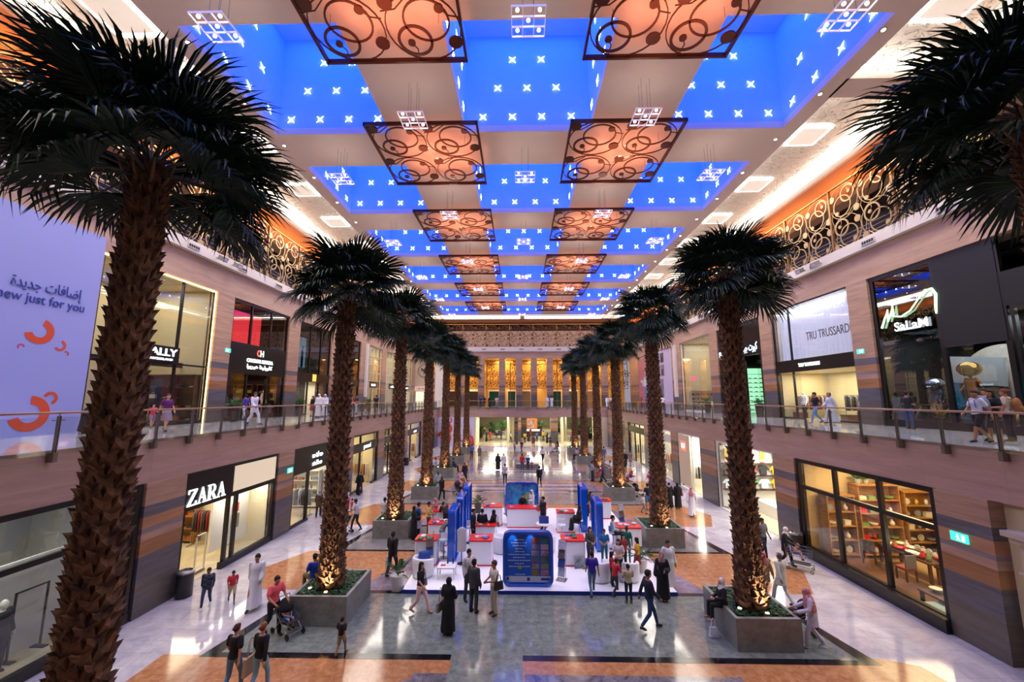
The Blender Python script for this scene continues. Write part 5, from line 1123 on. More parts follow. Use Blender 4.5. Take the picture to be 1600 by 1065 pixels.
# left: black shop with two line sign
room(LG, 23.45, 28.5, HG - .05, 4, 'wwall', 130, col=(1, .92, .75))
fr, c = front(LG, 23.45, 28.5, HG, 'black shop front with a two-line white sign, left ground floor', mull=(25.3,), band=(2.9, HG - .02, M['blk']), door=(25.5, 27.6, 2.85), fw=.18)
wordmark(LG, fr.children[-1], .2, 3.8, 1.4, .34, M['wt'], n=6, seed=3); wordmark(LG, fr.children[-1], .2, 3.3, 1.25, .3, M['wt'], n=8, seed=4)
rail_rack(End(LG, 27.0, 1.0), 0, .5, 1.4, 1.6, ('8a8f96', '5a4a44', 'd0e0e8'), 'two-line-sign shop'); shelf(End(LG, 28.45, 1.9), 0, .43, 2.6, 2.4, .4, 4, M['wwall'], 'white shelves in the shop with the two-line sign', [FOLD, BAG], 'two-line-sign shop', cols=('8a8f96', 'd8d0c0', 'a05a2c'))
struct('wall_left_ground', MB().box(XL - .6, XL - .05, 28.5, 29.9, 0, HG), M['colg'])
tag(MB().box(-.06, .06, -.35, .35, 1.2, HG).build('banner', mat('lavender banner', 'b4aed4', .5), None, (XL + .01, 29.2, 0)), 'tall lavender wall banner, left ground floor', 'banner')
t = empty('extinguisher_cabinet', (XL + .2, 28.6, .0), 0, 'narrow red extinguisher cabinet at the foot of the left wall', 'cabinet'); MB().box(-.12, .12, -.14, .14, 0, 1.5).build('cabinet_body', mat('dark red', '6a1420', .4), t)
# left: promod and following
for i, (a0, a1, sign, wl, lab) in enumerate(((31.75, 37.15, 'promod', 'creamw', 'glass shop front with small white lit sign, left ground floor'), (38.85, 45.15, 'accessories', 'dwall', 'dark framed shop front with yellow lit shelves, fourth bay of the left ground floor'), (46.85, 53.15, 'aldo', 'creamw', 'pale shop front beside the far black bin, left ground floor'), (54.85, 61.35, 'mexx', 'creamw', 'farthest glass shop front of the left ground floor'))):
    room(LG, a0, a1, HG - .05, 4, wl, 150, col=(1, .85, .55))
    fr, c = front(LG, a0, a1, HG, lab, mull=(a0 + 1.6,), band=(3.0, 3.7, M['blk']), door=(a0 + 2.2, a0 + 4.4, 2.95), fw=.12)
    if i == 0: LG.txt(fr.children[-1], sign, .5, M['wt'], .2, .09, 3.35, bold=.006, fit=1.5)
    else: wordmark(LG, fr.children[-1], .2, 3.35, 1.3, .3, M['wt'], n=6, seed=i); sign = ['', 'yellow lit shelves', 'black bin side', 'farthest left'][i]
    if i == 0: sign = 'small lit sign'
    mannequin(LG, a0 + .9, -.7, .1, 'mannequin by the window of the %s shop' % sign, ('longtop:c8a070 trousers:6a4a3a', 'tee:c8a030 skirt:4a6a3a', 'tee:b06030 trousers:2a2a2e', 'longtop:8a8f96 trousers:3a3a3e')[i])
    rail_rack(End(LG, a1 - .1, 1.5), 0, .5, 2.2, 1.6, (('a05a2c', 'd8d0c0', 'c8a23c'), ('c8a23c', '6a8a4a', '8a1c22'), ('8a1c22', 'a05a2c'), ('8a8f96', '2a2a2e'))[i], '%s shop' % sign, dense=.2)
# ---- right ground floor
# nearest: white classical front with lantern
t = RG.root('shop_front', 10.2, 0, 0, 'white classical panelled shop front with cornice at the right edge', 'shop front'); wm = mat('painted joinery', 'b8aca0', .5)
b_ = RG.mb(); b_.box(-2.2, 1.7, -.3, .05, .4, 3.4).box(-2.2, 1.78, -.3, .22, 3.4, 3.55).box(-2.2, 1.86, -.3, .34, 3.55, 3.7).box(-2.2, 1.75, -.3, .12, 2.6, 2.66)
for k in range(3): b_.box(-1.9 + k * 1.2, -1.0 + k * 1.2, .05, .09, .7, 2.3).box(-1.8 + k * 1.2, -1.1 + k * 1.2, .09, .1, .8, 2.2)
b_.build('panelling', wm, t); RG.mb().box(-2.2, 1.72, -.3, .08, 0, .4).build('plinth', M['blk'], t); struct('wall_right_near', MB().box(XR + .32, XR + .8, 0, 12.45, 0, ZF), M['creamw'])
t = RG.root('wall_lantern', 11.1, .12, 1.75, 'black framed lantern glowing white on the white classical shop front', 'lantern'); RG.mb().box(-.14, .14, .02, .26, 0, .5).build('lantern_glass', emis('lantern glow', (1, .95, .85), 5), t)
b_ = RG.mb(); [b_.box(x - .02, x + .02, y - .02, y + .02, -.03, .53) for x in (-.15, .15) for y in (.01, .27)]; b_.box(-.2, .2, -.02, .3, .5, .58).box(-.17, .17, 0, .28, -.06, 0).box(-.05, .05, -.1, .05, .1, .2).build('lantern_frame', M['blk'], t)
# home shop window
hw = mat('home shop wall', 'c4a878', .6)
room(RG, 14.05, 20.75, HG - .05, 6.2, hw, 430, col=(1, .76, .42), floor=mat('wood floor', '7a5232', .4, col2='5c3a22', vs=2, stretch=(6, .6, 1)))
fr, c = front(RG, 14.05, 20.75, HG, 'wide dark framed window of the homeware shop, right ground floor', mull=(16.2, 18.4), rails=(3.1,), fw=.17, plinth=.45)
RG.mb().box(-3.4, 3.4, .02, .3, 0, .42).build('window_step', mat('dark stone step', '1c1a1c', .2), fr)
tag(MB().box(0, 1.9, -3.2, 1.2, 0, .25).build('display_platform', mat('platform oak', 'a08058', .5), None, (XR + 2.0, 18.0, .02)), 'low oak display platform in the homeware shop', 'platform')
W2 = M['wood']; GS = [VASE, BOWL, JAR, PLATE, BOXM]
shelf(End(RG, 20.7, 1.4), 0, .55, 1.3, 2.7, .5, 4, W2, 'tall honey wood cabinet with lit white goods, far side of the homeware shop', GS, 'far honey wood cabinet', cols=('d8d0c0', 'b8b0a0', '8a8f96'), rnd=random.Random(8), step=.34)
shelf(End(RG, 20.7, 3.2), 0, .55, 1.9, 3.2, .5, 5, W2, 'tallest honey wood cabinet, middle of the homeware shop', GS + [FOLD], 'tallest honey wood cabinet', cols=('c02028', 'd8d0c0', '3a5a7a', '6a8a4a'), rnd=random.Random(9), step=.34)
shelf(End(RG, 20.7, 5.1), 0, .55, 1.5, 2.9, .5, 5, W2, 'third honey wood cabinet full of glasses, homeware shop', GS, 'third honey wood cabinet', cols=('8a8f96', 'd8d0c0', 'c8a23c'), rnd=random.Random(10), step=.34)
shelf(RG, 17.3, -4.3, 2.6, 2.9, .4, 4, W2, 'honey wood wall rack with cushions, near side of the homeware shop', [FOLD, VASE, BOXM], 'near wall rack', cols=('6a8a4a', '2a2a2e', 'd86020', 'd8d0c0'), rnd=random.Random(11), step=.34)
def table(S_, u, d, w, dp, h, label, m, z0=.27):
    t = S_.root('table', u, d, z0, label, 'table'); S_.mb().box(-w / 2, w / 2, -dp / 2, dp / 2, h - .06, h).build('tabletop', m, t)
    for x in (-w / 2 + .08, w / 2 - .08):
        for y in (-dp / 2 + .08, dp / 2 - .08): S_.mb().box(x - .045, x + .045, y - .045, y + .045, 0, h - .06).build('leg', m, t)
    return t
table(RG, 17.9, -1.9 - .6, 2.3, 1.0, .76, 'dark wood dining table laid with ornaments in the homeware shop', M['dwood'], .27)
table(RG, 16.4, -2.6, .9, .7, .66, 'small dark side table with a picture frame in the homeware shop', M['dwood'], .27)
table(RG, 15.1, -1.2, 1.9, .8, .45, 'long low dark bench table near the homeware window', M['dwood'], .02)
rr = random.Random(5)
for i in range(16):
    me = rr.choice([VASE, BOWL, JAR, PLATE]); cc = rr.choice(['d8d0c0', 'b8b0a0', '6a8a4a', 'c02028', 'a05a2c']); u = 17.0 + (i % 8) * .24; d = -2.25 - .5 * (i // 8)
    good(me, RG.P(u, d, .27 + .762), RG.rz, cc, '%s %s on the dark dining table of the homeware shop' % (CN[cc], GOODN[id(me)][1]), '%s %s on the dining table' % (CN[cc], GOODN[id(me)][1]))
for i in range(5):
    me = [BOWL, PLATE, VASE, JAR, BOWL][i]; cc = ['d8d0c0', '3a5a7a', 'c02028', '6a8a4a', 'b8b0a0'][i]; good(me, RG.P(14.4 + i * .34, -1.2, .472), RG.rz, cc, '%s %s on the low bench table near the homeware window' % (CN[cc], GOODN[id(me)][1]), None)
def chair(S_, u, d, rz, label, z0=.27):
    t = S_.root('chair', u, d, z0, label, 'chair'); t.rotation_euler = (0, 0, rz); red = mat('red seat', '8a2424', .7); dw = M['dwood']
    a = MB(); a.box(-.22, .22, -.22, .22, .42, .49); a.build('seat', red, t); MB().box(-.22, .22, .19, .24, .5, .98).build('backrest', mat('grey back', '5a5a66', .6), t)
    for x in (-.2, .2):
        for y in (-.2, .2): MB().box(x - .025, x + .025, y - .025, y + .025, 0, .42).build('leg', dw, t)
chair(RG, 18.9, -1.5, 2.4, 'grey backed chair with red seat by the far end of the dark dining table'); chair(RG, 17.2, -1.5, 3.2, 'grey backed chair with red seat by the middle of the dark dining table')
def cushion(p, c, label, rot):
    a = MB(); a.sm = True; n = 10; V = []
    for sg in (-1, 1):
        for i in range(n + 1):
            for j in range(n + 1): x = -1 + 2 * i / n; y = -1 + 2 * j / n; V.append((x * .24, y * .24, sg * .09 * (max(0, (1 - x ** 4) * (1 - y ** 4))) ** .5))
    q = (n + 1) ** 2; F = [(s_ * q + i * (n + 1) + j, s_ * q + (i + 1) * (n + 1) + j, s_ * q + (i + 1) * (n + 1) + j + 1, s_ * q + i * (n + 1) + j + 1) for s_ in (0, 1) for i in range(n) for j in range(n)]
    a.add(V, F); tag(a.build('cushion', c if not isinstance(c, str) else mat('cushion ' + c, c, .8), None, p, rot), label, 'cushion')
t = RG.root('bench', 14.75, -2.0, .02, 'pale blue upholstered bench in the near corner of the homeware window', 'bench'); RG.mb().box(-.6, 1.0, -.35, .35, .0, .42).build('bench_seat', mat('pale blue fabric', '6a8a90', .8), t)
cushion(RG.P(14.5, -2.1, .68), 'd86020', 'orange cushion leaning on the pale blue bench', (1.2, .1, RG.rz)); cushion(RG.P(15.0, -2.15, .68), checks('striped cushion', '101010', 'd8d8d0', 9), 'black and white striped cushion on the pale blue bench', (1.2, 0, RG.rz)); cushion(RG.P(15.45, -2.15, .68), '7a9a3a', 'green cushion on the pale blue bench', (1.2, -.1, RG.rz))
tag(RG.mb().box(-.7, .7, -.4, .4, 0, .3).build('display_box', mat('pale blue box', '7a949a', .6), None, RG.P(14.7, -.55, .02)), 'pale blue block at the foot of the homeware window', 'block')
a = MB(); rr = random.Random(2)
for i in range(70): v = Vector((rr.gauss(0, 1), rr.gauss(0, 1), rr.gauss(0, 1))).normalized() * .3; a.ell(v, (.04, .04, .04), 6, 4)
t = empty('chandelier', RG.P(14.9, -1.5, 2.1), 0, 'sparkling crystal ball lamp hanging near the homeware window', 'chandelier'); a.build('crystals', mat('crystal', 'e0d0c8', .1, emit=(1, .75, .65), es=1.2), t); MB().tube([(0, 0, .3), (0, 0, 2.2)], .01, 5).build('cord', M['blk'], t); lamp('POINT', RG.P(14.9, -1.5, 1.7), 25, (1, .8, .6), 'crystal_lamp', size=.2)
t = empty('pendant_lamp', RG.P(15.3, -3.0, 3.1), 0, 'black pagoda shaped pendant lamp in the homeware shop', 'pendant lamp'); MB().lathe([(.08, .3), (.15, .22), (.42, .05), (.3, .03), (.3, -.02), (.05, 0)], 6).build('lamp_shade', M['blk'], t); MB().tube([(0, 0, .3), (0, 0, 1.2)], .01, 5).build('cord', M['blk'], t)
a = MB().box(-.25, .25, -.02, .02, 0, .38).mat(M['wwall']).box(-.19, .19, -.03, -.02, .06, .32); tag(a.build('picture_frame', mat('white frame', 'd8d4c8', .5), None, RG.P(16.4, -2.5, .27 + .662), (-.15, 0, RG.rz)), 'white picture frame on the small side table', 'picture frame')
for i, u in enumerate((18.9, 18.3, 17.6, 17.2)): pot(*End(RG, 20.7, 3.2).P((u - 18) * .9, .3, 3.30), 'white flowers in a vase on top of the tallest cabinet, %s from the far end' % ORD[i].replace('nearest', 'first'), r=.12, ph=.2, L=.45, n=10, seed=i, pc='9aa8a0')
# colourful clothes shop
room(RG, 22.55, 28.95, HG - .05, 5, 'wwall', 420, col=(1, .95, .85))
fr, c = front(RG, 22.55, 28.95, HG, 'frameless bright clothes shop front with rows of coloured clothes', mull=(26.0,), rails=(), frame='wwall', fw=.06, plinth=.04, door=(22.7, 25.9, 4.2))
EB = End(RG, 28.9, 2.4)
t = EB.root('wall_display', 0, 0, .9, 'white wall display with hanging coloured clothes and boots', 'wall display'); EB.mb().box(-2.3, 2.3, .0, .08, -.8, 3.2).build('display_back', M['wwall'], t)
for i, z in enumerate((.35, 1.25, 2.05)): EB.mb().box(-2.3, 2.3, .08, .5, z - .05, z).build('shelf_board', M['dwood'], t)
for k in range(6):
    cc = ['c8a23c', 'c06a8a', 'c02028', 'c8a23c', '6a8a4a', 'c02028'][k]; good(TRO, EB.P(-2 + k * .8, .3, 3.2), 0, cc, '%s trousers hanging high in the bright clothes shop' % CN[cc], '%s trousers, bright shop' % CN[cc], .85)
    good(SHOE, EB.P(-2 + k * .8, .3, 2.952), 0, 'a05a2c', 'pair of tan shoes on the top board of the bright clothes shop', 'tan shoes, bright shop')
for lv, (z, cs) in enumerate(((1.32 + .9, ['5a4a44', 'e0b020', 'c02028', '2a2a2e', 'e0b020', 'c02028']), (.45 + .9, ['d0e0e8', '4aa040', '4aa040', 'd0e0e8', 'e0b020', '4aa040']))):
    for k in range(6): good(TEE, EB.P(-2 + k * .8, .3, z - .02), 0, cs[k], '%s shirt in the %s row of the bright clothes shop' % (CN[cs[k]], ['upper', 'lower'][lv]), '%s shirts, %s row' % (CN[cs[k]], lv), 1.0)
tag(RG.mb().box(-1.6, 1.6, -.5, .5, 0, .7).build('display_table', M['wwall'], None, RG.P(26.6, -2.4, .02)), 'low white display table in the bright clothes shop', 'table')
struct('wall_right_ground', MB().box(XR + .2, XR + .9, 29.0, 31.4, 0, HG), M['colg'])
tag(MB().box(-.06, .06, -.4, .4, 1.6, HG).build('banner', mat('lavender banner', 'b4aed4', .5), None, (XR + .14, 30.2, 0)), 'tall lavender wall banner, right ground floor', 'banner')
# red logo shop and the rest
room(RG, 31.45, 35.75, HG - .05, 4, 'wwall', 330, col=(1, .93, .8))
fr, c = front(RG, 31.45, 35.75, HG, 'cream shop front with a square red logo panel', mull=(33.2,), frame='wwall', fw=.08, plinth=.05, door=(31.6, 33.1, 4.2))
pnl = RG.mb().box(-.2, 2.0, .05, .08, .3, HG - .1).build('white_panel', M['creamw'], fr); sg = RG.mb().box(.5, 1.45, .08, .1, 3.0, 3.8).build('red_sign', emis('red sign panel', (1, .12, .08), 1.6), pnl)
RG.txt(sg, 'H&M', .5, M['wt'], .97, .12, 3.4, bold=.02, fit=.6)
mannequin(RG, 32.6, -1.0, .05, 'white mannequin group leader in blue shorts beside the red sign panel', 'tee:d8dce0 shorts:4a7ab0'); mannequin(RG, 32.0, -1.6, .05, 'white mannequin in pale jacket beside the red sign panel', 'jacket:d8d0c0 trousers:8a8f96')
rail_rack(End(RG, 35.5, 1.5), 0, .5, 1.8, 1.7, ('2a2a2e', 'd8d0c0', '8a8f96'), 'red sign shop', dense=.2)
for i, (a0, a1, lab) in enumerate(((37.35, 43.55, 'bright cream shop front after the square red logo panel'), (45.25, 51.75, 'shop front with dark teal doors, right ground floor'), (53.45, 59.75, 'farthest shop front of the right ground floor'))):
    room(RG, a0, a1, HG - .05, 4, ['wwall', 'creamw', 'dwall'][i], 200, col=(1, .92, .75))
    fr, c = front(RG, a0, a1, HG, lab, mull=(a0 + 2, a0 + 4), band=(3.3, 4.0, [M['wwall'], M['blk'], M['blk']][i]), door=(a0 + 2.1, a0 + 3.9, 3.25), frame=['wwall', 'blk', 'blk'][i])
    mannequin(RG, a0 + 1.1, -.8, .1, 'mannequin in the window of the %s' % ['bright cream shop on the right', 'teal door shop', 'farthest right shop'][i], ['tee:c86030 trousers:3a3a40', 'longtop:3a6a70 trousers:2a2a2e', 'tee:8a8a90 skirt:5a2a3a'][i])
    rail_rack(End(RG, a1 - .1, 1.6), 0, .5, 2.4, 1.7, [('d86020', 'd8d0c0'), ('3a5a7a', '8a8f96'), ('a05a2c', '2a2a2e')][i], ['bright cream shop', 'teal door shop', 'farthest right shop'][i], dense=.22)
# bins
def bin_(x, y, lab):
    t = empty('litter_bin', (x, y, 0), 0, lab, 'bin', None); a = MB(); a.sm = True; a.lathe([(.22, 0), (.27, .02), (.27, .82), (.27, .84)], 20).build('bin_body', mat('dark bin', '241c22', .35), t); MB().lathe([(.28, .84), (.285, .9), (.22, .93), (.2, .86)], 20).build('bin_rim', M['chrome'], t)
bin_(XL + .45, 15.9, 'dark round litter bin with steel rim at the column before the serif-lettered shop'); bin_(XL + .4, 45.6, 'dark round litter bin far along the left wall'); bin_(XR - .35, 20.75, 'dark round litter bin by the column of the homeware shop')
# mural at the far end
t = empty('hoarding', (-10.0, YE - .06, 0), 0, 'white far end hoarding with big orange swirls behind the left palms', 'hoarding'); MB().box(-2.9, 2.8, -.02, .04, 0, ZF - .02).build('board', mat('hoarding white', 'c8c4dc', .5), t)
class FS:
    def mb(s): return MB()
for u, z, R, w, a0, a1, m in ((-1.5, 2.6, .7, .4, -2.2, 1.6, 'horange'), (-1.9, 1.2, .9, .5, -1.0, 2.9, 'horange'), (-.2, 1.9, .35, .2, -2.6, 1.2, 'horange'), (-1.1, 3.9, .35, .2, -2.4, 1.2, 'hpink'), (.9, 1.2, .45, .24, -2.8, 1.2, 'hpink'), (.4, 2.2, .2, .12, 0, 4, 'hpink'), (2.0, .9, .6, .3, -2.6, 1.4, 'horange'), (-1.6, .5, .5, .3, -.4, 3.2, 'horange')):
    swoosh(FS(), t, u, z, R, w, a0, a1, M[m], d=-.05)
b_ = MB()
for k, (x, h_) in enumerate(((2.0, 3.8), (2.25, 3.0), (2.55, 1.7), (1.8, 2.6), (2.7, .9))): b_.add([(x - .12, -.05, 0), (x + .16, -.05, 0), (x + .05, -.05, h_), (x - .12, -.035, 0), (x + .16, -.035, 0), (x + .05, -.035, h_)], [(0, 1, 2), (3, 5, 4)])
b_.build('printed_flames', M['horange'], t)
# green plants and glow in the concourse behind
for i, (x, y, s_) in enumerate(((-4.6, 82, 1), (-1.8, 88, 1), (-6.2, 88, 1), (-4, 94, 1), (8.2, 90, 1), (12.2, 92, 1), (11.6, 84, 1), (4.4, 94, 1), (12.6, 76, 1), (-7.6, 77, 1))):
    t = pot(x, y, 0, 'leafy tree in a dark tub in the bright concourse beyond the far balcony, %s planted' % ORD[i].replace('nearest', 'first'), ph=.6, r=.5, L=1.9, n=60, seed=i + 50); t.scale = (1.4, 1.4, 1.5)
t = empty('poster_stand', (2.2, 83, 0), 0, 'picture panel with orange frame standing in the bright concourse', 'poster'); MB().box(-1.2, 1.2, -.05, .05, .9, 3.3).build('panel', mat('poster orange', 'a85a24', .5), t); MB().box(-.8, .6, -.08, -.05, 1.2, 3.0).build('poster_sheet', mat('poster dark', '2c3848', .5, col2='b08070', vs=1.5), t)
t = empty('reception_desk', (2.2, 80.6, 0), 0, 'long curved dark reception desk with glowing top in the bright concourse', 'desk'); MB().box(-1.8, 1.8, -.5, .5, 0, 1.0).build('desk_body', mat('desk dark', '3a3840', .4), t); MB().box(-1.9, 1.9, -.6, .6, 1.0, 1.25).build('desk_top', emis('desk glow', (1, .95, .75), 1.5), t)
# ------------------------------------------------------------------ far upper wall: pillars, gold screens, doors
bz = 14.37 - ZS
t = empty('star_screen', (.3, YW + 1.5, ZS), 0, 'long gold star-pattern screen behind the pillars of the far upper wall', 'screen')
def starpan(w, h):
    a = MB()
    def burst(cx, cz, R, n=8):
        for k in range(n):
            an = 2 * PI * k / n + .2; p = Vector((cx + R * math.cos(an), 0, cz + R * math.sin(an))); a.tube([(cx, 0, cz), p], .045, 4)
            a2 = 2 * PI * (k + .5) / n + .2; q = Vector((cx + R * .55 * math.cos(a2), 0, cz + R * .55 * math.sin(a2))); a3 = 2 * PI * (k + 1) / n + .2; p3 = Vector((cx + R * math.cos(a3), 0, cz + R * math.sin(a3))); a.tube([p, q, p3], .035, 4)
    rr = random.Random(4)
    for i in range(7): burst(-w / 2 + w * (i % 3 + .5) / 3 + (.3 if i // 3 % 2 else 0), h * (.2 + .3 * (i // 3)), w / 5.2)
    a.box(-w / 2, -w / 2 + .08, -.05, .05, 0, h).box(w / 2 - .08, w / 2, -.05, .05, 0, h).box(-w / 2, w / 2, -.05, .05, 0, .08); a.box(-w / 2, w / 2, -.05, .05, h * .82, h * .84)
    for i in range(4): a.ring((-w / 2 + w * (i + .5) / 4, 0, h * .91), .3, .04, 16, 4)
    return a.mesh('star_panel', mat('screen gold', '7c5a2c', .4, metal=.2))
SP = starpan(4.2, 5.3)
SPO = MB().box(-.05, .05, -.05, .05, 0, 8.4).mesh('post', mat('screen gold', '7c5a2c', .4, metal=.2))
for k in range(9): inst('star_panel', SP, t, (-16.8 + k * 4.2, 0, 3.1)); inst('post', SPO, t, (-18.9 + k * 4.2, 0, 0))
struct('wall_far_upper', MB().box(UL, UR, YW + 4.6, YW + 4.9, ZS, 14.5), mat('warm amber wall', 'c89a50', .6))
struct('ceiling_far_upper', MB().box(UL, UR, YW + 1, YW + 4.8, 14.4, 14.5), M['warmwall'])
for x in (-14.5, -10.5, -6.9, -3.2, -.2, 2.4, 5.2, 8.0, 11.2, 14.8): col(x - .55, x + .55, YW, YW + .9, ZS, 14.37, M['colu'])
for x in range(-15, 18, 6): lamp('AREA', (x, YW + 3.1, 14.2), 480, (1, .62, .22), 'far_wall_lamp', size=3, sy=5); lamp('AREA', (x, YW + 2.9, ZS + 3.2), 60, (1, .8, .5), 'far_wall_lamp', size=2, sy=5)
for i, (x, w, c_) in enumerate(((-12.6, 2.4, '3a2a1c'), (-8.7, 2.2, '2a1c14'), (-4.9, 1.8, '0c3a30'), (-1.6, 1.4, '1c3a30'), (1.1, 1.6, '6a5a48'), (6.6, 1.9, '0c3a34'), (9.8, 1.6, '3a5040'), (13.0, 2.2, '8a6a40'))):
    t = empty('entrance', (x, YW + 4.5, ZS), 0, 'glazed entrance in the far upper wall, %s from the left' % ORD[i].replace('nearest', 'first'), 'entrance', 'entrances of the far upper wall'); MB().box(-w / 2, w / 2, -.04, .02, 0, 2.7).build('door_leaf', mat('door ' + c_, c_, .3), t); MB().box(-w / 2 - .1, w / 2 + .1, -.1, -.04, 2.7, 2.95).box(-w / 2 - .1, -w / 2, -.1, -.04, 0, 2.7).box(w / 2, w / 2 + .1, -.1, -.04, 0, 2.7).build('door_frame', M['wwall'], t)
# emblem shop and white column at the far left corner
t = empty('shop_front', (-16.9, YW - .1, ZS), 0, 'shop front with a round eagle emblem above a lit sign, far left corner upstairs', 'shop front')
MB().box(-1.75, 1.75, -.06, .1, 0, 8.4).build('facade', mat('emblem wall', 'c8b498', .5), t); MB().box(-1.4, 1.4, -.1, -.06, .1, 2.6).build('window', emis('shop glow', (1, .85, .6), .9), t)
b_ = MB().box(-1.75, 1.75, -.2, -.06, 2.7, 3.5).build('sign_board', mat('sign cream', 'd8ccc0', .5, emit=(1, .5, .3), es=.2), t); wk = MB(); [wk.box(-1.2 + k * .2, -1.1 + k * .2, -.22, -.2, 2.97, 3.08 + .1 * (k * 7 % 3)) for k in range(12)]; wk.build('lettering', M['blk'], b_)
e_ = MB().mat(mat('emblem dark', '3a3630', .5)); e_.ring((0, -.1, 6.2), 1.15, .05, 36, 4).ring((0, -.1, 6.2), .95, .02, 36, 4)
e_.ell((0, -.1, 6.15), (.22, .04, .4), 12, 8).ell((.04, -.1, 6.6), (.12, .04, .13), 10, 6)
for q in (-1, 1): e_.tube([(q * .12, -.1, 6.3), (q * .45, -.1, 6.5), (q * .62, -.1, 6.75)], [.14, .16, .04], 8); e_.tube([(q * .45, -.1, 6.5), (q * .55, -.1, 6.05)], [.1, .03], 8); e_.tube([(q * .08, -.1, 5.85), (q * .22, -.1, 5.55)], [.06, .03], 6)
e_.build('eagle_emblem', None, t)
struct('wall_white_column', MB().box(-14.9, -13.6, YW - .5, YW + .2, ZS, 14.3), M['wwall'])
# ------------------------------------------------------------------ promotional kiosk
KZ = .14
def sp_(px, py): x, y = gz(px, py, KZ); return x, y
M['kw'] = mat('glossy white floor', 'f4f4f6', .12); M['kb'] = mat('glossy blue', '0a4fc0', .12, coat=.5, col2=None); M['kbd'] = mat('blue edge', '0a2a8a', .3); M['kr'] = mat('bright red', 'd82020', .3); M['kwh'] = mat('white lacquer', 'ececee', .2)
t = empty('kiosk_platform', (.65, 21.8, .008), 0, 'low white exhibition platform with blue edge in the middle of the hall', 'platform')
MB().box(-5.15, 5.2, -5.5, 6.1, .0, KZ - .01).build('platform_edge', M['kbd'], t); MB().box(-5.13, 5.18, -5.48, 6.08, KZ - .012, KZ - .008).build('platform_top', M['kw'], t)
# big blue presentation panels
def rrect(w, h, r, n=6):
    P = []
    for cx, cz, a0 in ((w / 2 - r, h - r, 0), (-w / 2 + r, h - r, PI / 2), (-w / 2 + r, r, PI), (w / 2 - r, r, 1.5 * PI)):
        for i in range(n + 1): a = a0 + PI / 2 * i / n; P.append((cx + r * math.cos(a), cz + r * math.sin(a)))
    return P
def slab(a, P, y0, y1):
    n = len(P); return a.add([(x, y0, z) for x, z in P] + [(x, y1, z) for x, z in P], [tuple(range(n)), tuple(range(2 * n - 1, n - 1, -1))] + [(i, (i + 1) % n, n + (i + 1) % n, n + i) for i in range(n)])
def framepan(a, w, h, r, b, y0, y1):
    o = rrect(w, h, r); i_ = [(x * (w - 2 * b) / w, h / 2 + (z - h / 2) * (h - 2 * b) / h) for x, z in o]; n = len(o)
    V = [(x, y0, z) for x, z in o] + [(x, y0, z) for x, z in i_] + [(x, y1, z) for x, z in o] + [(x, y1, z) for x, z in i_]
    F = []
    for k in range(n): k2 = (k + 1) % n; F += [(k, k2, n + k2, n + k), (2 * n + k2, 2 * n + k, 3 * n + k, 3 * n + k2), (k2, k, 2 * n + k, 2 * n + k2), (n + k, n + k2, 3 * n + k2, 3 * n + k)]
    return a.add(V, F)
M['kpr'] = mat('blue print panel', '0a50b8', .25)
wtp = mat('white panel print', 'd8e4f4', .4)
t = empty('information_board', (.28, 16.75, KZ), 0, 'large blue rounded panel with white script lines and travel photographs', 'information board')
framepan(MB(), 1.95, 2.0, .28, .1, -.14, .14).build('frame', M['kb'], t); p = slab(MB(), rrect(1.85, 1.9, .22), -.03, .05).build('print_panel', M['kpr'], t, (0, 0, .05))
rr = random.Random(6); lt = MB()
for i, wd in enumerate((.34, .62, .5, .26, .3, .84, .46, .88, .32, .8, .3, .56)):
    z = 1.62 - i * .108 - (.18 if i > 9 else 0); x = -.35 - wd / 2
    while x < -.35 + wd / 2:
        q = rr.uniform(.03, .08); lt.box(x, x + q, -.038, -.03, z - .008, z + .008); k = rr.choice([-1, 1]); lt.box(x + q * .2, x + q * .35, -.038, -.03, z - .008, z + .03); lt.box(x + q * .6, x + q * .75, -.038, -.03, z + k * .022 - .006, z + k * .022 + .006); x += q + .018
lt.build('lettering', wtp, p)
MB().ell((-.32, -.04, .62), (.08, .012, .08), 12, 8).build('green_emblem', mat('emblem green', '7aa04a', .5), p)
cols_ = ['5a3a2c', '4a6a9a', 'a08a90', '8a3038', '7a4a3a', '6a8a4a', '3a6a8a', 'b09aa8', '8a3a48', '2a7a6a', 'a04a6a', '8a90a0']
for i in range(12):
    x = .28 if i < 6 else .65; z = 1.5 - (i % 6) * .235
    MB().box(x - .15, x + .15, -.04, -.03, z, z + .2).build('photograph', mat('small photo %d' % i, cols_[i], .4, col2=cols_[(i * 5 + 3) % 12], vs=6), p)
b_ = MB().box(-.88, .88, -.042, -.03, .08, .3).build('logo_strip', mat('strip grey', 'b0b8c8', .4), p); MB().box(-.04, .07, -.05, -.042, .14, .25).box(.5, .82, -.05, -.042, .16, .24).build('small_logos', M['kbd'], b_); MB().ell((-.78, -.046, .22), (.05, .01, .05), 10, 6).build('round_crest', M['blk'], b_)
for q in (-.6, .1): lamp('SPOT', (.28 + q, 16.45, KZ + 1.95), 8, (.8, .9, 1), 'panel_lamp', rot=(.75, 0, 0), size=.03, spot=1.0)
t = empty('information_board', (.08, 25.6, KZ), 0, 'large blue rounded panel with green globe behind the white reception counter', 'information board')
framepan(MB(), 2.0, 2.1, .28, .1, -.14, .14).build('frame', M['kb'], t); p = slab(MB(), rrect(1.9, 2.0, .22), -.03, .05).build('print_panel', mat('blue sparkle print', '0a5ac0', .25, col2='4ab0d8', vs=4), t, (0, 0, .05)); a = MB(); a.sm = True; a.ell((.4, -.06, 1.15), (.3, .03, .3), 18, 12).build('printed_globe', mat('green globe', '6a9a3a', .5, col2='b0c890', vs=5), p)
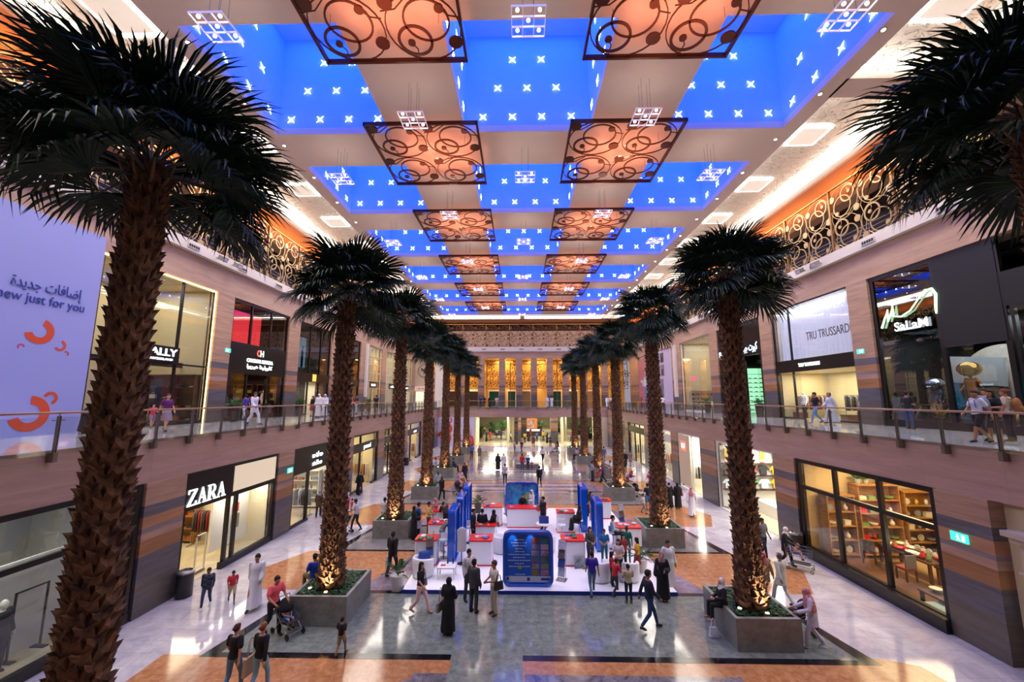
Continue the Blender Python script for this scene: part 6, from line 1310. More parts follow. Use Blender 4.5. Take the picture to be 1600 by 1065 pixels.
def fin(x, y, h, lab, w=.62):
    t = empty('blue_fin', (x, y, KZ), PI / 2, lab, 'divider panel', 'upright blue divider panels'); framepan(MB(), 1.5, h, .2, .07, -.16, .16).build('frame', M['kb'], t); slab(MB(), rrect(1.42, h - .08, .16), -.05, .05).build('panel_board', M['kpr'], t, (0, 0, .04))
fin(-3.05, 19.4, 2.25, 'upright blue divider panel, front one of the left three'); fin(-3.05, 21.8, 2.25, 'upright blue divider panel, middle one of the left three'); fin(-3.05, 24.2, 2.25, 'upright blue divider panel, rear one of the left three'); fin(3.75, 20.9, 2.25, 'upright blue divider panel, front one of the right pair'); fin(3.45, 23.7, 2.35, 'upright blue divider panel, rear one of the right pair')
# counters with red tops
def counter(x, y, w, d, h, lab, red=True, rz=0, seed=0):
    t = empty('counter', (x, y, KZ), rz, lab, 'counter', None)
    def rr_(w, d, r): return [(p, q - d / 2) for p, q in rrect(w, d, r)]
    MB().prism(rr_(w - .05, d - .05, .1), .05, h - .06).build('counter_body', M['kwh'], t); MB().prism(rr_(w, d, .12), h - .06, h).build('counter_top', M['kr'] if red else M['kwh'], t); MB().prism(rr_(w, d, .12), 0, .05).build('base_strip', M['kr'], t)
    rr = random.Random(seed)
    for k in range(4 if w > .7 else 2):
        px_, py_ = rr.uniform(-w / 2 + .2, w / 2 - .2), rr.uniform(-d / 2 + .15, d / 2 - .15); c_ = rr.choice(['e0e0e0', '3a5aa0', 'c8d0d8', '2a6a4a', 'b08a9a'])
        v = Matrix.Rotation(rz, 3, 'Z') @ Vector((px_, py_, 0)); tag(MB().box(-.1, .1, -.14, .14, 0, .02 + .012 * k).build('brochure', mat('brochure ' + c_, c_, .4), None, (x + v.x, y + v.y, KZ + h + .001), (0, 0, rr.uniform(-.5, .5))), 'brochure stack lying on the %s' % lab, 'brochure', 'brochures on the %s' % lab)
counter(-4.15, 18.9, 1.0, .8, 1.05, 'red-topped counter nearest the left armchair', seed=1); counter(-4.1, 21.2, 1.0, .8, 1.05, 'second red-topped counter on the left side', seed=2); counter(-1.75, 18.95, 1.05, .9, 1.05, 'red-topped counter in front of the three suited visitors', seed=3); counter(-1.7, 21.0, 1.05, .9, 1.05, 'red-topped counter where three dark-clothed visitors stand', seed=4); counter(-1.6, 24.4, 1.1, .8, 1.05, 'rear red-topped counter left of the reception', seed=5)
counter(.35, 24.1, 2.3, .8, 1.05, 'wide white reception counter before the globe panel', seed=6); counter(2.45, 23.3, 1.0, .8, 1.05, 'red-topped counter beside the seated woman in black', seed=7); counter(2.3, 19.0, 1.05, .9, 1.05, 'red-topped counter with magazine rack, right of the big blue panel', seed=8); counter(5.0, 25.9, 1.0, .8, 1.05, 'red-topped counter at the rear right corner', seed=9); counter(5.2, 21.0, 1.3, .9, 1.0, 'round-cornered counter covered in red and blue leaflets on the right', seed=10); counter(-4.3, 23.6, 1.1, .8, 1.0, 'rear left counter covered in papers', seed=11)
# armchairs (tub), stools, tables
def tub(x, y, rz, lab):
    t = empty('armchair', (x, y, KZ), rz, lab, 'armchair', 'white tub armchairs'); a = MB(); a.sm = True; n = 24; V = []; F = []
    prof = [(.40, .03), (.43, .1), (.44, .5), (.44, .72), (.40, .78), (.35, .74), (.34, .42)]
    for i in range(n + 1):
        an = -.75 * PI + 1.5 * PI * i / n + PI / 2; k = 1 - .35 * (abs(i - n / 2) / (n / 2)) ** 2
        for r, z in prof: V.append((r * math.cos(an), r * math.sin(an), z if z < .3 else z * k + .42 * (1 - k)))
    m = len(prof)
    for i in range(n):
        for j in range(m - 1): F.append((i * m + j, (i + 1) * m + j, (i + 1) * m + j + 1, i * m + j + 1))
    a.add(V, F).build('shell', M['kwh'], t); a = MB(); a.sm = True; a.lathe([(.3, .04), (.38, .06), (.38, .38), (.35, .43), (.0, .44)], 24).build('seat', M['kwh'], t); MB().lathe([(.38, 0), (.38, .04)], 20).build('foot_ring', M['chrome'], t)
tub(-4.0, 17.55, 2.6, 'white tub armchair with blue cushion at the left front'); tub(3.15, 17.3, 3.4, 'white tub armchair left of the two at the right front'); tub(4.3, 17.35, 2.7, 'white tub armchair right of the two at the right front'); tub(-.9, 20.2, 2.0, 'white tub armchair behind the big blue text panel'); tub(1.2, 20.3, 3.4, 'white tub armchair in the middle of the platform behind the text panel')
cushion((-4.0, 17.75, KZ + .62), '1c3a8a', 'dark blue cushion in the left front tub armchair', (1.2, 0, .3))
def stool(x, y, lab, h=.72):
    t = empty('bar_stool', (x, y, KZ), 0, lab, 'bar stool', 'white bar stools'); a = MB(); a.sm = True; a.lathe([(.0, h), (.17, h), (.2, h + .04), (.19, h + .09), (0, h + .07)], 16).build('seat', M['kwh'], t); a = MB(); a.lathe([(.2, 0), (.2, .02), (.03, .04), (.025, h)], 14).build('pedestal', M['chrome'], t); MB().box(-.18, .18, .14, .18, h + .05, h + .3).build('backrest', M['kwh'], t)
for i, (x, y, l) in enumerate(((-3.5, 19.4, 'beside the front left divider panel'), (-2.55, 21.3, 'right of the middle left divider panel'), (-2.45, 22.6, 'right of the rear left divider panel'), (-.6, 19.6, 'behind the big blue text panel'), (3.1, 22.5, 'under the seated woman in black'), (4.45, 20.6, 'under the man in light blue shirt'), (2.1, 21.7, 'in the middle right of the platform'))): stool(x, y, 'white bar stool with chrome foot ' + l)
t = empty('coffee_table', (-3.0, 17.45, KZ), 0, 'small white coffee table with leaflets beside the left armchair', 'table'); MB().box(-.36, .36, -.3, .3, .4, .45).build('tabletop', M['kwh'], t)
for x in (-.32, .32):
    for y in (-.26, .26): MB().box(x - .025, x + .025, y - .025, y + .025, 0, .4).build('leg', M['kwh'], t)
for i, (x, c_) in enumerate(((-3.15, 'c03040'), (-2.9, 'e0e0e0'))): tag(MB().box(-.1, .1, -.07, .07, 0, .015).build('leaflet', mat('leaflet ' + c_, c_, .5), None, (x, 17.4, KZ + .451), (0, 0, .4 * i)), ['red', 'white'][i] + ' leaflet on the small white coffee table', 'leaflet')
for i, x in enumerate((-3.0, -2.78)): a = MB(); a.sm = True; tag(a.lathe([(.035, 0), (.035, .14), (.014, .19), (.014, .24)], 10).build('bottle', M['blk'], None, (x, 17.6, KZ + .451)), '%s dark bottle on the small white coffee table' % ['left', 'right'][i], 'bottle')
# literature racks
def litrack(x, y, rz, lab, n=4):
    t = empty('leaflet_rack', (x, y, KZ), rz, lab, 'leaflet rack'); a = MB(); a.tube([(-.15, .1, 0), (-.15, .25, 1.4)], .012, 5).tube([(.15, .1, 0), (.15, .25, 1.4)], .012, 5).box(-.2, .2, -.1, .25, 0, .02); a.build('rack_frame', M['chrome'], t)
    for k in range(n): p = MB().add([(-.14, -.02, 0), (.14, -.02, 0), (.14, .1, .3), (-.14, .1, .3), (-.14, 0, 0), (.14, 0, 0), (.14, .12, .3), (-.14, .12, .3)], [(0, 1, 2, 3), (7, 6, 5, 4), (0, 4, 5, 1), (3, 2, 6, 7)]).build('leaflet_pocket', mat('leaflets %d' % (k % 3), ['c8ccd4', '3a5aa0', '7a6a60'][k % 3], .5, var=.5, vs=14), t, (0, .03 * k, .15 + .33 * k))
litrack(1.6, 17.2, -.4, 'slanted steel leaflet rack right of the big blue text panel'); litrack(-.85, 26.4, .2, 'tall steel leaflet rack with round holders left of the globe panel'); litrack(-3.9, 18.0 + .35, .3, 'small acrylic leaflet stand behind the left armchair', 3); litrack(5.5, 22.9, .3, 'wire leaflet rack behind the right counters')
for i, (x, y) in enumerate(((2.45, 18.35), (2.8, 18.3))): tag(MB().box(-.16, .16, -.02, .02, 0, .42).build('photo_board', mat('photo board %d' % i, ['3a4a5a', '4a5a3a'][i], .5, col2='a0a8b0', vs=5), None, (x, y, KZ), (-.2, 0, .2)), ['left', 'right'][i] + ' photo board leaning at the red-topped counter near the armchairs', 'photo board')
a = MB(); a.sm = True; t = empty('coat_stand', (-2.6, 18.75, KZ), 0, 'dark jacket hung on a stand beside the front left divider panel', 'coat stand'); MB().tube([(0, 0, 0), (0, 0, 1.45)], .02, 6).lathe([(.18, 0), (.18, .02)], 14).build('stand_pole', M['blk'], t); inst('jacket', COAT, t, (0, 0, .5), (0, 0, .4), 1.05); t.children[-1].material_slots[0].link = 'OBJECT'; t.children[-1].material_slots[0].material = cloth('202430')
# potted palms at the front corners
pot(-4.75, 16.62, .01, 'leafy palm in a round white pot at the left front corner of the platform', ph=.55, r=.3, pc='d8d4ce', L=.95, n=18, seed=3); pot(5.05, 18.15, KZ, 'leafy palm in a pot at the right front corner of the platform', ph=.5, r=.26, pc='d8d4ce', L=1.0, n=20, seed=4); pot(-2.7, 26.6, KZ, 'leafy plant at the rear left of the platform', ph=.6, r=.24, pc='26221f', L=.8, n=16, seed=5); pot(4.3, 26.9, KZ, 'leafy plant at the rear right of the platform', ph=.6, r=.24, pc='26221f', L=.9, n=18, seed=6)
tag(MB().box(-.25, .25, -.03, .03, 0, .36).build('monitor', M['kbd'], None, (1.2, 22.0, KZ + .76), (.1, 0, 0)), 'blue screened monitor on a white table in the middle of the platform', 'monitor'); t = empty('side_table', (1.2, 22.0, KZ), 0, 'round white high table carrying the blue screened monitor', 'table'); MB().lathe([(.4, .72), (.4, .755)], 20).build('tabletop', M['kwh'], t); MB().lathe([(.22, 0), (.22, .02), (.03, .04), (.03, .72)], 12).build('pedestal', M['chrome'], t)
# ------------------------------------------------------------------ visitors
def G(px, py, z=0.0): x, y = gz(px, py, z); return (x, y, z + .009)
B_ = 'scarf:101014 robe_loose:101014 shoes:101010'; TH = 'robe:d8d8e0 shoes:4a3a30'
def P_(px, py, label, wear, pose='stand', face=0, h=1.72, skin='t', fem=False, z=0.0, group=None):
    LASTP[0] = person(G(px, py, z), label, pose, face, h, skin, wear, fem, group)
    return LASTP[0]
# wheels, strollers, trolley
def stroller(x, y, rz, lab, canopy='141418', seat='30303a', child=None, z=.009):
    t = empty('stroller', (x, y, z), rz, lab, 'stroller', None); c = MB(); fm = M['blk']
    for q in (-.24, .24):
        c.tube([(q, .42, 1.0), (q, .25, .62), (q, -.38, .12)], .013, 6); c.tube([(q, .36, .1), (q, .05, .45), (q, -.22, .5)], .013, 6)
    c.tube([(-.24, .42, 1.0), (.24, .42, 1.0)], .015, 6).tube([(-.24, -.38, .14), (.24, -.38, .14)], .012, 6).tube([(-.24, .36, .12), (.24, .36, .12)], .012, 6); c.build('frame', M['spot'], t)
    WH = MB(); WH.ring((0, 0, 0), .085, .018, 16, 6).disk((0, 0, 0), .06, .012, 10); me = WH.mesh('wheel', M['blk'])
    for q in (-.26, .26):
        for yy in (-.4, .38): inst('wheel', me, t, (q, yy, .104), (0, 0, PI / 2))
    s_ = MB(); s_.sm = True; s_.add([(-.2, -.3, .42), (.2, -.3, .42), (.2, .05, .38), (-.2, .05, .38), (.2, .28, .82), (-.2, .28, .82), (-.23, -.28, .5), (-.23, .06, .56), (.23, -.28, .5), (.23, .06, .56)], [(0, 1, 2, 3), (3, 2, 4, 5), (0, 3, 7, 6), (1, 8, 9, 2), (3, 5, 7), (2, 9, 4)]); o = s_.build('seat', mat('stroller ' + seat, seat, .8), t); o.modifiers.new('s', 'SOLIDIFY').thickness = .025
    k = MB(); k.sm = True; V = []; n = 8; m = 6
    for i in range(n + 1):
        for j in range(m + 1): a_ = PI * i / n; b = PI * .6 * j / m; V.append((.25 * math.cos(a_), .26 - .3 * math.sin(b) * math.sin(a_), .72 + .28 * math.sin(a_) * math.cos(b)))
    k.add(V, [(i * (m + 1) + j, (i + 1) * (m + 1) + j, (i + 1) * (m + 1) + j + 1, i * (m + 1) + j + 1) for i in range(n) for j in range(m)]); o = k.build('canopy', mat('canopy ' + canopy, canopy, .8), t); o.modifiers.new('s', 'SOLIDIFY').thickness = .01
    if child:
        v = Matrix.Rotation(rz, 3, 'Z') @ Vector((0, .12, 0)); person((x + v.x, y + v.y, z + .18), child[0], 'sitlow', math.degrees(rz), .95, 'l', child[1])
    return t
def bag(x, y, z, lab, c, w=.34, h=.34, rz=0, d=.1, strap=.25):
    t = empty('bag', (x, y, z), rz, lab, 'bag', None); MB().add([(-w / 2, -d / 2, 0), (w / 2, -d / 2, 0), (w / 2, d / 2, 0), (-w / 2, d / 2, 0), (-w * .44, -d * .3, h), (w * .44, -d * .3, h), (w * .44, d * .3, h), (-w * .44, d * .3, h)], [(0, 3, 2, 1), (4, 5, 6, 7), (0, 1, 5, 4), (1, 2, 6, 5), (2, 3, 7, 6), (3, 0, 4, 7)]).build('bag_body', mat('bag ' + c, c, .6), t)
    if strap:
        for q in (-.02, .02): MB().tube([(-w * .28, q, h - .02), (-w * .15, q, h + strap * .8), (0, q, h + strap), (w * .15, q, h + strap * .8), (w * .28, q, h - .02)], .009, 5).build('strap', mat('bag ' + c, c, .6), t)
    return t
LASTP = [None]
def held(px, py, z, lab, c, w=.34, h=.34, rz=0, d=.1, strap=.18):
    """bag carried by the person placed last: z below .7 hangs from the hand, above from the shoulder"""
    p = LASTP[0]; J = skel(p['pose_']); side = 'L' if (px % 2) else 'R'; sg = 1 if side == 'L' else -1; k = p.scale[2]
    if z < .7: v = J['ha' + side] * k + Vector((0, 0, -.05)); zz = v.z - h - strap + .02
    else: v = Vector((sg * .27, .02, 0)) * k; zz = 1.36 * k - h - strap - .1; strap += .12
    q = Matrix.Rotation(p.rotation_euler.z, 3, 'Z') @ Vector((v.x + sg * .02, v.y, 0))
    return bag(p.location.x + q.x, p.location.y + q.y, p.location.z + max(.02, zz), lab, c, w=w, h=h, rz=p.rotation_euler.z + PI / 2, d=d, strap=strap)
# --- left aisle, nearest
P_(321, 949, 'boy in a patterned navy jacket and jeans walking beside the bin', 'jacket:@navypat jeans:2c3c5c hair:18100c shoes:e0e0e0', 'walk2', 20, 1.32, 'd')
P_(361, 941, 'small boy in red shirt and beige shorts running beside the man in white', 'tee:b82838 shorts:b0a080 hair:18100c shoes:1c3a8a', 'walk', 40, 1.08, 'd')
P_(396, 951, 'young man in a long white robe without headdress on the left aisle', TH + ' hair:14100e', 'walk2', 10, 1.82, 't')
P_(424, 990, 'man in a pink polo shirt pushing a black stroller', 'tee:e8606c trousers:16161c hair:18120e shoes:18181a', 'push', 60, 1.74, 't')
x, y = gz(449, 990); stroller(x, y, math.radians(60), 'black stroller with a child in blue pushed by the man in pink', child=('small child in pale shirt and blue shorts lying in the black stroller', 'tee:c8b0a8 shorts:5a88c0 hair:2a1a10'))
P_(361, 1088, 'woman in black polo and blue jeans walking away, cut by the lower edge', 'tee:121218 jeans:5a88a8 bun:3a1818 shoes:1a1a1a', 'walk2', 175, 1.66, 'l', True)
P_(403, 1086, 'woman with auburn hair, black top and beige tote bag walking away', 'shirt:101014 jeans:7aa8c8 bun:6a3a20 shoes:1a1a1a', 'walk2', 170, 1.66, 'l', True)
held(391, 1035, .85, 'large beige tote bag on the shoulder of the auburn haired woman', 'b8a488', w=.42, h=.4, rz=1.2, strap=.32)
P_(532, 1024, 'toddler in black shirt and grey shorts in front of the left planter', 'tee:121216 shorts:8a8478 hair:14100e shoes:2a2a2a', 'walk2', 170, 1.02, 't')
person((-7.5, 15.5, .42), 'man in a bright blue shirt sitting behind the left planter looking at his phone', 'sit', 235, 1.72, 't', 'tee:1440b0 trousers:6a5a30 hair:14100e shoes:1a1a1a')
P_(612, 900, 'man in a dark suit walking away with a white shopping bag', 'jacket:14141a trousers:2a2c34 hair:14100e shoes:0c0c0c', 'walk2', 165, 1.76, 'd'); held(607, 896, .3, 'white shopping bag with blue print held by the man in dark suit', 'd0d4e0', w=.4, h=.42, rz=.3)
P_(561, 772, 'woman in black abaya walking alone along the left shops', B_, 'walk', 10, 1.66, 'l', True)
P_(497, 808, 'woman in grey headscarf and patterned top by the two-line sign shop', 'scarf:8a8f96 longtop:@leop trousers:1c2434 shoes:1a1a1a', 'walk2', 200, 1.64, 'l', True)
P_(506, 822, 'child in dark pink top behind the trunk of the nearest left planter palm', 'tee:7a4a5a trousers:1c2434 hair:14100e shoes:1a1a1a', 'stand', 180, 1.2, 'l')
P_(541, 812, 'woman in red with white headscarf beside a stroller', 'scarf:c8b8b0 longtop:c02030 trousers:2a2a30 shoes:1a1a1a', 'stand', 300, 1.62, 'l', True)
P_(556, 830, 'man in white shirt and dark trousers leaning over a stroller', 'tee:c8c8d4 jeans:2a3448 hair:14100e shoes:1a1a1a', 'push', 260, 1.74, 't')
x, y = gz(536, 834); stroller(x, y, math.radians(260), 'dark stroller with a child in yellow beside the family in red', child=('child in yellow sitting in the stroller beside the family in red', 'tee:c8a030 shorts:3a4a6a hair:14100e'))
P_(549, 806, 'child in orange red top held beside the family stroller', 'tee:c84830 shorts:3a3a4a hair:14100e shoes:1a1a1a', 'stand', 300, 1.05, 'l')
person((-7.75, 23.9, .42), 'man in white shirt sitting at the back of the second left planter', 'sit', 170, 1.72, 't', 'shirt:c0c0cc trousers:3a3a44 hair:14100e shoes:1a1a1a')
P_(653, 838, 'man in blue checked shirt at the left side of the platform', 'tee:2c5a98 trousers:28303c hair:14100e shoes:1a1a1a', 'hold', 120, 1.76, 't')
P_(646, 842, 'woman in black abaya with a white plastic bag left of the platform', B_, 'hold', 110, 1.66, 'l', True); held(657, 828, .5, 'white plastic bag held by the abaya woman left of the platform', 'd4d4dc', w=.3, h=.38)
P_(669, 836, 'man in a yellow shirt at the rear left counter', 'tee:c8b060 trousers:5a3a38 hair:14100e shoes:1a1a1a', 'hold', 90, 1.7, 't', z=KZ)
P_(679, 824, 'woman in pink print headscarf at the rear left counter', 'scarf:b87888 longtop:@flower trousers:5a3a48 shoes:1a1a1a', 'talk', 60, 1.6, 'l', True, KZ)
P_(690, 862, 'man in grey sweater and pale jeans leaning on the second red-topped counter', 'shirt:62625e jeans:8aa4c4 hair:14100e shoes:c0b0a0', 'bend', 130, 1.76, 't', z=KZ)
P_(697, 832, 'man in a black jacket bending over papers at the rear left', 'jacket:101016 trousers:14141a hair:14100e shoes:1a1a1a', 'bend', 215, 1.74, 't', z=KZ)
P_(739, 852, 'man in black suit standing left of the three at the middle counter', 'jacket:16161e trousers:16161e hair:14100e shoes:0c0c0c', 'stand', 80, 1.74, 't', z=KZ)
P_(753, 852, 'man in black suit with his back to the camera at the middle counter', 'jacket:121218 trousers:121218 hair:14100e shoes:0c0c0c', 'hold', 175, 1.74, 't', z=KZ)
P_(771, 850, 'woman in black headscarf with brown handbag at the middle counter', 'scarf:0e0e12 longtop:0e0e12 skirt:0e0e12 shoes:101010', 'hold', 240, 1.64, 'l', True, KZ); held(778, 832, .95, 'brown handbag of the woman in black headscarf', '7a6450', w=.3, h=.2, rz=.4, strap=.2)
person((.12, 24.9, KZ), 'woman in black headscarf sitting behind the white reception counter', 'hold', 0, 1.55, 'l', 'scarf:101014 longtop:101014', True)
P_(831, 812, 'man in white robe and white headdress at the right end of the reception', 'ghutra:dcdce4 agal:101010 ' + TH, 'talk', 300, 1.72, 't', z=KZ)
P_(849, 828, 'man in black suit holding a red folder beside the reception', 'jacket:101016 trousers:101016 hair:14100e shoes:0c0c0c', 'hold', 300, 1.78, 't', z=KZ); tag(MB().box(-.14, .14, -.03, .03, -.1, .12).build('folder', mat('red folder', 'd82030', .5), None, tuple(LASTP[0].location + Matrix.Rotation(math.radians(300), 3, 'Z') @ Vector((0, -.34, 1.14))), (0, 0, math.radians(300))), 'red folder held by the man in black suit', 'folder')
person((3.1, 22.5, KZ + .28), 'woman in black abaya sitting on a bar stool beside the right counter', 'sit', 265, 1.66, 'l', 'scarf:0c0c10 robe_loose:0c0c10 shoes:101010', True)
P_(924, 812, 'woman with long hair and black sleeveless top at the rear right', 'longhair:2a1a14 tee:2a2028 jeans:8a6a78 shoes:8a5a4a', 'talk', 60, 1.64, 'l', True, KZ)
P_(917, 806, 'long-haired woman in dark top behind the rear right divider', 'longhair:14100e shirt:2a2430 trousers:1c1c24 shoes:101010', 'stand', 300, 1.64, 'l', True, KZ)
person((4.45, 20.6, KZ + .28), 'man in pale blue shirt sitting on a stool at the leaflet counter', 'sit', 75, 1.72, 't', 'shirt:a0bcc8 trousers:14161c hair:14100e shoes:101010')
P_(923, 884, 'woman in grey cardigan and glasses left of the boy in blue', 'longhair:2a1814 jacket:4a4a48 trousers:2a2a2e shoes:1a1a1a', 'hold', 20, 1.62, 'l', True, KZ)
P_(945, 882, 'boy in turquoise blue shirt beside the front right divider', 'tee:1c70a8 jeans:1c5a74 hair:14100e shoes:1a1a1a', 'hold', 350, 1.48, 't', z=KZ)
P_(926, 931, 'boy in violet T-shirt and grey jeans walking away on the platform edge', 'tee:3a22a0 jeans:5a7a94 hair:14100e shoes:1a1a1a', 'walk2', 185, 1.58, 't')
P_(968, 908, 'woman with long dark hair in white top among the children at the armchairs', 'longhair:14100e tee:d0c8c8 jeans:28344c shoes:c0b8b0', 'hold', 340, 1.6, 'l', True, KZ)
P_(975, 893, 'woman with loose black hair sitting between the two right armchairs', 'longhair:100c0a tee:8a2434 trousers:1c1c24 shoes:1a1a1a', 'talk', 20, 1.5, 'l', True, KZ)
P_(962, 930, 'boy in red T-shirt with back to camera at the left of two children', 'tee:c02430 jeans:3a4048 hair:14100e shoes:1a1a1a', 'push', 120, 1.3, 't')
P_(957, 915, 'girl in a dark red top by the right front armchair', 'longhair:14100e tee:a01c2c trousers:28282e shoes:1a1a1a', 'hold', 90, 1.25, 't', True, KZ)
P_(983, 942, 'boy in beige T-shirt and dark jeans with back to camera', 'tee:c0ac90 jeans:1c2436 hair:14100e shoes:6a5a50', 'hold', 190, 1.32, 't')
P_(981, 880, 'woman in green checked top behind the armchairs', 'bun:14100e tee:@grncheck jeans:1c7a6a shoes:1a1a1a', 'stand', 160, 1.56, 'd', True, KZ)
P_(997, 896, 'girl in yellow top and dark red skirt behind the right armchair', 'longhair:14100e tee:d8a020 skirt:8a2434 shoes:3a2a2a', 'stand', 250, 1.42, 'd', True, KZ)
# --- front floor
P_(656, 958, 'woman in black top and pale pink trousers walking right', 'longhair:1c100c tee:0e0e12 trousers:e8bcb8 shoes:c08a78', 'walk', 75, 1.66, 'l', True); held(665, 920, .9, 'small grey handbag of the woman in pale pink trousers', '8a7c70', w=.22, h=.22, rz=1)
P_(700, 990, 'woman in black abaya seen from behind with a taupe handbag', 'scarf:0c0c12 robe_loose:0c0c12 shoes:101010', 'hold', 160, 1.66, 'l', True); held(689, 952, .92, 'taupe handbag of the abaya woman nearest the camera', '7a6c60', w=.42, h=.26, rz=-.3, strap=.28); held(712, 950, .55, 'white paper bag held by the abaya woman nearest the camera', 'd8d4e0', w=.2, h=.42, rz=.3)
P_(732, 937, 'man in white shirt and grey tie facing the camera', 'shirt:d4d0cc trousers:34363e hair:14100e shoes:1a1a1a', 'talk', 40, 1.76, 't')
P_(740, 957, 'man in a grey suit seen from behind talking to the man with tie', 'jacket:3c3e44 trousers:34363c hair:100c0a shoes:0c0c0c', 'stand', 150, 1.74, 'd')
P_(772, 960, 'man in cream short-sleeved shirt holding a black case', 'tee:cfc8b8 trousers:b8b0a0 hair:4a3028 shoes:5a3828', 'hold', 300, 1.74, 't'); held(773, 927, .8, 'flat black case held by the man in cream shirt', '241c1c', w=.34, h=.26, rz=-.4, strap=.1)
P_(1016, 984, 'man in navy shirt and jeans striding to the right of the platform', 'shirt:1c2236 jeans:1f3f66 hair:14100e shoes:1c1814', 'walk', 100, 1.8, 't')
P_(1037, 938, 'woman in black abaya and taupe pink headscarf by the right front corner', 'bigscarf:8a6a64 robe_loose:0e0e12 shoes:7a5a44', 'talk', 340, 1.66, 'l', True)
P_(1047, 920, 'heavy man in white robe without headdress by the right front corner', TH + ' hair:14100e', 'stand', 10, 1.8, 't')
person((6.38, 13.9, .42), 'woman in white headscarf and black jacket sitting on the edge of the nearest right planter', 'sit', 270, 1.64, 'l', 'scarf:d8d4d0 longtop:14141a trousers:16161c shoes:a07a60', True); bag(5.95, 13.7, .02, 'white plastic bag of the woman sitting on the right planter', 'd8d8e0', w=.26, h=.28)
# --- right aisle
P_(1195, 872, 'man in blue grey checked shirt walking towards the camera beside the trunk', 'tee:@blucheck jeans:1c2638 hair:14100e shoes:3a2a24', 'walk2', 20, 1.78, 't')
P_(1229, 884, 'woman in white headscarf and black clothes pushing a shopping trolley', 'scarf:d8d8dc longtop:16161c trousers:101016 shoes:2a2a2a', 'push', 50, 1.66, 'l', True)
P_(1198, 936, 'woman in pink headscarf and beige coat walking away on the right aisle', 'scarf:c85a6a longtop:9a7e64 trousers:14141a shoes:2a1a18', 'walk2', 185, 1.64, 'l', True)
P_(1224, 944, 'man in pale tunic, white trousers and skullcap walking on the right aisle', 'cap:c8c4bc longtop:c4c4bc trousers:c8c8cc hair:5a5450 shoes:4a2a48', 'walk', 195, 1.74, 't')
P_(1274, 1012, 'person in red and white checked scarf and pale clothes pushing a stroller', 'bigscarf:@redcheck longtop:c8c8dc trousers:c0c0d4 shoes:d0d0e0', 'push', 250, 1.66, 'l', True)
x, y = gz(1250, 985); stroller(x, y, math.radians(235), 'black stroller pushed by the person in red checked scarf', seat='18181c', child=('dark-clothed child in the stroller of the person in red checked scarf', 'shirt:1c1418 trousers:1c1c20 hair:100c0a'))
def trolley(x, y, rz, lab):
    t = empty('shopping_trolley', (x, y, .009), rz, lab, 'trolley'); a = MB()
    for q in (-.26, .26): a.tube([(q, .45, 1.0), (q, .4, .5), (q, .4, .25), (q, -.5, .2)], .012, 6)
    a.tube([(-.26, .45, 1.0), (.26, .45, 1.0)], .015, 6).tube([(-.26, -.5, .2), (.26, -.5, .2)], .012, 6).box(-.2, .2, -.4, .3, .28, .3); a.build('frame', M['chrome'], t)
    b = MB()
    for i in range(9):
        u = i / 8; yy = .38 - .85 * u; b.tube([(-.25, yy, .92), (-.2, yy, .55), (.2, yy, .55), (.25, yy, .92)], .006, 4)
    for z in (.58, .68, .78, .92):
        w = .2 + .05 * (z - .55) / .37
        b.tube([(-w, .38, z), (-w, -.47, z), (w, -.47, z), (w, .38, z), (-w, .38, z)], .006, 4)
    b.build('wire_basket', M['chrome'], t); me = MB().ring((0, 0, 0), .05, .014, 14, 6).mesh('wheel', M['blk'])
    for q in (-.24, .24):
        for yy in (-.45, .38): inst('wheel', me, t, (q, yy, .064), (0, 0, PI / 2))
x, y = gz(1250, 890); trolley(x, y, math.radians(50), 'steel shopping trolley pushed by the woman in white headscarf'); person((x - .1, y + .1, .42), 'toddler sitting in the steel shopping trolley', 'sitlow', 50, .9, 'l', 'tee:c0a090 shorts:4a5a7a hair:2a1a10')
P_(1047, 794, 'woman in black abaya with dark hair, left one of the pair walking away', 'hair:100c0a robe_loose:0c0c10 shoes:101010', 'stand', 185, 1.68, 'l', True); P_(1060, 794, 'woman in black abaya with red shoulder bag, right one of the pair walking away', 'longhair:100c0a robe_loose:0c0c10 shoes:101010', 'stand', 175, 1.66, 'l', True); held(1058, 776, .9, 'red shoulder bag of the right abaya woman', '9a2018', w=.24, h=.18)
P_(1082, 806, 'man in white robe and red checked headdress walking on the right aisle', 'ghutra:@redcheck agal:101010 ' + TH, 'walk', 150, 1.74, 't')
P_(1013, 797, 'man in navy shirt and denim shorts beside the second right palm', 'tee:1c2238 shorts:4a6a94 hair:14100e shoes:3a3a3a', 'talk', 200, 1.72, 't')
P_(1006, 802, 'small boy in white shirt and grey trousers by the second right palm', 'tee:c8c8d0 jeans:8a8a90 hair:14100e shoes:1a1a1a', 'walk2', 60, 1.2, 't')
x, y = gz(996, 775); stroller(x, y, 2.2, 'dark blue stroller behind the third right planter', canopy='1c2440', seat='24304a'); P_(1017, 770, 'person in pink top behind the dark blue stroller', 'tee:c04a80 jeans:2c3448 hair:14100e shoes:1a1a1a', 'push', 300, 1.64, 'l', True)
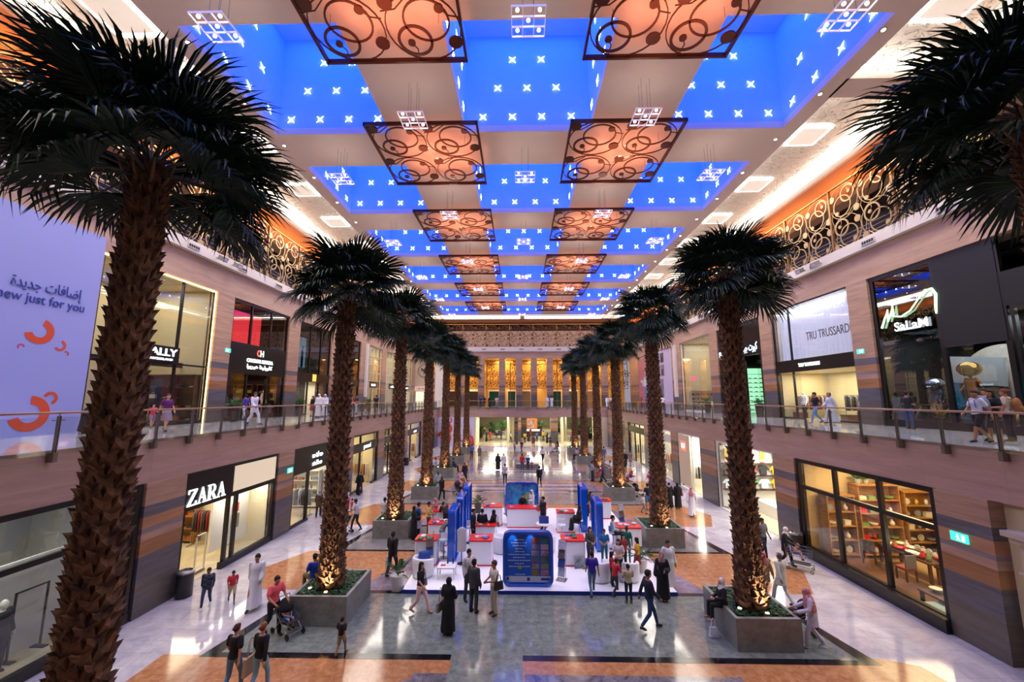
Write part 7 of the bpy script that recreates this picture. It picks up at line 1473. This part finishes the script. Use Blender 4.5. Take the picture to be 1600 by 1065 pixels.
# --- middle of the hall
R = [(789, 757, 'man in pale T-shirt walking away behind the globe panel', 'tee:b4b0cc jeans:1c2438 hair:14100e shoes:101010', 'walk2', 180, 1.76, 't', 0),
 (843, 762, 'man in black clothes walking away behind the globe panel', 'shirt:101014 jeans:14141a hair:14100e shoes:101010', 'walk', 185, 1.76, 't', 0),
 (778, 734, 'woman in black abaya walking beside the man in white with bags', B_, 'walk2', 180, 1.64, 'l', 1), (787, 735, 'man in white robe carrying shopping bags in the middle of the hall', 'cap:c8c4bc ' + TH, 'walk2', 180, 1.74, 't', 0),
 (816, 736, 'man in a red shirt at the low box in the middle of the hall', 'tee:c01c30 jeans:3a4a6a hair:14100e shoes:101010', 'stand', 170, 1.72, 't', 0), (825, 734, 'boy in blue shirt next to the man in red', 'tee:1c4a90 trousers:1c1c24 hair:14100e shoes:101010', 'stand', 190, 1.5, 't', 0), (831, 736, 'small child in pink next to the boy in blue', 'tee:b05a6a jeans:3a5a6a hair:14100e shoes:101010', 'stand', 180, 1.05, 'l', 0),
 (848, 722, 'man in white shirt and black trousers standing in the middle aisle', 'shirt:d0d0dc trousers:101014 hair:14100e shoes:101010', 'walk2', 20, 1.76, 't', 0),
 (737, 717, 'man in violet blue shirt beside the woman in short dress', 'tee:5a68c0 trousers:3a3a48 hair:14100e shoes:101010', 'stand', 10, 1.76, 't', 0), (749, 718, 'woman in a short grey dress in the left middle distance', 'longhair:2a1a14 shirt:6a5a64 skirt:6a5a64 shoes:3a2a2a', 'stand', 0, 1.64, 'l', 1),
 (726, 752, 'woman in orange top and dark skirt near the third left planter', 'scarf:8a4a30 longtop:d05a28 robe:1c1c28 shoes:101010', 'stand', 200, 1.66, 'l', 1),
 (690, 781, 'woman in black with dark red headscarf beside the third left planter', 'scarf:5a1c28 longtop:0e0e12 trousers:0e0e12 shoes:101010', 'walk2', 160, 1.66, 'l', 1), (684, 768, 'woman in green and white at the corner of the third left planter', 'scarf:3a5a54 longtop:b8c0c0 trousers:2a3440 shoes:101010', 'stand', 200, 1.6, 'l', 1),
 (926, 752, 'man in pale checked shirt standing by an orange stroller', 'tee:9aa0c4 trousers:1c2438 hair:14100e shoes:101010', 'hold', 100, 1.76, 't', 0), (943, 754, 'woman in purple behind the orange stroller', 'scarf:5a2c5a longtop:5a2c5a trousers:101014 shoes:101010', 'push', 260, 1.64, 'l', 1),
 (954, 745, 'boy in white shirt leaning on the fourth right planter', 'tee:d0d0d8 jeans:6a2434 hair:14100e shoes:101010', 'stand', 80, 1.5, 't', 0), (944, 722, 'man in blue grey shirt walking away on the far right aisle', 'shirt:4a5a7a jeans:6a7a9a hair:14100e shoes:101010', 'walk2', 180, 1.78, 't', 0),
 (973, 729, 'man in dark shirt, left of three walking along the right shops', 'shirt:28202c trousers:14141c hair:14100e shoes:101010', 'walk', 10, 1.74, 't', 0), (978, 730, 'woman in black, middle of three walking along the right shops', 'scarf:101014 longtop:101014 trousers:101014 shoes:101010', 'walk2', 0, 1.64, 'l', 1), (985, 728, 'person in pink grey dress, right of three walking along the right shops', 'longhair:2a1a14 tee:8a6a70 skirt:8a6a70 shoes:3a2a2a', 'walk2', 5, 1.6, 'l', 1),
 (981, 763, 'woman in a dark red headscarf bending beside the third right planter', 'bigscarf:7a1c34 longtop:8a5060 trousers:3a2a3a shoes:101010', 'bend', 100, 1.62, 'l', 1), (976, 762, 'child in white beside the woman with dark red headscarf', 'tee:d8d0d8 jeans:c0b8c8 hair:14100e shoes:101010', 'stand', 20, 1.1, 'l', 0),
 (872, 705, 'woman in dark blue pushing a pram near the sixth right palm', 'scarf:1c1c30 longtop:1c1c34 trousers:14141c shoes:101010', 'push', 290, 1.64, 'l', 1), (860, 698, 'man in blue shirt by the pillar under the far balcony', 'tee:2a4080 trousers:14141c hair:14100e shoes:101010', 'hold', 20, 1.76, 't', 0),
 (815, 707, 'woman in dark red top walking with a red bag in the far middle', 'longhair:14100e tee:5a2434 jeans:3a4a6a shoes:101010', 'walk', 330, 1.66, 'l', 1), (804, 705, 'girl in pink shirt with tied hair in the far middle', 'bun:14100e tee:c890a8 jeans:4a5a7a shoes:101010', 'walk2', 10, 1.4, 'l', 1)]
for px, py, lab, wr, po, fc, h, sk, fm in R: P_(px, py, lab, wr, po, fc, h, sk, bool(fm))
x, y = gz(824, 733); tag(MB().box(-1.2, 1.2, -.5, .5, 0, .45).build('bench', M['pl'], None, (x, y + .9, .01)), 'low grey stone bench block in the middle of the hall', 'bench')
x, y = gz(933, 752); stroller(x, y, 4.2, 'orange stroller by the fourth right planter', canopy='c8401c', seat='c8401c'); x, y = gz(868, 706); stroller(x, y, 4.9, 'red and grey pram near the sixth right palm', canopy='a83a34', seat='6a5a70')
person((-6.35, 39.3, .42), 'man in dark shirt sitting on the fourth left planter edge', 'sit', 90, 1.72, 't', 'shirt:28223c trousers:201c34 hair:14100e shoes:101010'); person((-8.1, 39.5, .42), 'man in white shirt sitting at the left of the fourth left planter', 'sit', 250, 1.72, 't', 'shirt:d0d0dc trousers:14141c hair:14100e shoes:101010'); person((6.45, 47.5, .42), 'heavy man in lilac shirt sitting on the fifth right planter', 'sit', 300, 1.72, 't', 'tee:b0a0c0 trousers:1c1c24 hair:14100e shoes:101010')
x, y = gz(716, 772); stroller(x, y, .5, 'dark pram beside the rear divider panel', canopy='2a2a34'); P_(721, 772, 'woman in dark red print pushing the dark pram behind the dividers', 'scarf:c8b8c0 longtop:@flower trousers:3a1c24 shoes:101010', 'push', 30, 1.62, 'l', True); P_(717, 768, 'woman in lilac beside the dark pram behind the dividers', 'bun:14100e tee:a890b0 trousers:2a2434 shoes:101010', 'stand', 40, 1.62, 'l', True)
# --- crowd in the concourse
rr = random.Random(12)
FAR = [(697, 0), (700, 0), (683, 0), (690, 1), (678, 1)]
crowd = [(760, 690), (766, 688), (773, 676), (779, 678), (776, 684), (770, 674), (783, 686), (757, 678), (790, 686), (798, 691), (808, 692), (812, 688), (820, 692), (826, 690), (832, 697), (834, 699), (839, 690), (849, 689), (855, 692), (829, 683), (816, 680), (869, 684), (897, 686), (893, 690), (912, 682), (918, 682), (923, 681), (764, 672), (845, 683)]
TOPS = [('black abaya', B_, 1), ('white robe', 'ghutra:dcdce4 ' + TH, 0), ('blue shirt and dark trousers', 'tee:3a5090 trousers:1c1c28 hair:14100e', 0), ('red dress', 'longhair:14100e tee:b83040 skirt:b83040', 1), ('white shirt and jeans', 'tee:d8d4d0 jeans:3a4a6a hair:14100e', 0), ('yellow shirt', 'tee:c8a83c trousers:2a2a34 hair:14100e', 0), ('black headscarf and grey coat', 'scarf:101014 longtop:5a5058 trousers:1c1c24', 1), ('violet top', 'longhair:14100e tee:6a3a7a jeans:2c3448', 1)]
WHERE = ['left of the slanting wall', 'by the left pillar', 'between the far pillars', 'by the right pillar', 'behind the right palms']
used = {}
for i, (px, py) in enumerate(crowd):
    n_, wr, fm = TOPS[(i * 3 + i // 8) % 8]; wh = WHERE[0 if px < 786 else 1 if px < 812 else 2 if px < 850 else 3 if px < 880 else 4]
    dp = gz(px, py)[1]; key = (n_, wh); used[key] = used.get(key, 0) + 1
    extra = '' if used[key] == 1 else ', farther one' if used[key] == 2 else ', farthest one'
    P_(px, py, 'visitor in %s, %s under far balcony%s' % (n_, wh, extra), wr, ['stand', 'walk2', 'hold', 'walk'][i % 4], rr.choice([0, 180, 90, 270, 20, 200]), rr.uniform(1.6, 1.78), 't', bool(fm))
# --- upper walkways
U = ZS
UP = [(132, 677, 'woman in black abaya and orange bag bending at the railing beside the hoarding', 'scarf:c8b890 robe_loose:0e0e12 shoes:101010', 'bend', 120, 1.64, 1), (143, 680, 'woman in pale headscarf and lilac top bending beside the abaya woman', 'scarf:d0cce0 longtop:c8c4dc trousers:1c1c28 shoes:d0d0d0', 'bend', 110, 1.66, 1),
 (236, 668, 'small girl in red top before the gold-edged boutique', 'hair:2a1a14 tee:c03048 shorts:8a6a80 shoes:2a2a2a', 'walk2', 60, 1.15, 1), (257, 674, 'woman in purple top walking before the gold-edged boutique', 'bun:5a2a34 tee:5a1c60 skirt:8a7488 shoes:3a2a2a', 'walk2', 70, 1.62, 1),
 (395, 664, 'man in loose white clothes striding before the monogram shop', 'longtop:d8d8e8 trousers:d0d0e4 hair:3a2a24 shoes:14100e', 'walk', 80, 1.76, 0), (381, 656, 'person in violet shirt behind the man in white, left walkway', 'tee:3a2490 trousers:b8b8c8 hair:14100e shoes:1a1a1a', 'walk2', 260, 1.68, 0), (421, 651, 'small child in white top before the dark monogram shop window', 'tee:d8c8c0 shorts:b8a8a0 hair:2a1a14', 'stand', 20, 1.0, 0),
 (496, 652, 'man in white robe, left of the pair on the left walkway', 'ghutra:d8d8e4 ' + TH, 'stand', 350, 1.76, 0), (506, 651, 'man in white robe, right of the pair on the left walkway', 'ghutra:d8d8e4 ' + TH, 'walk2', 10, 1.74, 0), (487, 650, 'woman in black with red bag beside the white robed pair', 'longhair:14100e shirt:101014 skirt:a02438', 'stand', 340, 1.62, 1),
 (540, 648, 'woman in dark clothes leaning on the left railing, left of three', 'scarf:14100e longtop:2a1c24 trousers:101014', 'hold', 90, 1.62, 1), (548, 648, 'woman in red orange top, middle of three at the left railing', 'bun:14100e tee:e04830 trousers:8a8a98', 'hold', 90, 1.64, 1), (556, 647, 'man in dark blue, right of three at the left railing', 'tee:141c34 trousers:b0b0c0 hair:14100e', 'hold', 90, 1.72, 0), (587, 645, 'man in dark shirt before the cream latticed shop', 'tee:1c1c28 trousers:2a2420 hair:14100e', 'walk2', 190, 1.74, 0),
 (1423, 670, 'man in black T-shirt and jeans facing the right display window', 'tee:101218 jeans:24406a hair:14100e shoes:2a2a2a', 'hold', 100, 1.76, 0),
 (1277, 662, 'man in navy T-shirt and blue jeans walking on the right walkway', 'tee:101828 jeans:5a84c0 hair:2a1814 shoes:8a4a3a', 'walk', 260, 1.76, 0), (1300, 662, 'man in pale grey robe with embroidered cap on the right walkway', 'cap:b0aab8 robe:b8bcd0 hair:14100e shoes:4a2a28', 'walk', 265, 1.74, 0),
 (1036, 642, 'man in white shirt and black trousers by the lavender hoarding', 'tee:d8d0dc trousers:101014 hair:14100e', 'stand', 190, 1.74, 0), (1072, 641, 'man in pale blue by the frameless glass shop', 'shirt:a8b4dc trousers:8a94b8 hair:14100e', 'stand', 180, 1.72, 0), (1003, 637, 'woman in dark red print sitting before the pink hoarding', 'bun:14100e tee:4a1c30 trousers:2a2a3a', 'talk', 90, 1.6, 1), (1011, 638, 'man in grey before the pink hoarding', 'shirt:4a4a54 trousers:2a2a3a hair:14100e', 'talk', 270, 1.7, 0),
 (1535, 692, 'woman with grey backpack and white top walking on the right walkway', 'bun:14100e tee:c0c4d4 shorts:101014 shoes:1a1a24', 'walk', 265, 1.68, 1), (1560, 692, 'woman with long dark hair and black dress adjusting her arm', 'longhair:1c100c tee:101014 skirt:101014 shoes:1a1414', 'talk', 275, 1.7, 1), (1549, 680, 'man in grey blue T-shirt behind the black dressed woman', 'tee:6a7490 trousers:1c2434 hair:14100e shoes:1a1a1a', 'walk2', 270, 1.8, 0), (1582, 690, 'person with tan backpack and auburn hair at the right edge', 'bun:6a3420 tee:b0a090 trousers:14161e shoes:1a1a1a', 'stand', 200, 1.74, 1)]
def backpack(lab, c):
    p = LASTP[0]; q = Matrix.Rotation(p.rotation_euler.z, 3, 'Z') @ Vector((0, .24, 0)); t = empty('backpack', (p.location.x + q.x, p.location.y + q.y, p.location.z + .95), p.rotation_euler.z, lab, 'backpack'); a = MB(); a.sm = True; a.ell((0, 0, .24), (.15, .11, .24), 14, 10); a.ell((0, .09, .14), (.11, .05, .1), 12, 8).build('bag_body', mat('pack ' + c, c, .8), t)
    for q in (-.09, .09): MB().tube([(q, -.08, .42), (q, -.2, .48), (q, -.37, .4), (q, -.36, .2), (q, -.1, .08)], .014, 5).build('strap', mat('pack ' + c, c, .8), t)
for px, py, lab, wr, po, fc, h, fm in UP:
    P_(px, py, lab, wr, po, fc, h, 't' if px > 1300 or not fm else 'l', bool(fm), U)
    if px == 132: held(118, 672, .3, 'orange handbag beside the abaya woman at the hoarding', 'c8481c', w=.34, h=.26)
    if px == 1535: backpack('grey backpack on the woman in white top, right walkway', '6a7088')
    if px == 1582: backpack('tan backpack on the auburn haired person at the right edge', '8a5a2c')
FE = [(731, 'white robe', 'robe:d8d8e0 hair:14100e', 0), (751, 'dark blue shirt', 'tee:1c1c3c trousers:1c2034 hair:14100e', 0), (757, 'black headscarf and coat', 'scarf:101018 longtop:14142c trousers:14141c', 1), (765, 'black abaya', B_, 1), (776, 'pale shirt', 'tee:c8b8c0 jeans:a8a0b0 hair:14100e', 0), (855, 'white robe with headdress', 'ghutra:dcdce4 ' + TH, 0), (862, 'white robe and bare head', 'robe:dcd8e4 hair:14100e', 0), (949, 'white robe and red headdress', 'ghutra:b84050 ' + TH, 0), (955, 'white shirt', 'tee:d8d0cc trousers:6a5a50 hair:14100e', 0), (719, 'brown coat', 'scarf:2a1c1c longtop:5a3a34 trousers:2a2024', 1)]
for i, (px, n_, wr, fm) in enumerate(FE):
    x, y = gz(px, 635.0, U); person((x * 65.4 / y, 65.4, U + .009), 'distant visitor in %s leaning at the far balcony railing' % n_, 'stand' if i % 2 else 'hold', 0 if i % 3 else 170, 1.72, 't', wr, bool(fm))

for o in C.objects:
    if 'pose_' in o: del o['pose_']
if bpy.data.scenes.get('bench'): bpy.data.scenes.remove(bpy.data.scenes['bench'])
